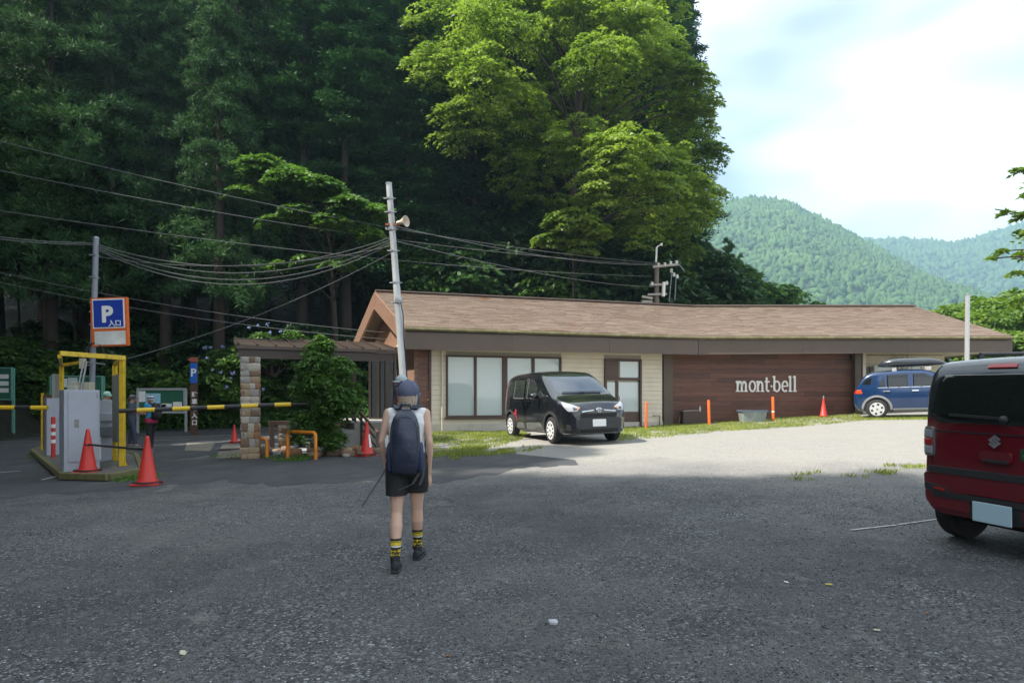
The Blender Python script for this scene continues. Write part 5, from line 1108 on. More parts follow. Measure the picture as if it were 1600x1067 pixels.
# painted lines
LINE = mat('worn_white_line', (.5, .5, .48), rough=.8, var=.3, scale=12, dirt=(.12, .12, .12), dirtamt=.9, dscale=9)
def line(a, b, w, name='painted_line'):
    a, b = gp(*a), gp(*b); d = (b-a).normalized(); s = Vector((d.y, -d.x, 0))*w/2; k = 14; V = []
    for i in range(k+1):
        p = a.lerp(b, i/k)
        for e in (-1, 1): q = p+s*e*random.uniform(.75, 1.1); V.append((q.x, q.y, g(q.x, q.y)+.009))
    tag(obj(name, npmesh(name, V, [(2*i, 2*i+1, 2*i+3, 2*i+2) for i in range(k)]), LINE), kind='structure')
line((1328, 829), (1400, 821), .035); line((1403, 820.5), (1470, 811), .03); line((0, 738.5), (32, 736), .07); line((65, 750), (98, 742), .09)
# beige concrete gutter strips by the pillar
CG = mat('old_concrete_strip', (.17, .155, .125), rough=.9, var=.2, scale=4)
def quadsheet(pts_, m, name, lift=.008):
    P_ = [gp(*q) for q in pts_]; n_ = 8; V = [];
    for i in range(n_+1):
        for j in range(n_+1):
            q = P_[0].lerp(P_[1], i/n_).lerp(P_[3].lerp(P_[2], i/n_), j/n_); V.append((q.x, q.y, g(q.x, q.y)+lift))
    return tag(obj(name, npmesh(name, V, [(i*9+j, (i+1)*9+j, (i+1)*9+j+1, i*9+j+1) for i in range(8) for j in range(8)]), m), kind='structure')
quadsheet(((288, 704), (328, 705), (336, 692), (292, 692)), CG, 'concrete_apron'); quadsheet(((336, 716), (378, 716), (380, 694), (348, 694)), CG, 'concrete_path')
dg_ = MB(); p = gp(362, 703); dg_ = empty('drain_grate', p+Vector((0, 0, .014)), .25, 'rusty steel drain grate in the concrete path beside the pillar', 'grate')
for k in range(7): mb = MB(); mb.box((0, -.24+k*.08, 0), (.62, .035, .02)); mb.build('grate_bar', mat('rusty_grate', (.07, .055, .05), rough=.7, metal=.4), dg_)
# fallen leaves and bits of litter on the asphalt
def leaf_on_ground(px, py, s, m, label, name='fallen_leaf', cat='leaf'):
    p = gp(px, py, .006); mb = MB(); pr = [(0, -1), (.45, -.55), (.35, -.1), (.75, .2), (.3, .4), (0, 1), (-.35, .45), (-.7, .1), (-.4, -.2), (-.5, -.6)]
    vs = [(a*s*.6, b*s*.6, .25*s*(a*a+.3*b*b)) for a, b in pr]+[(0, 0, .01*s)]; mb.add(vs, [(i, (i+1) % 10, 10) for i in range(10)]); mb.add([(a, b, c-.002) for a, b, c in vs], [((i+1) % 10, i, 10) for i in range(10)])
    o = mb.build(name, m, None, True, loc=p); o.rotation_euler = (random.uniform(-.2, .2), random.uniform(-.2, .2), random.random()*6); return tag(o, label, cat)
YLF = mat('yellow_leaf', (.42, .34, .06), rough=.6); PLF = mat('pale_leaf', (.45, .46, .34), rough=.6); BLF = mat('brown_leaf', (.22, .09, .03), rough=.7)
leaf_on_ground(1296, 913, .055, YLF, 'curled yellow leaf lying on the asphalt before the red car'); leaf_on_ground(286, 1020, .06, PLF, 'pale green leaf lying on the dark asphalt'); leaf_on_ground(700, 1024, .03, BLF, 'small brown leaf lying on the pebbles behind the walker'); leaf_on_ground(1448, 957, .03, BLF, 'small orange-brown leaf on the asphalt near the painted line')
leaf_on_ground(1229, 909, .035, PAP, 'small white scrap lying beside the yellow leaf', 'paper_scrap', 'litter'); leaf_on_ground(152, 956, .03, BLF, 'reddish leaf lying on the empty asphalt'); leaf_on_ground(1370, 984, .04, PLF, 'light leaf lying on the asphalt')
o = obj('white_stone', rock(2, mat('white_rock', (.42, .43, .46), rough=.8, var=.15)), None); o.location = gp(864, 972, .01); o.scale = (.055, .045, .03); tag(o, 'white angular stone lying on the dark pebbles', 'stone')
# ------------------------------------------------------------------ cars (x forward, y left, z up)
def interp(p, x): return float(np.interp(x, [q[0] for q in p], [q[1] for q in p]))
def smooth_interp(p, x, k=.06): return sum(interp(p, x+d) for d in (-k, -k/2, 0, k/2, k))/5
CHRM = mat('chrome', (.7, .7, .72), rough=.12, metal=1, var=.03); TYRE = mat('tyre', (.022, .022, .023), rough=.8, var=.25, bump=.3, bscale=90); PLAST = mat('black_plastic', (.028, .030, .033), rough=.6, var=.2)
CGLS = glassmat('car_glass', (.030, .036, .036), .02, .9); SEAM = mat('panel_gap', (.006, .006, .006), rough=.9); LENSC = glassmat('clear_lens', (.30, .32, .35), .08, .7); LENSR = glassmat('red_lens', (.38, .012, .012), .1, .6); PLATE = mat('blank_plate', (.72, .74, .76), rough=.4, var=.02); UNDER = mat('underbody', (.012, .012, .012), rough=.9)
def section(hw, zb, zt, r, crown, s):
    """half ring from bottom centre up the side to the top centre"""
    P = [(0, zb), (hw*s(zb)*.80, zb), (hw*s(zb)*.95, zb+.03)]
    zs = np.linspace(zb+.08, max(zb+.1, zt-r), 11)
    for z in zs: P.append((hw*s(z), z))
    yt = hw*s(zt-r)
    for k in range(1, 5): a = pi/2*k/4; P.append((yt-r+r*math.cos(a), zt-r+r*math.sin(a)))
    for k in (.72, .42, 0): P.append(((yt-r)*k, zt+crown*(1-k*k)))
    return P
def car_body(spec, name, m, root, split=None):
    X = spec['stations']; rings = []
    for x in X:
        hw = smooth_interp(spec['hw'], x, .02); zt = smooth_interp(spec['top'], x, spec.get('soft', .05)); zb = interp(spec['bot'], x); r = min(spec['r'], (zt-zb)*.45, hw*.5)
        half = section(hw, zb, zt, r, spec['crown'], spec['side']); ring = [Vector((x, y, z)) for y, z in half]+[Vector((x, -y, z)) for y, z in half[-2:0:-1]]; rings.append(ring)
    mb = MB(); mb.loft(rings); n = len(rings[0])
    me = mb.mesh(name, True, 35); tmp = obj(name, me, m, None)
    cut = MB()
    for wx in spec['wheels']:
        for sgn in (-1, 1): cut.lathe([(spec['arch'], sgn*(spec['W']/2-.30)), (spec['arch'], sgn*(spec['W']/2+.2))], 28, (wx, 0, spec['wr']), 'y')
    co = cut.build('cutter', None); md = tmp.modifiers.new('cut', 'BOOLEAN'); md.operation = 'DIFFERENCE'; md.object = co; md.solver = 'EXACT'
    dg = bpy.context.evaluated_depsgraph_get(); dg.update(); me2 = bpy.data.meshes.new_from_object(tmp.evaluated_get(dg)); bvh = BVHTree.FromPolygons([v for r_ in rings for v in r_], mb.f)
    bpy.data.objects.remove(tmp); bpy.data.objects.remove(co)
    if split:
        me2.materials.clear()
        for q in (m, split[1]): me2.materials.append(q)
        for p in me2.polygons: p.material_index = 1 if p.center.z > split[0](p.center.x) else 0
    o = bpy.data.objects.new(name, me2); COL.objects.link(o); o.parent = root
    if not me2.materials: me2.materials.append(m)
    return bvh, o
def rpoly(pts, r=.03, n=4):
    out = []; k = len(pts)
    for i in range(k):
        a, b, c = Vector(pts[i-1]), Vector(pts[i]), Vector(pts[(i+1) % k]); u = (a-b); v = (c-b); q = min(r, u.length*.45, v.length*.45); p0, p1 = b+u.normalized()*q, b+v.normalized()*q
        for t in np.linspace(0, 1, n): out.append(p0*(1-t)**2+b*2*t*(1-t)+p1*t*t)
    res = []
    for i in range(len(out)):
        a, b = out[i], out[(i+1) % len(out)]; m = max(1, int((b-a).length/.09))
        for j in range(m): res.append(a.lerp(b, j/m))
    return res
def decal(bvh, poly, axis, m, name, parent, eps=.004, skirt=.012, r=.03, bulge=0.0):
    """panel that follows the body: polygon drawn in the view along axis"""
    A = {'f': (Vector((1, 0, 0)), lambda a, b: Vector((0, a, b))), 'b': (Vector((-1, 0, 0)), lambda a, b: Vector((0, a, b))), 'l': (Vector((0, 1, 0)), lambda a, b: Vector((a, 0, b))), 'r': (Vector((0, -1, 0)), lambda a, b: Vector((a, 0, b))), 't': (Vector((0, 0, 1)), lambda a, b: Vector((a, b, 0)))}[axis]
    P = rpoly(poly, r) if r else [Vector(q) for q in poly]; c = sum(P, Vector((0, 0)))/len(P); n = len(P)
    def hit(q, e):
        o = A[1](q[0], q[1])+A[0]*6; h = bvh.ray_cast(o, -A[0])
        if h[0] is None: h = bvh.find_nearest(A[1](q[0], q[1])+A[0]*1.0)
        nr = h[1] if h[1].dot(A[0]) > 0 else -h[1]
        return h[0]+A[0]*e*.5+nr*e*.5
    S_ = (1.0, .97, .85, .68, .5, .32, .15); vs = [hit(q, -skirt) for q in P]; fs = []
    for si, s in enumerate(S_): vs += [hit(c+(q-c)*s, eps+bulge*(1-s*s) if si else eps*.55) for q in P]
    vs.append(hit(c, eps+bulge)); R = len(S_)+1
    for i in range(R-1):
        for j in range(n): fs.append((i*n+j, i*n+(j+1) % n, (i+1)*n+(j+1) % n, (i+1)*n+j))
    for j in range(n): fs.append(((R-1)*n+j, (R-1)*n+(j+1) % n, R*n))
    mb = MB(); mb.add(vs, fs); return mb.build(name, m, parent, True, 30)
def seam(bvh, pts, axis, parent, w=.008, m=None, name='panel_gap', eps=.003):
    for a, b in zip(pts[:-1], pts[1:]):
        a, b = Vector(a), Vector(b); d = (b-a).normalized(); s = Vector((-d.y, d.x))*w/2; k = max(1, int((b-a).length/.3))
        for i in range(k): p, q = a.lerp(b, i/k), a.lerp(b, (i+1)/k); decal(bvh, [p-s, q-s, q+s, p+s], axis, m or SEAM, name, parent, eps, .004, 0)
def wheel(parent, x, y, r, w, style, rimm, sgn):
    root_loc = Vector((x, y, r)); mb = MB(); ri = r*.68
    mb.lathe([(ri, -w/2), (r*.9, -w/2*1.02), (r*.985, -w*.40), (r, -w*.28), (r, w*.28), (r*.985, w*.40), (r*.9, w/2*1.02), (ri, w/2)], 30, (0, 0, 0), 'y'); t = mb.build('wheel', TYRE, parent, True, 40, loc=root_loc)
    mb = MB(); yo = sgn*w*.40; mb.lathe([(ri*1.0, yo+sgn*.02), (ri*.96, yo+sgn*.015), (ri*.9, yo-sgn*.02), (ri*.55, yo+sgn*.01), (ri*.25, yo+sgn*.02), (.001, yo+sgn*.022)], 30, (0, 0, 0), 'y'); mb.build('rim', rimm, t, True, 50)
    mb = MB(); mb.lathe([(ri*1.01, -sgn*w*.45), (.001, -sgn*w*.3)], 24, (0, 0, 0), 'y'); mb.build('wheel_back', UNDER, t)
    n = style
    for k in range(n):
        a = 2*pi*k/n+.3; mb = MB(); c = Vector((math.cos(a)*ri*.70, yo+sgn*.004, math.sin(a)*ri*.70)); R_ = Matrix.Rotation(-a, 3, 'Y')
        mb.box(c, (ri*.28, .05, ri*.30 if n < 7 else ri*.17), R_, bevel=.006); mb.build('rim_hole', UNDER, t)
    mb = MB(); mb.lathe([(ri*.16, yo+sgn*.02), (ri*.15, yo+sgn*.032), (.001, yo+sgn*.034)], 14, (0, 0, 0), 'y'); mb.build('hub_cap', CHRM, t, True)
    return t
def underside(spec, root):
    mb = MB(); mb.box(((spec['wheels'][0]+spec['wheels'][1])/2, 0, spec['wr']+.08), (spec['wheels'][0]-spec['wheels'][1]+.55, spec['W']*.62, .30)); 
    for wx in spec['wheels']: mb.tube([(wx, -spec['W']*.42, spec['wr']), (wx, spec['W']*.42, spec['wr'])], .05, 8)
    mb.build('underbody', UNDER, root)
def mirror_part(root, x, y, z, sgn, m, gl):
    mb = MB(); mb.sphere((x, y+sgn*.11, z), (.07, .115, .08), 12, 8); mb.bar((x, y-sgn*.02, z-.03), (x, y+sgn*.08, z-.02), .04); o = mb.build('side_mirror', m, root, True); mb = MB(); mb.box((x-.068, y+sgn*.11, z), (.01, .16, .11), bevel=.004); mb.build('mirror_glass', gl, o)
def L_to(P, hd):
    """place: ground contact P, heading vector"""
    return math.atan2(hd[1], hd[0])
def on_ground(root, wheels, W):
    z = [g(*(root.matrix_basis @ Vector((x, y, 0))).xy) for x in wheels for y in (-W/2*.85, W/2*.85)]
    front = (z[0]+z[1])/2; rear = (z[2]+z[3])/2; left = (z[1]+z[3])/2; right = (z[0]+z[2])/2
    root.location.z = (front+rear)/2-(front-rear)/(wheels[0]-wheels[1])*(wheels[0]+wheels[1])/2; root.rotation_euler[0] = math.atan2(left-right, W*.85); root.rotation_euler[1] = -math.atan2(front-rear, wheels[0]-wheels[1])

# ---- black minivan
def minivan(loc, rz, label):
    root = empty('minivan', loc, rz, label, 'car'); Wd = 1.695
    PA = mat('black_car_paint', (.008, .009, .013), rough=.22, var=.1, spec=.5, coat=1)
    side = lambda z: float(np.interp(z, [.18, .35, .6, .85, 1.0, 1.35, 1.7], [.93, .975, 1.0, .99, .965, .90, .80]))
    sp = dict(W=Wd, side=side, r=.13, crown=.03, wheels=(1.30, -1.45), wr=.31, arch=.375, soft=.09,
              stations=[-2.12, -2.10, -2.05, -1.98, -1.88]+list(np.linspace(-1.75, 1.55, 34))+[1.64, 1.72, 1.80, 1.88, 1.95, 2.01, 2.06, 2.10, 2.125],
              hw=[(-2.12, .66), (-2.05, .76), (-1.9, .82), (-1.5, .8475), (1.3, .8475), (1.6, .835), (1.8, .80), (1.95, .74), (2.06, .66), (2.13, .55)],
              top=[(-2.12, 1.02), (-2.08, 1.12), (-1.95, 1.50), (-1.8, 1.61), (-1.3, 1.67), (-.3, 1.695), (.25, 1.665), (.5, 1.60), (.8, 1.43), (1.28, 1.13), (1.45, 1.05), (1.7, .99), (1.9, .93), (2.03, .86), (2.1, .76), (2.13, .68)],
              bot=[(-2.12, .42), (-1.95, .24), (-1.8, .2), (1.8, .2), (2.0, .22), (2.13, .30)])
    bv, body = car_body(sp, 'body', PA, root); underside(sp, root)
    # windscreen, side glass
    decal(bv, [(-.60, 1.15), (.60, 1.15), (.66, 1.22), (.56, 1.575), (-.56, 1.575), (-.66, 1.22)], 'f', glassmat('windscreen', (.014, .024, .045), .015, 1.0), 'windscreen', root, .006)  # blue in the glass colour stands in for the reflected sky
    for sg, ax in ((1, 'l'), (-1, 'r')):
        decal(bv, [(.36, 1.06), (-.22, 1.06), (-.22, 1.50), (-.02, 1.545), (.24, 1.43), (.42, 1.26)], ax, CGLS, 'front_door_window', root, .004)
        decal(bv, [(.92, 1.08), (.48, 1.07), (.50, 1.22), (.60, 1.24)], ax, CGLS, 'quarter_window', root, .004, r=.02)
        decal(bv, [(-.36, 1.06), (-1.18, 1.06), (-1.18, 1.50), (-.36, 1.52)], ax, CGLS, 'sliding_door_window', root, .004)
        decal(bv, [(-1.30, 1.08), (-1.84, 1.12), (-1.78, 1.40), (-1.62, 1.50), (-1.30, 1.50)], ax, CGLS, 'rear_side_window', root, .004)
        for q in ([(.40, 1.045), (-.24, 1.045), (-.24, 1.55)], [(-.34, 1.55), (-.34, 1.045), (-1.20, 1.045), (-1.20, 1.52)]): seam(bv, q, ax, body, .022, mat('window_trim', (.16, .165, .17), rough=.3), 'window_trim', .007)
        decal(bv, [(.78, .20), (-.98, .20), (-.98, .30), (-.85, .42), (.62, .46), (.78, .40)], ax, mat('grey_cladding', (.12, .125, .13), rough=.4), 'sill_moulding', root, .012)
        for xs in ([(.98, .42), (.98, .95), (.88, 1.05)], [(-.28, .42), (-.29, 1.05), (-.29, 1.54)], [(-1.24, .72), (-1.24, 1.5)], [(-.3, .98), (-1.24, .98)]): seam(bv, xs, ax, body)
        for hx in (-.16, -.42): decal(bv, [(hx-.10, .945), (hx+.10, .945), (hx+.10, .985), (hx-.10, .985)], ax, PA, 'door_handle', root, .03, r=.015)
        mirror_part(root, .62, sg*.83, 1.10, sg, PA, CHRM)
        for wx in sp['wheels']:
            for k in range(14):
                a0, a1 = -.15+k*3.44/14, -.15+(k+1)*3.44/14; ri, ro = .375, .445
                q = [(wx+ri*math.cos(a0), .31+ri*math.sin(a0)), (wx+ro*math.cos(a0), .31+ro*math.sin(a0)), (wx+ro*math.cos(a1), .31+ro*math.sin(a1)), (wx+ri*math.cos(a1), .31+ri*math.sin(a1))]
                if min(p[1] for p in q) > .2: decal(bv, q, ax, PLAST, 'arch_trim', body, .010, .01, 0)
    # headlights, grille, bumper
    for sg in (1, -1):
        hl = decal(bv, [(sg*.42, .83), (sg*.58, .90), (sg*.75, .97), (sg*.76, .86), (sg*.70, .74), (sg*.52, .75)], 'f', LENSC, 'headlight', root, .012, r=.025)
        decal(bv, [(sg*.50, .80), (sg*.60, .84), (sg*.60, .77), (sg*.53, .77)], 'f', mat('lamp_bezel', (.05, .05, .055), rough=.3), 'lamp_bezel', hl, .018, r=.01); decal(bv, [(sg*.44, .815), (sg*.50, .83), (sg*.50, .79), (sg*.46, .79)], 'f', mat('amber_lens', (.5, .16, .02), rough=.2), 'indicator', hl, .018, r=.01)
        decal(bv, [(sg*.66, .44), (sg*.73, .46), (sg*.72, .33), (sg*.64, .32)], 'f', PLAST, 'fog_lamp_recess', root, .008, r=.02)
    gr = decal(bv, [(-.46, .70), (.46, .70), (.44, .60), (-.44, .60)], 'f', UNDER, 'grille', root, .006, r=.02)
    for k in range(4): decal(bv, [(-.44, .612+k*.023), (.44, .612+k*.023), (.44, .622+k*.023), (-.44, .622+k*.023)], 'f', PLAST, 'grille_bar', gr, .016, .006, 0)
    decal(bv, [(-.56, .56), (-.50, .595), (.50, .595), (.56, .56), (.56, .38), (.48, .33), (-.48, .33), (-.56, .38)], 'f', PLAST, 'bumper_panel', root, .016, r=.03)
    li = decal(bv, [(-.48, .35), (.48, .35), (.46, .285), (-.46, .285)], 'f', UNDER, 'lower_intake', root, .02, r=.02)
    seam(bv, [(-.75, .25), (.75, .25)], 'f', root, .03, CHRM, 'lower_trim', .012)
    decal(bv, [(-.165, .40), (.165, .40), (.165, .56), (-.165, .56)], 'f', PLATE, 'number_plate', root, .03, r=.008)
    seam(bv, [(-.42, .735), (-.12, .765)], 'f', root, .018, CHRM, 'grille_trim', .01); seam(bv, [(.12, .765), (.42, .735)], 'f', root, .018, CHRM, 'grille_trim', .01)
    # round three-oval badge
    h = bv.ray_cast(Vector((5, 0, .765)), Vector((-1, 0, 0)))[0]; mb = MB()
    for (ry, rz_) in ((.07, .05), (.024, .045), (.052, .022)):
        mb.tube([h+Vector((.02, ry*math.cos(a), rz_*math.sin(a)+(.018 if ry == .052 else 0))) for a in np.linspace(0, 2*pi, 20)], .007, 6)
    mb.build('badge', CHRM, root, True)
    for y0, y1 in ((-.1, .5), (-.5, .05)):
        mb = MB(); a = bv.ray_cast(Vector((5, y0, 1.17)), Vector((-1, 0, 0)))[0]; b = bv.ray_cast(Vector((5, y1, 1.16)), Vector((-1, 0, 0)))[0]; mb.bar(a+Vector((.02, 0, .02)), b+Vector((.02, 0, .02)), .02, .014); mb.build('wiper', PLAST, root)
    seam(bv, [(1.32, -.6), (1.62, -.74), (1.9, -.62)], 't', body); seam(bv, [(1.32, .6), (1.62, .74), (1.9, .62)], 't', body)
    for sg in (-1, 1): decal(bv, [(sg*.70, .95), (sg*.78, .95), (sg*.72, 1.4), (sg*.62, 1.42)], 'b', LENSR, 'tail_lamp', root, .008)
    decal(bv, [(-.58, 1.1), (.58, 1.1), (.52, 1.5), (-.52, 1.5)], 'b', CGLS, 'rear_window', root, .004)
    # red rental mark on the rear door
    rm_ = mat('red_mark', (.33, .02, .03), rough=.4)
    decal(bv, [(-1.06, .62), (-.90, .60), (-.93, .42), (-.97, .62), (-1.02, .62)], 'r', rm_, 'red_mark', root, .005, r=0); decal(bv, [(-1.04, .60), (-.92, .60), (-.93, .74), (-.99, .77), (-1.04, .72)], 'r', rm_, 'red_mark', root, .0055, r=.02); decal(bv, [(-1.16, .66), (-1.04, .68), (-1.04, .62), (-1.16, .63)], 'r', rm_, 'red_mark', root, .005, r=.01)
    rim = mat('white_wheel_cover', (.62, .63, .64), rough=.4, var=.06)
    for wx in sp['wheels']:
        for sg in (1, -1): wheel(root, wx, sg*(Wd/2-.10), .31, .185, 10, rim, sg)
    on_ground(root, sp['wheels'], Wd); return root
fr = gp(866, 693); hd = Vector((.34, -.94, 0)).normalized(); lat = Vector((-hd.y, hd.x, 0))        # front right wheel contact, heading
P = fr-hd*1.30+lat*.75
minivan((P.x, P.y, 0), math.atan2(hd.y, hd.x), 'glossy black minivan with white wheel covers parked before the frosted windows')

# ---- blue compact SUV with roof box
DGLS = glassmat('tinted_glass', (.010, .012, .013), .02, .5)
def suv(loc, rz, label):
    root = empty('compact_suv', loc, rz, label, 'car'); Wd = 1.695; PA = mat('blue_car_paint', (.004, .026, .090), rough=.25, var=.08, coat=1, metal=.1)
    side = lambda z: float(np.interp(z, [.2, .4, .7, .95, 1.05, 1.35, 1.62], [.95, .98, 1.0, .985, .95, .86, .76]))
    sp = dict(W=Wd, side=side, r=.12, crown=.03, wheels=(1.23, -1.295), wr=.33, arch=.40, soft=.07,
              stations=[-1.99, -1.96, -1.9, -1.82]+list(np.linspace(-1.7, 1.5, 32))+[1.6, 1.7, 1.78, 1.86, 1.92, 1.97, 2.0],
              hw=[(-1.99, .66), (-1.9, .76), (-1.75, .82), (-1.3, .8475), (1.2, .8475), (1.55, .82), (1.8, .75), (2.0, .58)],
              top=[(-1.99, .78), (-1.97, .95), (-1.9, 1.08), (-1.75, 1.32), (-1.62, 1.48), (-1.4, 1.56), (-.6, 1.615), (0, 1.60), (.25, 1.56), (.6, 1.38), (1.0, 1.10), (1.25, 1.04), (1.7, .98), (1.9, .90), (2.0, .70)],
              bot=[(-1.99, .45), (-1.85, .27), (-1.6, .23), (1.7, .23), (2.0, .35)])
    bv, body = car_body(sp, 'body', PA, root); underside(sp, root); SIL = mat('grey_trim', (.22, .23, .24), rough=.45)
    for sg, ax in ((1, 'l'), (-1, 'r')):
        for nm, q in (('front_door_window', [(.62, 1.07), (-.22, 1.06), (-.22, 1.49), (.10, 1.49), (.30, 1.38)]), ('rear_door_window', [(-.36, 1.06), (-.98, 1.06), (-.98, 1.47), (-.36, 1.49)]), ('quarter_window', [(-1.03, 1.07), (-1.24, 1.08), (-1.06, 1.44)]), ('rear_side_window', [(-1.46, 1.16), (-1.74, 1.16), (-1.62, 1.33), (-1.40, 1.42)])): decal(bv, q, ax, DGLS, nm, root, .004, r=.02)
        seam(bv, [(.66, 1.045), (-1.28, 1.045)], ax, body, .022, CHRM, 'chrome_strip', .006)
        for xs in ([(.82, .45), (.82, .95)], [(-.29, .45), (-.29, 1.5)], [(-.95, .75), (-1.05, 1.05)]): seam(bv, xs, ax, body)
        for hx in (-.16, -1.0): decal(bv, [(hx-.10, .905), (hx+.10, .905), (hx+.10, .945), (hx-.10, .945)], ax, CHRM, 'door_handle', root, .03, r=.015)
        decal(bv, [(.75, .23), (-.82, .23), (-.82, .34), (.75, .34)], ax, SIL, 'sill_moulding', root, .014)
        mirror_part(root, .50, sg*.80, 1.10, sg, PA, CHRM)
        for wx in sp['wheels']:
            for k in range(14):
                a0, a1 = -.1+k*3.34/14, -.1+(k+1)*3.34/14; ri, ro = .40, .47
                q = [(wx+r_*math.cos(a), .33+r_*math.sin(a)) for r_, a in ((ri, a0), (ro, a0), (ro, a1), (ri, a1))]; decal(bv, q, ax, SIL, 'arch_trim', body, .010, .01, 0)
        decal(bv, [(-1.72, .86), (-1.90, .86), (-1.93, .98), (-1.76, 1.0)], ax, mat('tail_orange', (.55, .06, .015), rough=.2), 'tail_lamp', root, .010, r=.02)
    for sg in (-1, 1): decal(bv, [(sg*.45, .86), (sg*.76, .86), (sg*.76, .98), (sg*.45, .98)], 'b', LENSR, 'tail_lamp', root, .01); decal(bv, [(sg*.45, .74), (sg*.74, .80), (sg*.74, .9), (sg*.45, .84)], 'f', LENSC, 'headlight', root, .01)
    decal(bv, [(-.55, 1.12), (.55, 1.12), (.48, 1.42), (-.48, 1.42)], 'b', DGLS, 'rear_window', root, .004); decal(bv, [(-.60, 1.14), (.60, 1.14), (.52, 1.52), (-.52, 1.52)], 'f', DGLS, 'windscreen', root, .005)
    decal(bv, [(-.5, .72), (.5, .72), (.5, .5), (-.5, .5)], 'f', UNDER, 'grille', root, .006)
    rim = mat('silver_wheel', (.62, .63, .65), rough=.35, metal=.3, var=.05)
    for wx in sp['wheels']:
        for sg in (1, -1): wheel(root, wx, sg*(Wd/2-.11), .33, .19, 6, rim, sg)
    on_ground(root, sp['wheels'], Wd)
    # roof bars and box: a separate thing carried on the roof
    rt = empty('roof_box', root.location, 0, 'dark glossy roof box on bars on top of the blue compact car', 'roof box'); rt.rotation_euler = root.rotation_euler
    BXM = mat('roof_box_black', (.022, .028, .036), rough=.2, coat=.6, var=.1); rings = []
    for t in np.linspace(-1, 1, 17):
        x = -.25+t*1.0; k = max(.02, 1-abs(t)**3.5)**.5; w = .40*(.35+.65*k); zb = 1.72+.04*(1-k); zt = 1.75+.25*k*(1-.12*t); n_ = 16; rings.append([Vector((x, .18+w*math.copysign(abs(math.cos(a))**.6, math.cos(a)), (zb+zt)/2+(zt-zb)/2*math.copysign(abs(math.sin(a))**.7, math.sin(a)))) for a in np.linspace(0, 2*pi, n_, endpoint=False)])
    mb = MB(); mb.loft(rings); o = mb.build('shell', BXM, rt, True, 60); o.location = (0, -.36, 0)
    for x in (-.75, .25):
        mb = MB(); mb.bar((x, -.62, 1.69), (x, .62, 1.69), .05, .035); mb.build('cross_bar', PLAST, rt)
        for y in (-.60, .60): mb = MB(); mb.box((x, y, 1.63), (.14, .07, .13), bevel=.02); mb.build('bar_foot', mat('bar_foot_grey', (.35, .36, .38), rough=.4), rt)
    seam_ = MB(); seam_.box((-.25, -.18-.0, 1.80), (1.7, .01, .01)); return root
rw = gp(1371, 654); hd = Vector((.875, -.485, 0)).normalized(); lat = Vector((-hd.y, hd.x, 0)); P = rw+hd*1.295+lat*.74
suv((P.x, P.y, 0), math.atan2(hd.y, hd.x), 'bright blue compact car with orange tail lamp and silver wheels by the building end')

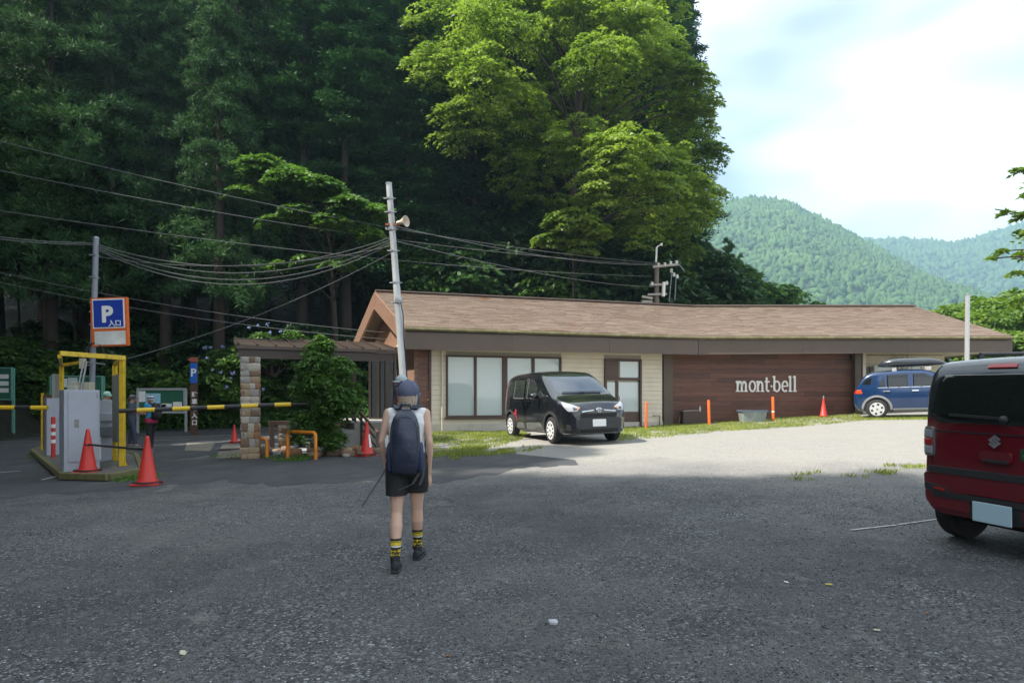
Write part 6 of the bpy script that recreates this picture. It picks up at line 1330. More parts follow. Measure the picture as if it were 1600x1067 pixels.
# ---- red boxy kei car seen from behind
def kei(loc, rz, label):
    root = empty('boxy_car', loc, rz, label, 'car'); Wd = 1.475; PA = mat('red_car_paint', (.145, .004, .012), rough=.3, var=.08, coat=.7, metal=.1); RF = mat('gunmetal_paint', (.030, .038, .050), rough=.28, var=.08, coat=.8, metal=.3)
    side = lambda z: float(np.interp(z, [.28, .45, .70, .75, .95, 1.06, 1.35, 1.66], [.955, .985, 1.0, .985, .985, .975, .945, .895]))
    sp = dict(W=Wd, side=side, r=.085, crown=.02, wheels=(1.20, -1.26), wr=.29, arch=.35, soft=.03,
              stations=[-1.70, -1.695, -1.68, -1.655, -1.62, -1.57, -1.50]+list(np.linspace(-1.4, 1.3, 28))+[1.4, 1.5, 1.58, 1.64, 1.68, 1.7],
              hw=[(-1.70, .655), (-1.69, .68), (-1.67, .70), (-1.62, .718), (-1.5, .732), (-1.3, .7375), (1.2, .7375), (1.45, .71), (1.62, .64), (1.7, .54)],
              top=[(-1.70, 1.06), (-1.69, 1.22), (-1.675, 1.38), (-1.65, 1.52), (-1.60, 1.615), (-1.5, 1.655), (-1.2, 1.665), (.2, 1.66), (.4, 1.60), (.85, 1.08), (1.0, 1.03), (1.5, .98), (1.66, .90), (1.7, .75)],
              bot=[(-1.70, .29), (-1.6, .28), (-1.4, .25), (1.5, .25), (1.7, .36)])
    bv, body = car_body(sp, 'body', PA, root, (lambda x: 1.03, RF)); underside(sp, root)
    dk = PLAST
    # dark upper tailgate with window
    win_ = decal(bv, [(-.55, 1.115), (.55, 1.115), (.60, 1.16), (.555, 1.50), (.52, 1.535), (-.52, 1.535), (-.555, 1.50), (-.60, 1.16)], 'b', glassmat('tailgate_glass', (.012, .016, .015), .02, .8), 'rear_window', root, .010, r=.05)
    mb = MB(); h0 = bv.ray_cast(Vector((-5, -.08, 1.16)), Vector((1, 0, 0)))[0]; h1 = bv.ray_cast(Vector((-5, .40, 1.175)), Vector((1, 0, 0)))[0]; mb.bar(h0+Vector((-.03, 0, .01)), h1+Vector((-.03, 0, .01)), .022, .022); mb.sphere(h0+Vector((-.02, 0, 0)), .035, 8, 6); mb.build('rear_wiper', dk, root, True)
    decal(bv, [(-.13, 1.585), (.13, 1.585), (.12, 1.62), (-.12, 1.62)], 'b', LENSR, 'high_brake_lamp', root, .012, r=.012)
    for sg in (1, -1):
        tl = decal(bv, [(sg*.565, .80), (sg*.70, .80), (sg*.70, 1.07), (sg*.565, 1.07)], 'b', mat('lamp_surround', (.42, .42, .43), rough=.25, metal=.8), 'tail_lamp', root, .018, r=.035)
        for a, b, m in ((.825, .895, LENSC), (.90, .965, LENSR), (.97, 1.045, LENSC)): decal(bv, [(sg*.585, a), (sg*.675, a), (sg*.675, b), (sg*.585, b)], 'b', m, 'lamp_lens', tl, .026, r=.01)
        decal(bv, [(sg*.42, .47), (sg*.66, .50), (sg*.66, .56), (sg*.42, .53)], 'b', dk, 'bumper_recess', root, .030, r=.015); decal(bv, [(sg*.45, .495), (sg*.56, .51), (sg*.56, .535), (sg*.45, .52)], 'b', LENSR, 'reflector', root, .036, r=.01)
    seam(bv, [(-.62, 1.035), (.62, 1.035)], 'b', body, .012, RF, 'belt_edge', .006)
    # body-coloured bumper with dark upper ledge
    decal(bv, [(-.69, .50), (.69, .50), (.70, .63), (.66, .655), (-.66, .655), (-.70, .63)], 'b', PA, 'bumper', root, .024, r=.02)
    for sg in (1, -1): decal(bv, [(sg*.22, .33), (sg*.60, .34), (sg*.69, .42), (sg*.69, .505), (sg*.22, .505)], 'b', PA, 'bumper_corner', root, .022, r=.03)
    decal(bv, [(-.64, .655), (.64, .655), (.64, .715), (-.64, .715)], 'b', dk, 'tailgate_ledge', root, .030, r=.015); decal(bv, [(-.60, .44), (.60, .44), (.60, .495), (-.60, .495)], 'b', dk, 'bumper_strip', root, .028, r=.015)
    decal(bv, [(-.23, .30), (.23, .30), (.24, .44), (-.24, .44)], 'b', dk, 'plate_recess', root, .020, r=.03)
    h = bv.ray_cast(Vector((-5, 0, .37)), Vector((1, 0, 0)))[0]; mb = MB(); mb.box((h.x-.06, 0, .375), (.012, .335, .168), bevel=.006); mb.build('number_plate', mat('pale_blue_plate', (.50, .70, .82), rough=.4, var=.02), root)
    hb2 = decal(bv, [(-.14, .795), (.14, .795), (.14, .89), (-.14, .89)], 'b', PA, 'tailgate_handle', root, .022, r=.03); decal(bv, [(-.115, .80), (.115, .80), (.115, .825), (-.115, .825)], 'b', dk, 'handle_recess', hb2, .028, r=.01)
    # angular S-shaped badge
    h = bv.ray_cast(Vector((-5, .02, .975)), Vector((1, 0, 0)))[0]; MBk = Matrix.Translation((h.x-.014, 0, .975)) @ Matrix(((0, 0, 1), (-1, 0, 0), (0, 1, 0))).to_4x4(); mb = MB()
    mb.prism([(-.055, .012), (.005, .058), (.055, .022), (.035, .008), (.005, .030), (-.02, .012), (.02, -.018), (.0, -.03)], -.006, .006, MBk); mb.prism([(.055, -.012), (-.005, -.058), (-.055, -.022), (-.035, -.008), (-.005, -.030), (.02, -.012), (-.02, .018), (.0, .03)], -.0055, .0065, MBk); mb.build('badge', CHRM, root)
    # stickers
    def stick(y0, y1, z0, z1, m, name='sticker'): return decal(bv, [(y0, z0), (y1, z0), (y1, z1), (y0, z1)], 'b', m, name, root, .004, .003, .006)
    stick(-.20, -.31, .835, .93, mat('green_sticker', (.02, .085, .045), rough=.4)); stick(-.33, -.50, .84, .945, WHT); stick(-.41, -.52, .955, 1.0, mat('olive_sticker', (.10, .13, .04), rough=.4))
    BK4 = Matrix(((0, 0, 1), (-1, 0, 0), (0, 1, 0))).to_4x4(); NAV = mat('navy_print', (.02, .04, .09), rough=.5)
    for k, (t_, s_) in enumerate((('EAT', .034), ('VILLAGE', .018), ('DRINK', .018), ('THE WATER', .015))):
        me = text_mesh(t_, s_, .0008); me.transform(BK4); hh = bv.ray_cast(Vector((-5, -.415, .91-k*.02)), Vector((1, 0, 0)))[0]; obj('print', me, NAV, root, (hh.x-.0075, -.415, .91-k*.022-(.004 if k else 0)))
    mb = MB(); hh = bv.ray_cast(Vector((-5, -.255, .88)), Vector((1, 0, 0)))[0]; mb.prism([(-.035, -.01), (0, .022), (.035, -.01), (.028, -.01), (0, .014), (-.028, -.01)], 0, .002, Matrix.Translation((hh.x-.008, -.255, .88)) @ BK4); mb.build('print', mat('pale_green_print', (.25, .5, .3)), root)
    for sg, ax in ((1, 'l'), (-1, 'r')):
        for nm, q in (('front_door_window', [(.55, 1.06), (-.12, 1.06), (-.12, 1.50), (.22, 1.50)]), ('rear_door_window', [(-.22, 1.06), (-.92, 1.06), (-.92, 1.50), (-.22, 1.50)]), ('rear_side_window', [(-1.02, 1.08), (-1.42, 1.10), (-1.40, 1.46), (-1.02, 1.49)])): decal(bv, q, ax, CGLS, nm, root, .004)
        decal(bv, [(.85, .26), (-.9, .26), (-.9, .40), (.85, .40)], ax, dk, 'sill_moulding', root, .012)
        for xs in ([(-.17, .42), (-.17, 1.5)], [(-.97, .65), (-.97, 1.5)], [(.75, .45), (.75, 1.0)]): seam(bv, xs, ax, body)
        for wx in sp['wheels']:
            for k in range(12):
                a0, a1 = k*pi/12, (k+1)*pi/12; q = [(wx+r_*math.cos(a), .29+r_*math.sin(a)) for r_, a in ((.35, a0), (.41, a0), (.41, a1), (.35, a1))]; decal(bv, q, ax, dk, 'arch_trim', body, .010, .01, 0)
        mirror_part(root, .50, sg*.70, 1.08, sg, RF, CHRM)
        decal(bv, [(sg*.40, .70), (sg*.64, .70), (sg*.64, .92), (sg*.40, .92)], 'f', LENSC, 'headlight', root, .01)
        mb = MB(); mb.tube([(.2, sg*.52, 1.715), (-1.2, sg*.52, 1.715)], .016, 8)
        for x in (.2, -.5, -1.2): mb.bar((x, sg*.52, 1.66), (x, sg*.52, 1.715), .03, .05, up=(1, 0, 0))
        mb.build('roof_rail', dk, root, True)
    decal(bv, [(-.58, 1.10), (.58, 1.10), (.52, 1.52), (-.52, 1.52)], 'f', CGLS, 'windscreen', root, .005)
    seam(bv, [(-.60, .72), (-.62, 1.03)], 'b', body); seam(bv, [(.60, .72), (.62, 1.03)], 'b', body)
    mb = MB(); mb.box((-1.50, .42, .30), (.10, .34, .10), bevel=.02); mb.build('muffler', mat('muffler_grey', (.10, .12, .15), rough=.5, metal=.4), root)
    mb = MB(); mb.tube([(-1.26, -.6, .29), (-1.26, .6, .29)], .045, 10); mb.sphere((-1.26, .48, .29), .10, 12, 8); mb.build('rear_axle', UNDER, root, True)
    rim = mat('grey_steel_wheel', (.30, .31, .32), rough=.4, metal=.5)
    for wx in sp['wheels']:
        for sg in (1, -1): wheel(root, wx, sg*(Wd/2-.085), .29, .165, 8, rim, sg)
    on_ground(root, sp['wheels'], Wd); return root
hd = Vector((.955, .30, 0)).normalized(); lat = Vector((-hd.y, hd.x, 0)); tw = gp(1506, 838)        # rear left tyre contact
P = tw+hd*1.26-lat*.66
kei((P.x, P.y, 0), math.atan2(hd.y, hd.x), 'boxy red and gunmetal car with pale blue number plate, seen from behind')
# ------------------------------------------------------------------ people (x right, y forward, z up)
def blob(name, build, m, parent, voxel=.009, smooth=3):
    mb = MB(); build(mb); me = mb.mesh(name); o = bpy.data.objects.new(name, me); COL.objects.link(o)
    md = o.modifiers.new('r', 'REMESH'); md.mode = 'VOXEL'; md.voxel_size = voxel; md.use_smooth_shade = True
    if smooth: sm = o.modifiers.new('s', 'SMOOTH'); sm.factor = .5; sm.iterations = smooth
    dg = bpy.context.evaluated_depsgraph_get(); dg.update(); me2 = bpy.data.meshes.new_from_object(o.evaluated_get(dg)); bpy.data.objects.remove(o); bpy.data.meshes.remove(me)
    me2.materials.clear(); me2.materials.append(m); o2 = bpy.data.objects.new(name, me2); COL.objects.link(o2); o2.parent = parent; return o2
def cap(mb, pts, rs, n=12):
    mb.tube(pts, rs, n)
    for p, r in ((pts[0], rs[0]), (pts[-1], rs[-1])): mb.sphere(p, r, n, 8)
def ell(c, rx_, ry, n=18, tilt=0.0, sq=.85):
    out = []
    for a in np.linspace(0, 2*pi, n, endpoint=False):
        ca, sa = math.cos(a), math.sin(a); out.append(Vector((c[0]+rx_*math.copysign(abs(ca)**sq, ca), c[1]+ry*math.copysign(abs(sa)**sq, sa), c[2]+tilt*sa)))
    return out
def hand(mb, wrist, dirn, side, palm_n, s=1.0, curl=.5):
    """palm and five bent fingers; dirn along the hand, palm_n faces the palm, side +1 thumb towards palm_n x dirn"""
    d = Vector(dirn).normalized(); pn = Vector(palm_n); pn = (pn-d*pn.dot(d)).normalized(); w = d.cross(pn)*side; W0 = Vector(wrist)
    mb.loft([[W0+d*t*s+w*(hw*math.cos(a))*s+pn*(ht*math.sin(a))*s for a in np.linspace(0, 2*pi, 10, endpoint=False)] for t, hw, ht in ((-.01, .024, .018), (.03, .034, .016), (.07, .040, .015), (.088, .037, .012))])
    for k, (o, ln) in enumerate(((-.029, .060), (-.010, .072), (.010, .068), (.028, .052))):
        p = W0+d*.08*s-w*o*s; q = p+(d+pn*curl*.3).normalized()*ln*.45*s; r = q+(d+pn*curl*1.1).normalized()*ln*.32*s; t = r+(d*.7+pn*curl*1.8).normalized()*ln*.25*s; cap(mb, [p, q, r, t], [.0095*s, .009*s, .0085*s, .0075*s], 8)
    p = W0+d*.025*s+w*.028*s; q = p+(d*.7+w*.7+pn*.25).normalized()*.035*s; r = q+(d+w*.15+pn*.35).normalized()*.03*s; cap(mb, [p, q, r], [.0125*s, .0105*s, .009*s], 8)
SKIN = mat('skin', (.56, .36, .27), rough=.5, var=.08, scale=8); SKIN2 = mat('tanned_skin', (.38, .20, .13), rough=.5, var=.1, scale=8)
def head_shapes(mb, c, yaw, s=1.0, neck=None):
    R = Matrix.Rotation(yaw, 3, 'Z'); P = lambda x, y, z: Vector(c)+R @ Vector((x, y, z))*s
    mb.loft([[P(rx_*math.cos(a), oy+ry*math.sin(a), z) for a in np.linspace(0, 2*pi, 18, endpoint=False)] for z, rx_, ry, oy in ((-.112, .020, .022, .055), (-.10, .036, .042, .040), (-.08, .050, .062, .026), (-.045, .062, .080, .012), (0, .069, .090, .004), (.045, .072, .093, -.002), (.08, .064, .083, -.004), (.105, .043, .056, -.004), (.118, .012, .016, -.004))])
    mb.loft([[P(.012*k*math.cos(a), .092+ry, z+.012*k*math.sin(a)) for a in np.linspace(0, 2*pi, 8, endpoint=False)] for z, ry, k in ((.02, -.012, .5), (0, .0, .9), (-.022, .012, 1.25), (-.030, -.004, .8))])
    for sg in (-1, 1): mb.sphere(P(sg*.072, -.008, -.008), (.012*s, .018*s, .030*s), 8, 6)
    mb.sphere(P(0, .082, -.055), (.024*s, .012*s, .008*s), 8, 6)
    if neck is not None: cap(mb, [P(0, -.015, -.07), Vector(neck)], [.048*s, .056*s])
def eyes(parent, c, yaw, s=1.0):
    R = Matrix.Rotation(yaw, 3, 'Z'); mb = MB()
    for sg in (-1, 1): mb.sphere(Vector(c)+R @ Vector((sg*.030, .083, .004))*s, .0125*s, 8, 6)
    mb.build('eyes', mat('eye', (.05, .035, .03), rough=.2), parent, True)
def cap_hat(parent, c, yaw, m, s=1.0, backwards=False, bill=.07, name='cap', tilt=.0):
    R = Matrix.Rotation(yaw, 3, 'Z') @ Matrix.Rotation(tilt, 3, 'X'); P = lambda x, y, z: Vector(c)+R @ Vector((x, y, z))*s; root = None; mb = MB()
    mb.loft([[P(rx_*math.cos(a), -.002+ry*math.sin(a), z) for a in np.linspace(0, 2*pi, 24, endpoint=False)] for z, rx_, ry in ((.022, .081, .103), (.03, .083, .105), (.065, .082, .102), (.095, .070, .087), (.118, .048, .060), (.130, .022, .028), (.133, .006, .008))]); crown = mb.build(name, m, parent, True, 60)
    mb = MB(); n = 12; up = []; sd = -1 if backwards else 1
    for i in range(n+1):
        a = pi*i/n; x = .080*math.cos(a); y0 = .098*math.sin(a)*.98; k = bill*math.sin(a)**.7; up.append((P(x, sd*y0, .028), P(x*1.02, sd*(y0+k), .018-.012*abs(math.cos(a)))))
    vs = [q for u in up for q in u]; vs += [v-Vector((0, 0, .006)) for v in vs]; m_ = 2*(n+1); fs = []
    for i in range(n): a, b = 2*i, 2*i+2; fs += [(a, b, b+1, a+1), (m_+a, m_+a+1, m_+b+1, m_+b), (a+1, b+1, m_+b+1, m_+a+1)]
    mb.add(vs, fs); mb.build('brim', m, crown, True, 40); mb = MB(); mb.sphere(P(0, 0, .134), .008*s, 8, 5); mb.build('button', m, crown, True)
    for k in range(3):
        mb = MB(); a = k*pi/3+.5; mb.tube([P(rx_*1.012*math.cos(t), rx_*1.012*1.26*math.sin(t), z) for (rx_, z, t) in [(.083, .03, a), (.082, .065, a), (.070, .095, a), (.048, .118, a), (.01, .133, a), (.048, .118, a+pi), (.070, .095, a+pi), (.082, .065, a+pi), (.083, .03, a+pi)]], .0022, 5); mb.build('seam', m, crown)
    return crown
def shoe(parent, ankle, yaw, m, sole, s=1.0, pitch=0.0, name='shoe'):
    R = Matrix.Translation(ankle) @ Matrix.Rotation(yaw, 4, 'Z') @ Matrix.Rotation(pitch, 4, 'X'); P = lambda x, y, z: R @ Vector((x*s, y*s, z*s)); mb = MB(); rings = []
    for y, hw, zt in ((-.075, .018, -.005), (-.068, .030, .01), (-.045, .036, .022), (-.01, .038, .022), (.03, .038, .004), (.07, .042, -.018), (.11, .046, -.030), (.15, .042, -.038), (.175, .028, -.046), (.185, .010, -.055)):
        rings.append([P(hw*math.cos(a), y, max(-.068, -.04+(zt+.04)*math.sin(a)) if math.sin(a) > 0 else -.04+.026*math.sin(a)) for a in np.linspace(0, 2*pi, 14, endpoint=False)])
    mb.loft(rings); o = mb.build(name, m, parent, True, 50); mb = MB(); mb.loft([[P(x, y, z) for x, y in ((-.034, -.075), (.034, -.075), (.042, -.02), (.045, .06), (.050, .11), (.040, .17), (.0, .192), (-.040, .17), (-.050, .11), (-.045, .06), (-.042, -.02))] for z in (-.085, -.062)]); mb.build('sole', sole, o, True, 40)
    mb = MB(); mb.lathe([(.038*s, 0), (.043*s, .0), (.044*s, .03*s), (.038*s, .03*s)], 14, (0, 0, 0), closed=True); q = mb.build('collar', m, o, True, 50); q.matrix_local = R @ Matrix.Translation((0, -.018*s, .012*s)); return o
NAVY = mat('navy_nylon', (.026, .034, .062), rough=.5, var=.25, scale=12, bump=.9, bscale=9); NAVY2 = mat('navy_mesh', (.018, .030, .085), rough=.6, var=.2, scale=20)
# ---- the walker seen from behind
def walker():
    pl = gp(620.5, 890); base = Vector((at(636, 800, 6.02).x, 6.02, g(-.93, 6.02)))
    root = empty('person', base, math.radians(4), 'person in white sleeveless top, black shorts and blue cap walking away with a navy backpack', 'person')
    hc = (.012, .03, 1.500)
    aL = Vector((-.085, -.17, .098)); kL = Vector((-.088, -.03, .475)); aR = Vector((.078, .23, .115)); kR = Vector((.080, .10, .50)); hL, hR = Vector((-.085, 0, .86)), Vector((.085, 0, .86))
    shL, shR = Vector((-.160, -.01, 1.342)), Vector((.160, -.01, 1.342)); elL, elR = Vector((-.214, -.05, 1.10)), Vector((.200, -.055, 1.085)); wrL, wrR = Vector((-.19, .05, .86)), Vector((.19, .02, .805))
    def body(mb):
        head_shapes(mb, hc, -.28, 1.0, (0, -.005, 1.36))
        mb.loft([ell((0, 0, z), a, b) for z, a, b in ((.80, .14, .10), (.88, .165, .115), (.95, .155, .105), (1.06, .135, .095), (1.16, .145, .10), (1.27, .165, .105), (1.34, .150, .090), (1.385, .085, .06), (1.40, .05, .045))])
        for h, k, a in ((hL, kL, aL), (hR, kR, aR)):
            cap(mb, [h, h.lerp(k, .4), k.lerp(h, .12), k], [.083, .076, .055, .052]); cap(mb, [k, k.lerp(a, .3)+Vector((0, -.012, 0)), k.lerp(a, .7), a], [.050, .056, .038, .033]); cap(mb, [a, a+Vector((0, .10, -.05))], [.034, .03])
        for s_, e, w in ((shL, elL, wrL), (shR, elR, wrR)): cap(mb, [Vector((s_.x*.72, 0, 1.335)), s_], [.052, .047]); cap(mb, [s_, s_.lerp(e, .45), s_.lerp(e, .8), e], [.046, .040, .032, .032]); cap(mb, [e, e.lerp(w, .28), e.lerp(w, .75), w], [.031, .034, .024, .021])
        hand(mb, wrL, (.02, .12, -.22), -1, (.6, .3, 0), .92, .9); hand(mb, wrR, (.03, .06, -.2), 1, (-.6, .2, 0), .92, .55)
    blob('body', body, SKIN, root, .0075, 2); eyes(root, hc, -.28)
    def top(mb):
        mb.loft([ell((0, 0, z), a, b) for z, a, b in ((.88, .178, .128), (.96, .168, .122), (1.06, .150, .112), (1.16, .158, .114), (1.26, .176, .118), (1.33, .160, .104), (1.375, .100, .075), (1.392, .074, .066))])
        for sg in (-1, 1): cap(mb, [Vector((sg*.07, -.005, 1.35)), Vector((sg*.142, -.01, 1.345))], [.055, .050])
    blob('sleeveless_top', top, mat('white_jersey', (.74, .75, .76), rough=.8, var=.04, bump=.15, bscale=120), root, .010, 3)
    def shorts(mb):
        mb.loft([ell((0, .0, z), a, b) for z, a, b in ((.80, .178, .128), (.88, .185, .132), (.95, .176, .126), (1.0, .168, .12))])
        for sg, h, k in ((-1, hL, kL), (1, hR, kR)):
            e = h.lerp(k, .60); mb.loft([ell((h.x+sg*.008, h.y, h.z+.05), .095, .118), ell((h.lerp(k, .15).x+sg*.004, h.lerp(k, .15).y, h.lerp(k, .15).z), .100, .118), ell((e.x+sg*.004, e.y, e.z), .094, .106)])
    blob('shorts', shorts, mat('black_shorts', (.014, .014, .016), rough=.75, var=.25, scale=10, bump=.3, bscale=25), root, .010, 2)
    SK1 = mat('sock_black', (.025, .026, .022), rough=.9); SKY = mat('sock_yellow', (.60, .45, .03), rough=.9); SKW = mat('sock_white', (.65, .66, .6), rough=.9)
    for k, a in ((kL, aL), (kR, aR)):
        d = (k-a).normalized(); c0 = a; sk = None
        def rg(t, r): p = c0+d*t; return ell((p.x, p.y-.004, p.z), r, r*1.08, 16, 0, 1)
        mb = MB(); mb.loft([rg(-.03, .040), rg(.02, .037), rg(.08, .040), rg(.16, .047), rg(.185, .0485)]); sk = mb.build('sock', SK1, root, True, 60)
        for t0, t1, m in ((.128, .152, SKY), (.112, .124, SKW), (.158, .164, SKY)):
            rr_ = lambda t: .0375+.0095*min(1, max(0, (t-.02)/.14)); mb = MB(); mb.loft([rg(t0, rr_(t0)+.002), rg(t1, rr_(t1)+.002)], False); mb.build('sock_band', m, sk, True)
        random.seed(int(a.x*1000))
        for row in range(3):
            for col in range(7):
                t = .015+row*.032; ang_ = -pi/2+(col-3)*.36; p = c0+d*(t+random.uniform(-.003, .003)); mb = MB(); R_ = .0405+row*.002
                mb.box(p+Vector((math.cos(ang_)*R_, math.sin(ang_)*R_*1.08-.004, 0)), (.007 if random.random() < .5 else .012, .004, .022 if random.random() < .6 else .008), (0, 0, ang_+pi/2)); mb.build('sock_print', SKY, sk)
    SHM = mat('shoe_black', (.018, .020, .026), rough=.7, var=.3, scale=20); SOL = mat('shoe_sole', (.03, .032, .038), rough=.8)
    shoe(root, aL-Vector((0, 0, .012)), .03, SHM, SOL, 1.0); shoe(root, aR-Vector((0, 0, .022)), -.16, SHM, SOL, 1.0, .06)
    # hair: short pale bob below the cap
    HAIR = mat('pale_hair', (.42, .34, .27), rough=.55, var=.45, scale=30, stretch=(6, 6, .6)); R = Matrix.Rotation(-.28, 3, 'Z')
    def hair(mb):
        H = lambda x, y, z: Vector(hc)+R @ Vector((x, y, z)); rings = []
        for z, k, y0 in ((.06, .98, -.008), (.0, 1.0, -.01), (-.045, .93, -.012), (-.075, .76, -.016), (-.098, .5, -.02)):
            rings.append([H(.074*k*math.cos(a), min(.035, y0+.096*k*math.sin(a)), z-.012*math.sin(3*a)) for a in np.linspace(0, 2*pi, 26, endpoint=False)])
        mb.loft(rings)
    hr = blob('hair', hair, HAIR, root, .008, 2)
    for i in range(110):
        a = random.uniform(pi*.98, 2*pi*1.01); P0 = Vector(hc)+R @ Vector((.080*math.cos(a), -.012+.104*math.sin(a), random.uniform(-.03, .02))); mb = MB(); dn = Vector((random.uniform(-.015, .015), random.uniform(-.01, .012), 0)); e = Vector((-.18, -.1, 0))*.1
        mb.tube([P0, P0+Vector((0, 0, -.045))+dn*.4+R @ Vector((-.008*math.cos(a), -.008*math.sin(a), 0)), P0+Vector((0, 0, -.085-.055*random.random()))+dn*1.4+R @ Vector((-.034*math.cos(a), -.034*math.sin(a), 0))], [.007, .0075, .001], 4); mb.build('hair_strand', HAIR, hr, True)
    CAPM = mat('blue_grey_cap', (.085, .10, .16), rough=.8, var=.18, scale=14, bump=.3, bscale=160); cp = cap_hat(root, (hc[0], hc[1], hc[2]-.012), -.28, CAPM, 1.13, False, .075, tilt=.16)
    mb = MB(); mb.tube([Vector(hc)+R @ Vector((.062*math.cos(a), -.105+.012*abs(math.cos(a)), .002+.03*math.sin(a))) for a in np.linspace(0, pi, 10)], .004, 5); mb.build('back_strap', SHM, cp, True)
    # backpack: its own thing
    bp = empty('backpack', base, math.radians(4), 'navy blue hiking backpack with side pockets worn by the walker', 'backpack')
    rings = []; zs = np.linspace(0, 1, 15); hgt, z0 = .555, .83
    for t in zs:
        w = float(np.interp(t, [0, .06, .2, .5, .75, .9, .97, 1], [.09, .118, .130, .130, .120, .094, .062, .03])); dp = float(np.interp(t, [0, .08, .3, .6, .85, .97, 1], [.06, .095, .115, .110, .085, .05, .02])); z = z0+t*hgt
        rings.append([Vector((w*math.copysign(abs(math.cos(a))**.75, math.cos(a)), -.135-dp*.72+(dp*.9)*math.copysign(abs(math.sin(a))**.8, math.sin(a)), z)) for a in np.linspace(0, 2*pi, 24, endpoint=False)])
    mb = MB(); mb.loft(rings); main = mb.build('main_compartment', NAVY, bp, True, 60)
    def surf(x, z):
        t = (z-z0)/hgt; dp = float(np.interp(t, [0, .08, .3, .6, .85, .97, 1], [.06, .095, .115, .110, .085, .05, .02])); w = float(np.interp(t, [0, .06, .2, .5, .75, .9, .97, 1], [.09, .118, .130, .130, .120, .094, .062, .03])); u = min(.99, abs(x)/w); return Vector((x, -.135-dp*.72-dp*.9*(1-u**2.6)**.4, z))
    # front panel with a curved seam, folds, zips
    for q in ([(-.105, .98), (-.112, 1.12), (-.100, 1.24), (-.055, 1.305), (0, 1.32), (.055, 1.305), (.100, 1.24), (.112, 1.12), (.105, .98)], [(-.10, 1.20), (-.04, 1.245), (.03, 1.235), (.09, 1.19)], [(.10, 1.30), (.04, 1.16), (-.02, 1.05), (-.09, 1.0)], [(-.11, .985), (0, .97), (.11, .985)]):
        pts_ = []; 
        for (a, b) in zip(q[:-1], q[1:]):
            for t in np.linspace(0, 1, 5)[:-1]: pts_.append(surf(a[0]+(b[0]-a[0])*t, a[1]+(b[1]-a[1])*t))
        mb = MB(); mb.tube(pts_, .0045, 5); mb.build('zip', mat('zip_black', (.012, .014, .02), rough=.5), main, True)
    def frontp(mb):
        vs = [surf(x, z)+Vector((0, -.004-.022*max(0, 1-(x/.10)**2)*max(0, 1-((z-1.11)/.19)**2)+.006*math.sin(22*x+9*z), 0)) for z in np.linspace(.93, 1.30, 12) for x in np.linspace(-.100, .100, 12)]
        mb.add(vs, [(i*12+j, i*12+j+1, (i+1)*12+j+1, (i+1)*12+j) for i in range(11) for j in range(11)])
    mb = MB(); frontp(mb); mb.build('front_pocket', NAVY, main, True, 80)
    for sg in (-1, 1):
        mb = MB(); mb.loft([[Vector((sg*(.108+.046*k*(.5+.5*math.cos(a))), -.19+.062*k*math.sin(a), z)) for a in np.linspace(0, 2*pi, 14, endpoint=False)] for z, k in ((.85, .7), (.88, 1.0), (.98, 1.1), (1.07, 1.0), (1.10, .8))]); mb.build('side_pocket', NAVY2, bp, True, 60)
        mb = MB(); P_ = [Vector((sg*.065, -.12, 1.385)), Vector((sg*.088, -.055, 1.415)), Vector((sg*.105, .01, 1.408)), Vector((sg*.118, .085, 1.34)), Vector((sg*.125, .115, 1.22)), Vector((sg*.145, .07, 1.06)), Vector((sg*.150, -.06, .97))]
        vs = []
        for p in P_:
            for e in (-.030, .030): vs += [p+Vector((e, 0, .004)), p+Vector((e, 0, -.010))]
        fs = [(4*i+a, 4*i+b, 4*i+4+b, 4*i+4+a) for i in range(len(P_)-1) for a, b in ((0, 2), (2, 3), (3, 1), (1, 0))]; mb.add(vs, fs); mb.build('shoulder_strap', NAVY, bp, True, 50)
    mb = MB(); mb.tube([Vector((-.05, -.14, 1.385)), Vector((-.035, -.155, 1.42)), Vector((.035, -.155, 1.42)), Vector((.05, -.14, 1.385))], .011, 8); mb.build('haul_loop', NAVY, bp, True)
    def strap(pts_, w, name='loose_strap'):
        mb = MB(); P_ = [Vector(p) for p in pts_]; vs = []
        for p in P_: vs += [p+Vector((-w/2, 0, 0)), p+Vector((w/2, 0, 0)), p+Vector((w/2, .003, .002)), p+Vector((-w/2, .003, .002))]
        mb.add(vs, [(4*i+a, 4*i+b, 4*i+4+b, 4*i+4+a) for i in range(len(P_)-1) for a, b in ((0, 1), (1, 2), (2, 3), (3, 0))]); mb.build(name, mat('grey_webbing', (.06, .065, .075), rough=.7), bp, True)
    strap([(.155, -.15, 1.0), (.15, -.17, .93), (.11, -.17, .82), (.06, -.16, .74)], .022); strap([(.158, -.14, 1.0), (.162, -.16, .90), (.15, -.165, .80), (.12, -.16, .73)], .022); strap([(.06, -.16, .74), (.0, -.165, .715), (-.06, -.17, .69)], .012)
    strap([(-.185, .02, .86), (-.215, -.02, .80), (-.29, -.06, .68), (-.375, -.10, .545)], .02)
    mb = MB(); mb.lathe([(.025, 1.06), (.025, 1.13), (.012, 1.15), (.012, 1.165)], 10, (-.15, -.185, 0)); mb.build('water_bottle', mat('bottle_clear', (.6, .62, .62), rough=.2), bp, True)
    return root
walker()
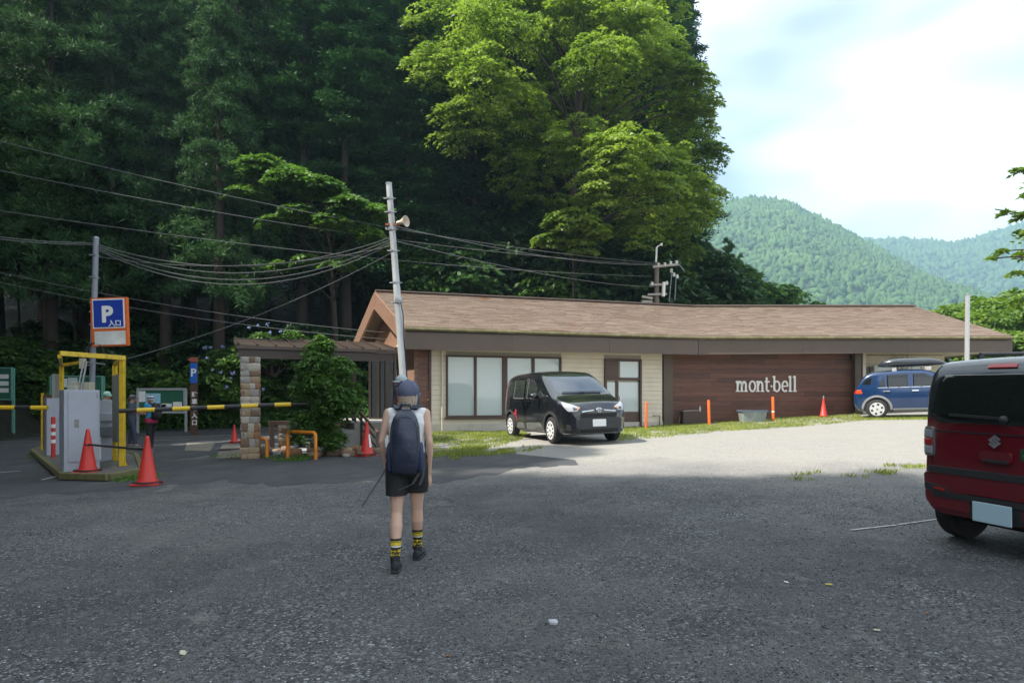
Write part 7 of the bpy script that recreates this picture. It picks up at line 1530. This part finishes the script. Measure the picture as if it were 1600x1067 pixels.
# ---- other people, smaller in the picture
def person(loc, rz, label, h=1.65, hat='cap', hatm=None, shirt=None, pants=None, shoes=None, arms='down', skin=None, head_yaw=0.0, waist=None, legs=.10):
    root = empty('person', loc, rz, label, 'person'); s = h/1.65; root.scale = (s, s, s); hc = (0, .02, 1.535); sk = skin or SKIN2
    aL, aR = Vector((-.10, -legs, .09)), Vector((.10, legs, .09)); hL, hR = Vector((-.09, 0, .88)), Vector((.09, 0, .88)); kL, kR = hL.lerp(aL, .52)+Vector((0, .03, 0)), hR.lerp(aR, .52)+Vector((0, .03, 0))
    sh = [Vector((sg*.19, 0, 1.37)) for sg in (-1, 1)]
    if arms == 'down': el = [Vector((sg*.245, -.03, 1.11)) for sg in (-1, 1)]; wr = [Vector((sg*.24, .06, .88)) for sg in (-1, 1)]; hd_ = [Vector((0, .1, -.3))]*2
    else: el = [Vector((sg*.235, .0, 1.12)) for sg in (-1, 1)]; wr = [Vector((sg*.14, .23, 1.10)) for sg in (-1, 1)]; hd_ = [Vector((-sg*.4, .6, .15)) for sg in (-1, 1)]
    def body(mb):
        head_shapes(mb, hc, head_yaw, 1.0, (0, 0, 1.40)); mb.loft([ell((0, 0, z), a, b) for z, a, b in ((.84, .14, .10), (.95, .15, .10), (1.1, .14, .10), (1.28, .17, .105), (1.37, .15, .09), (1.42, .06, .05))])
        for k, a, hh in ((kL, aL, hL), (kR, aR, hR)): cap(mb, [hh, k], [.08, .052]); cap(mb, [k, a], [.05, .034]); cap(mb, [a, a+Vector((0, .1, -.04))], [.03, .028])
        for i, sg in enumerate((-1, 1)): cap(mb, [Vector((sg*.12, 0, 1.36)), sh[i], el[i]], [.05, .052, .038]); cap(mb, [el[i], wr[i]], [.038, .026]); hand(mb, wr[i], hd_[i], sg, (-sg, .1, 0), .95, .7)
    blob('body', body, sk, root, .011, 2); eyes(root, hc, head_yaw)
    def shirt_(mb):
        mb.loft([ell((0, 0, z), a, b) for z, a, b in ((.86, .178, .130), (.98, .175, .128), (1.12, .170, .124), (1.28, .190, .125), (1.375, .165, .105), (1.42, .085, .075))])
        for i, sg in enumerate((-1, 1)): cap(mb, [Vector((sg*.12, 0, 1.36)), sh[i]], [.062, .066]); mb.loft([[q for q in ell_on(sh[i], el[i], t, r)] for t, r in ((0, .066), (.5, .060), (.82, .060))])
    def ell_on(a, b, t, r):
        p = a.lerp(b, t); d = (b-a).normalized(); u = d.orthogonal().normalized(); v = d.cross(u); return [p+(u*math.cos(q)+v*math.sin(q))*r for q in np.linspace(0, 2*pi, 12, endpoint=False)]
    blob('shirt', shirt_, shirt, root, .014, 3)
    def pants_(mb):
        mb.loft([ell((0, 0, z), a, b) for z, a, b in ((.80, .165, .12), (.90, .172, .125), (.98, .165, .12))])
        for k, a, hh in ((kL, aL, hL), (kR, aR, hR)): cap(mb, [hh, k], [.095, .072]); mb.loft([ell_on(k, a, t, r) for t, r in ((-.05, .072), (.5, .066), (.93, .058))])
    blob('trousers', pants_, pants, root, .014, 3)
    for a, y in ((aL, .1), (aR, -.1)): shoe(root, a, y, shoes or SHG, SHS)
    if waist: mb = MB(); mb.loft([ell((0, 0, z), a, b) for z, a, b in ((.86, .186, .138), (.92, .196, .146), (.99, .186, .138))]); mb.build('waist_wrap', waist, root, True, 60)
    if hat == 'cap': cap_hat(root, (hc[0], hc[1], hc[2]-.01), head_yaw, hatm, 1.05)
    else:
        mb = MB(); R = Matrix.Rotation(head_yaw, 3, 'Z')
        for i, (z0, z1, r0, r1) in enumerate(((-.01, .03, .084, .088), (.03, .07, .088, .082), (.07, .105, .082, .058), (.105, .135, .058, .012))):
            mb = MB(); mb.loft([[Vector(hc)+Vector((r0*math.cos(a), r0*1.2*math.sin(a), z0)) for a in np.linspace(0, 2*pi, 18, endpoint=False)], [Vector(hc)+Vector((r1*math.cos(a), r1*1.2*math.sin(a), z1)) for a in np.linspace(0, 2*pi, 18, endpoint=False)]]); mb.build('knit_band', hatm[i % 2], root, True, 60)
    return root
SHG = mat('grey_shoe', (.14, .14, .15), rough=.7); SHS = mat('pale_sole', (.30, .30, .29), rough=.7)
SLATE = mat('slate_shirt', (.055, .068, .095), rough=.8, var=.2, scale=8, bump=.2, bscale=20); JEAN = mat('navy_trousers', (.040, .050, .085), rough=.8, var=.2, scale=8); BLKT = mat('black_trousers', (.012, .012, .015), rough=.8); CYAN = mat('cyan_shirt', (.03, .22, .42), rough=.7, var=.2, scale=6); MAG = mat('crimson_wrap', (.38, .02, .08), rough=.8, var=.2)
def pz(px, py): p = gp(px, py); return p
p = pz(206, 699); person(p, math.radians(-70), 'man in slate shirt, navy trousers and dark cap standing by the notice board', (699-617)/F*p.y, hatm=mat('dark_cap', (.03, .035, .05), rough=.8), shirt=SLATE, pants=JEAN, arms='fold', head_yaw=math.radians(-10))
p = pz(236, 706); w_ = person(p, math.radians(75), 'woman in cyan top and striped knit hat facing the man by the notice board', (706-618)/F*p.y, 'knit', (mat('knit_white', (.5, .52, .55), rough=.9), mat('knit_dark', (.05, .05, .10), rough=.9)), CYAN, BLKT, arms='fold', waist=MAG, head_yaw=.1)
def daypack(person_o, m, label, z=1.2, s=1.0):
    o = empty('backpack', person_o.location, person_o.rotation_euler[2], label, 'backpack'); o.scale = person_o.scale; mb = MB()
    mb.loft([ell((0, -.185, z+dz), a, b, 16, 0, .7) for dz, a, b in ((-.25, .09, .05), (-.23, .13, .085), (-.1, .145, .10), (.1, .14, .09), (.2, .11, .06), (.23, .06, .02))]); mb.build('main_compartment', m, o, True, 60)
    mb = MB(); mb.loft([ell((0, -.275, z-.08+dz), a, b, 14, 0, .7) for dz, a, b in ((-.11, .08, .02), (-.08, .10, .035), (.06, .10, .03), (.1, .07, .01))]); mb.build('front_pocket', m, o, True, 60)
    for sg in (-1, 1): mb = MB(); mb.tube([(sg*.07, -.13, z+.2), (sg*.10, -.02, z+.235), (sg*.11, .10, z+.14), (sg*.12, .12, z-.02), (sg*.15, .02, z-.18), (sg*.13, -.13, z-.2)], .02, 8); mb.build('shoulder_strap', m, o, True)
    return o
daypack(w_, mat('black_pack', (.012, .012, .014), rough=.7), 'black daypack worn by the woman in the cyan top')
p = gp(166, 700); person(p, math.radians(-80), 'person in a pale green cap mostly hidden behind the ticket machine', (700-612)/F*p.y, hatm=mat('mint_cap', (.25, .45, .38), rough=.8), shirt=mat('grey_shirt', (.2, .2, .2), rough=.8), pants=JEAN)
p = at(629, 640, 13.2); p.z = g(p.x, p.y); q = person(p, math.radians(78), 'person in a light grey cap with a blue backpack, half hidden beyond the walker', 1.72, hatm=mat('light_cap', (.36, .42, .44), rough=.8), shirt=mat('dark_red_shirt', (.10, .03, .03), rough=.8), pants=BLKT, head_yaw=.6)
daypack(q, mat('blue_black_pack', (.015, .035, .07), rough=.6, var=.9, scale=14), 'dark blue patterned backpack on the half hidden person', 1.3)
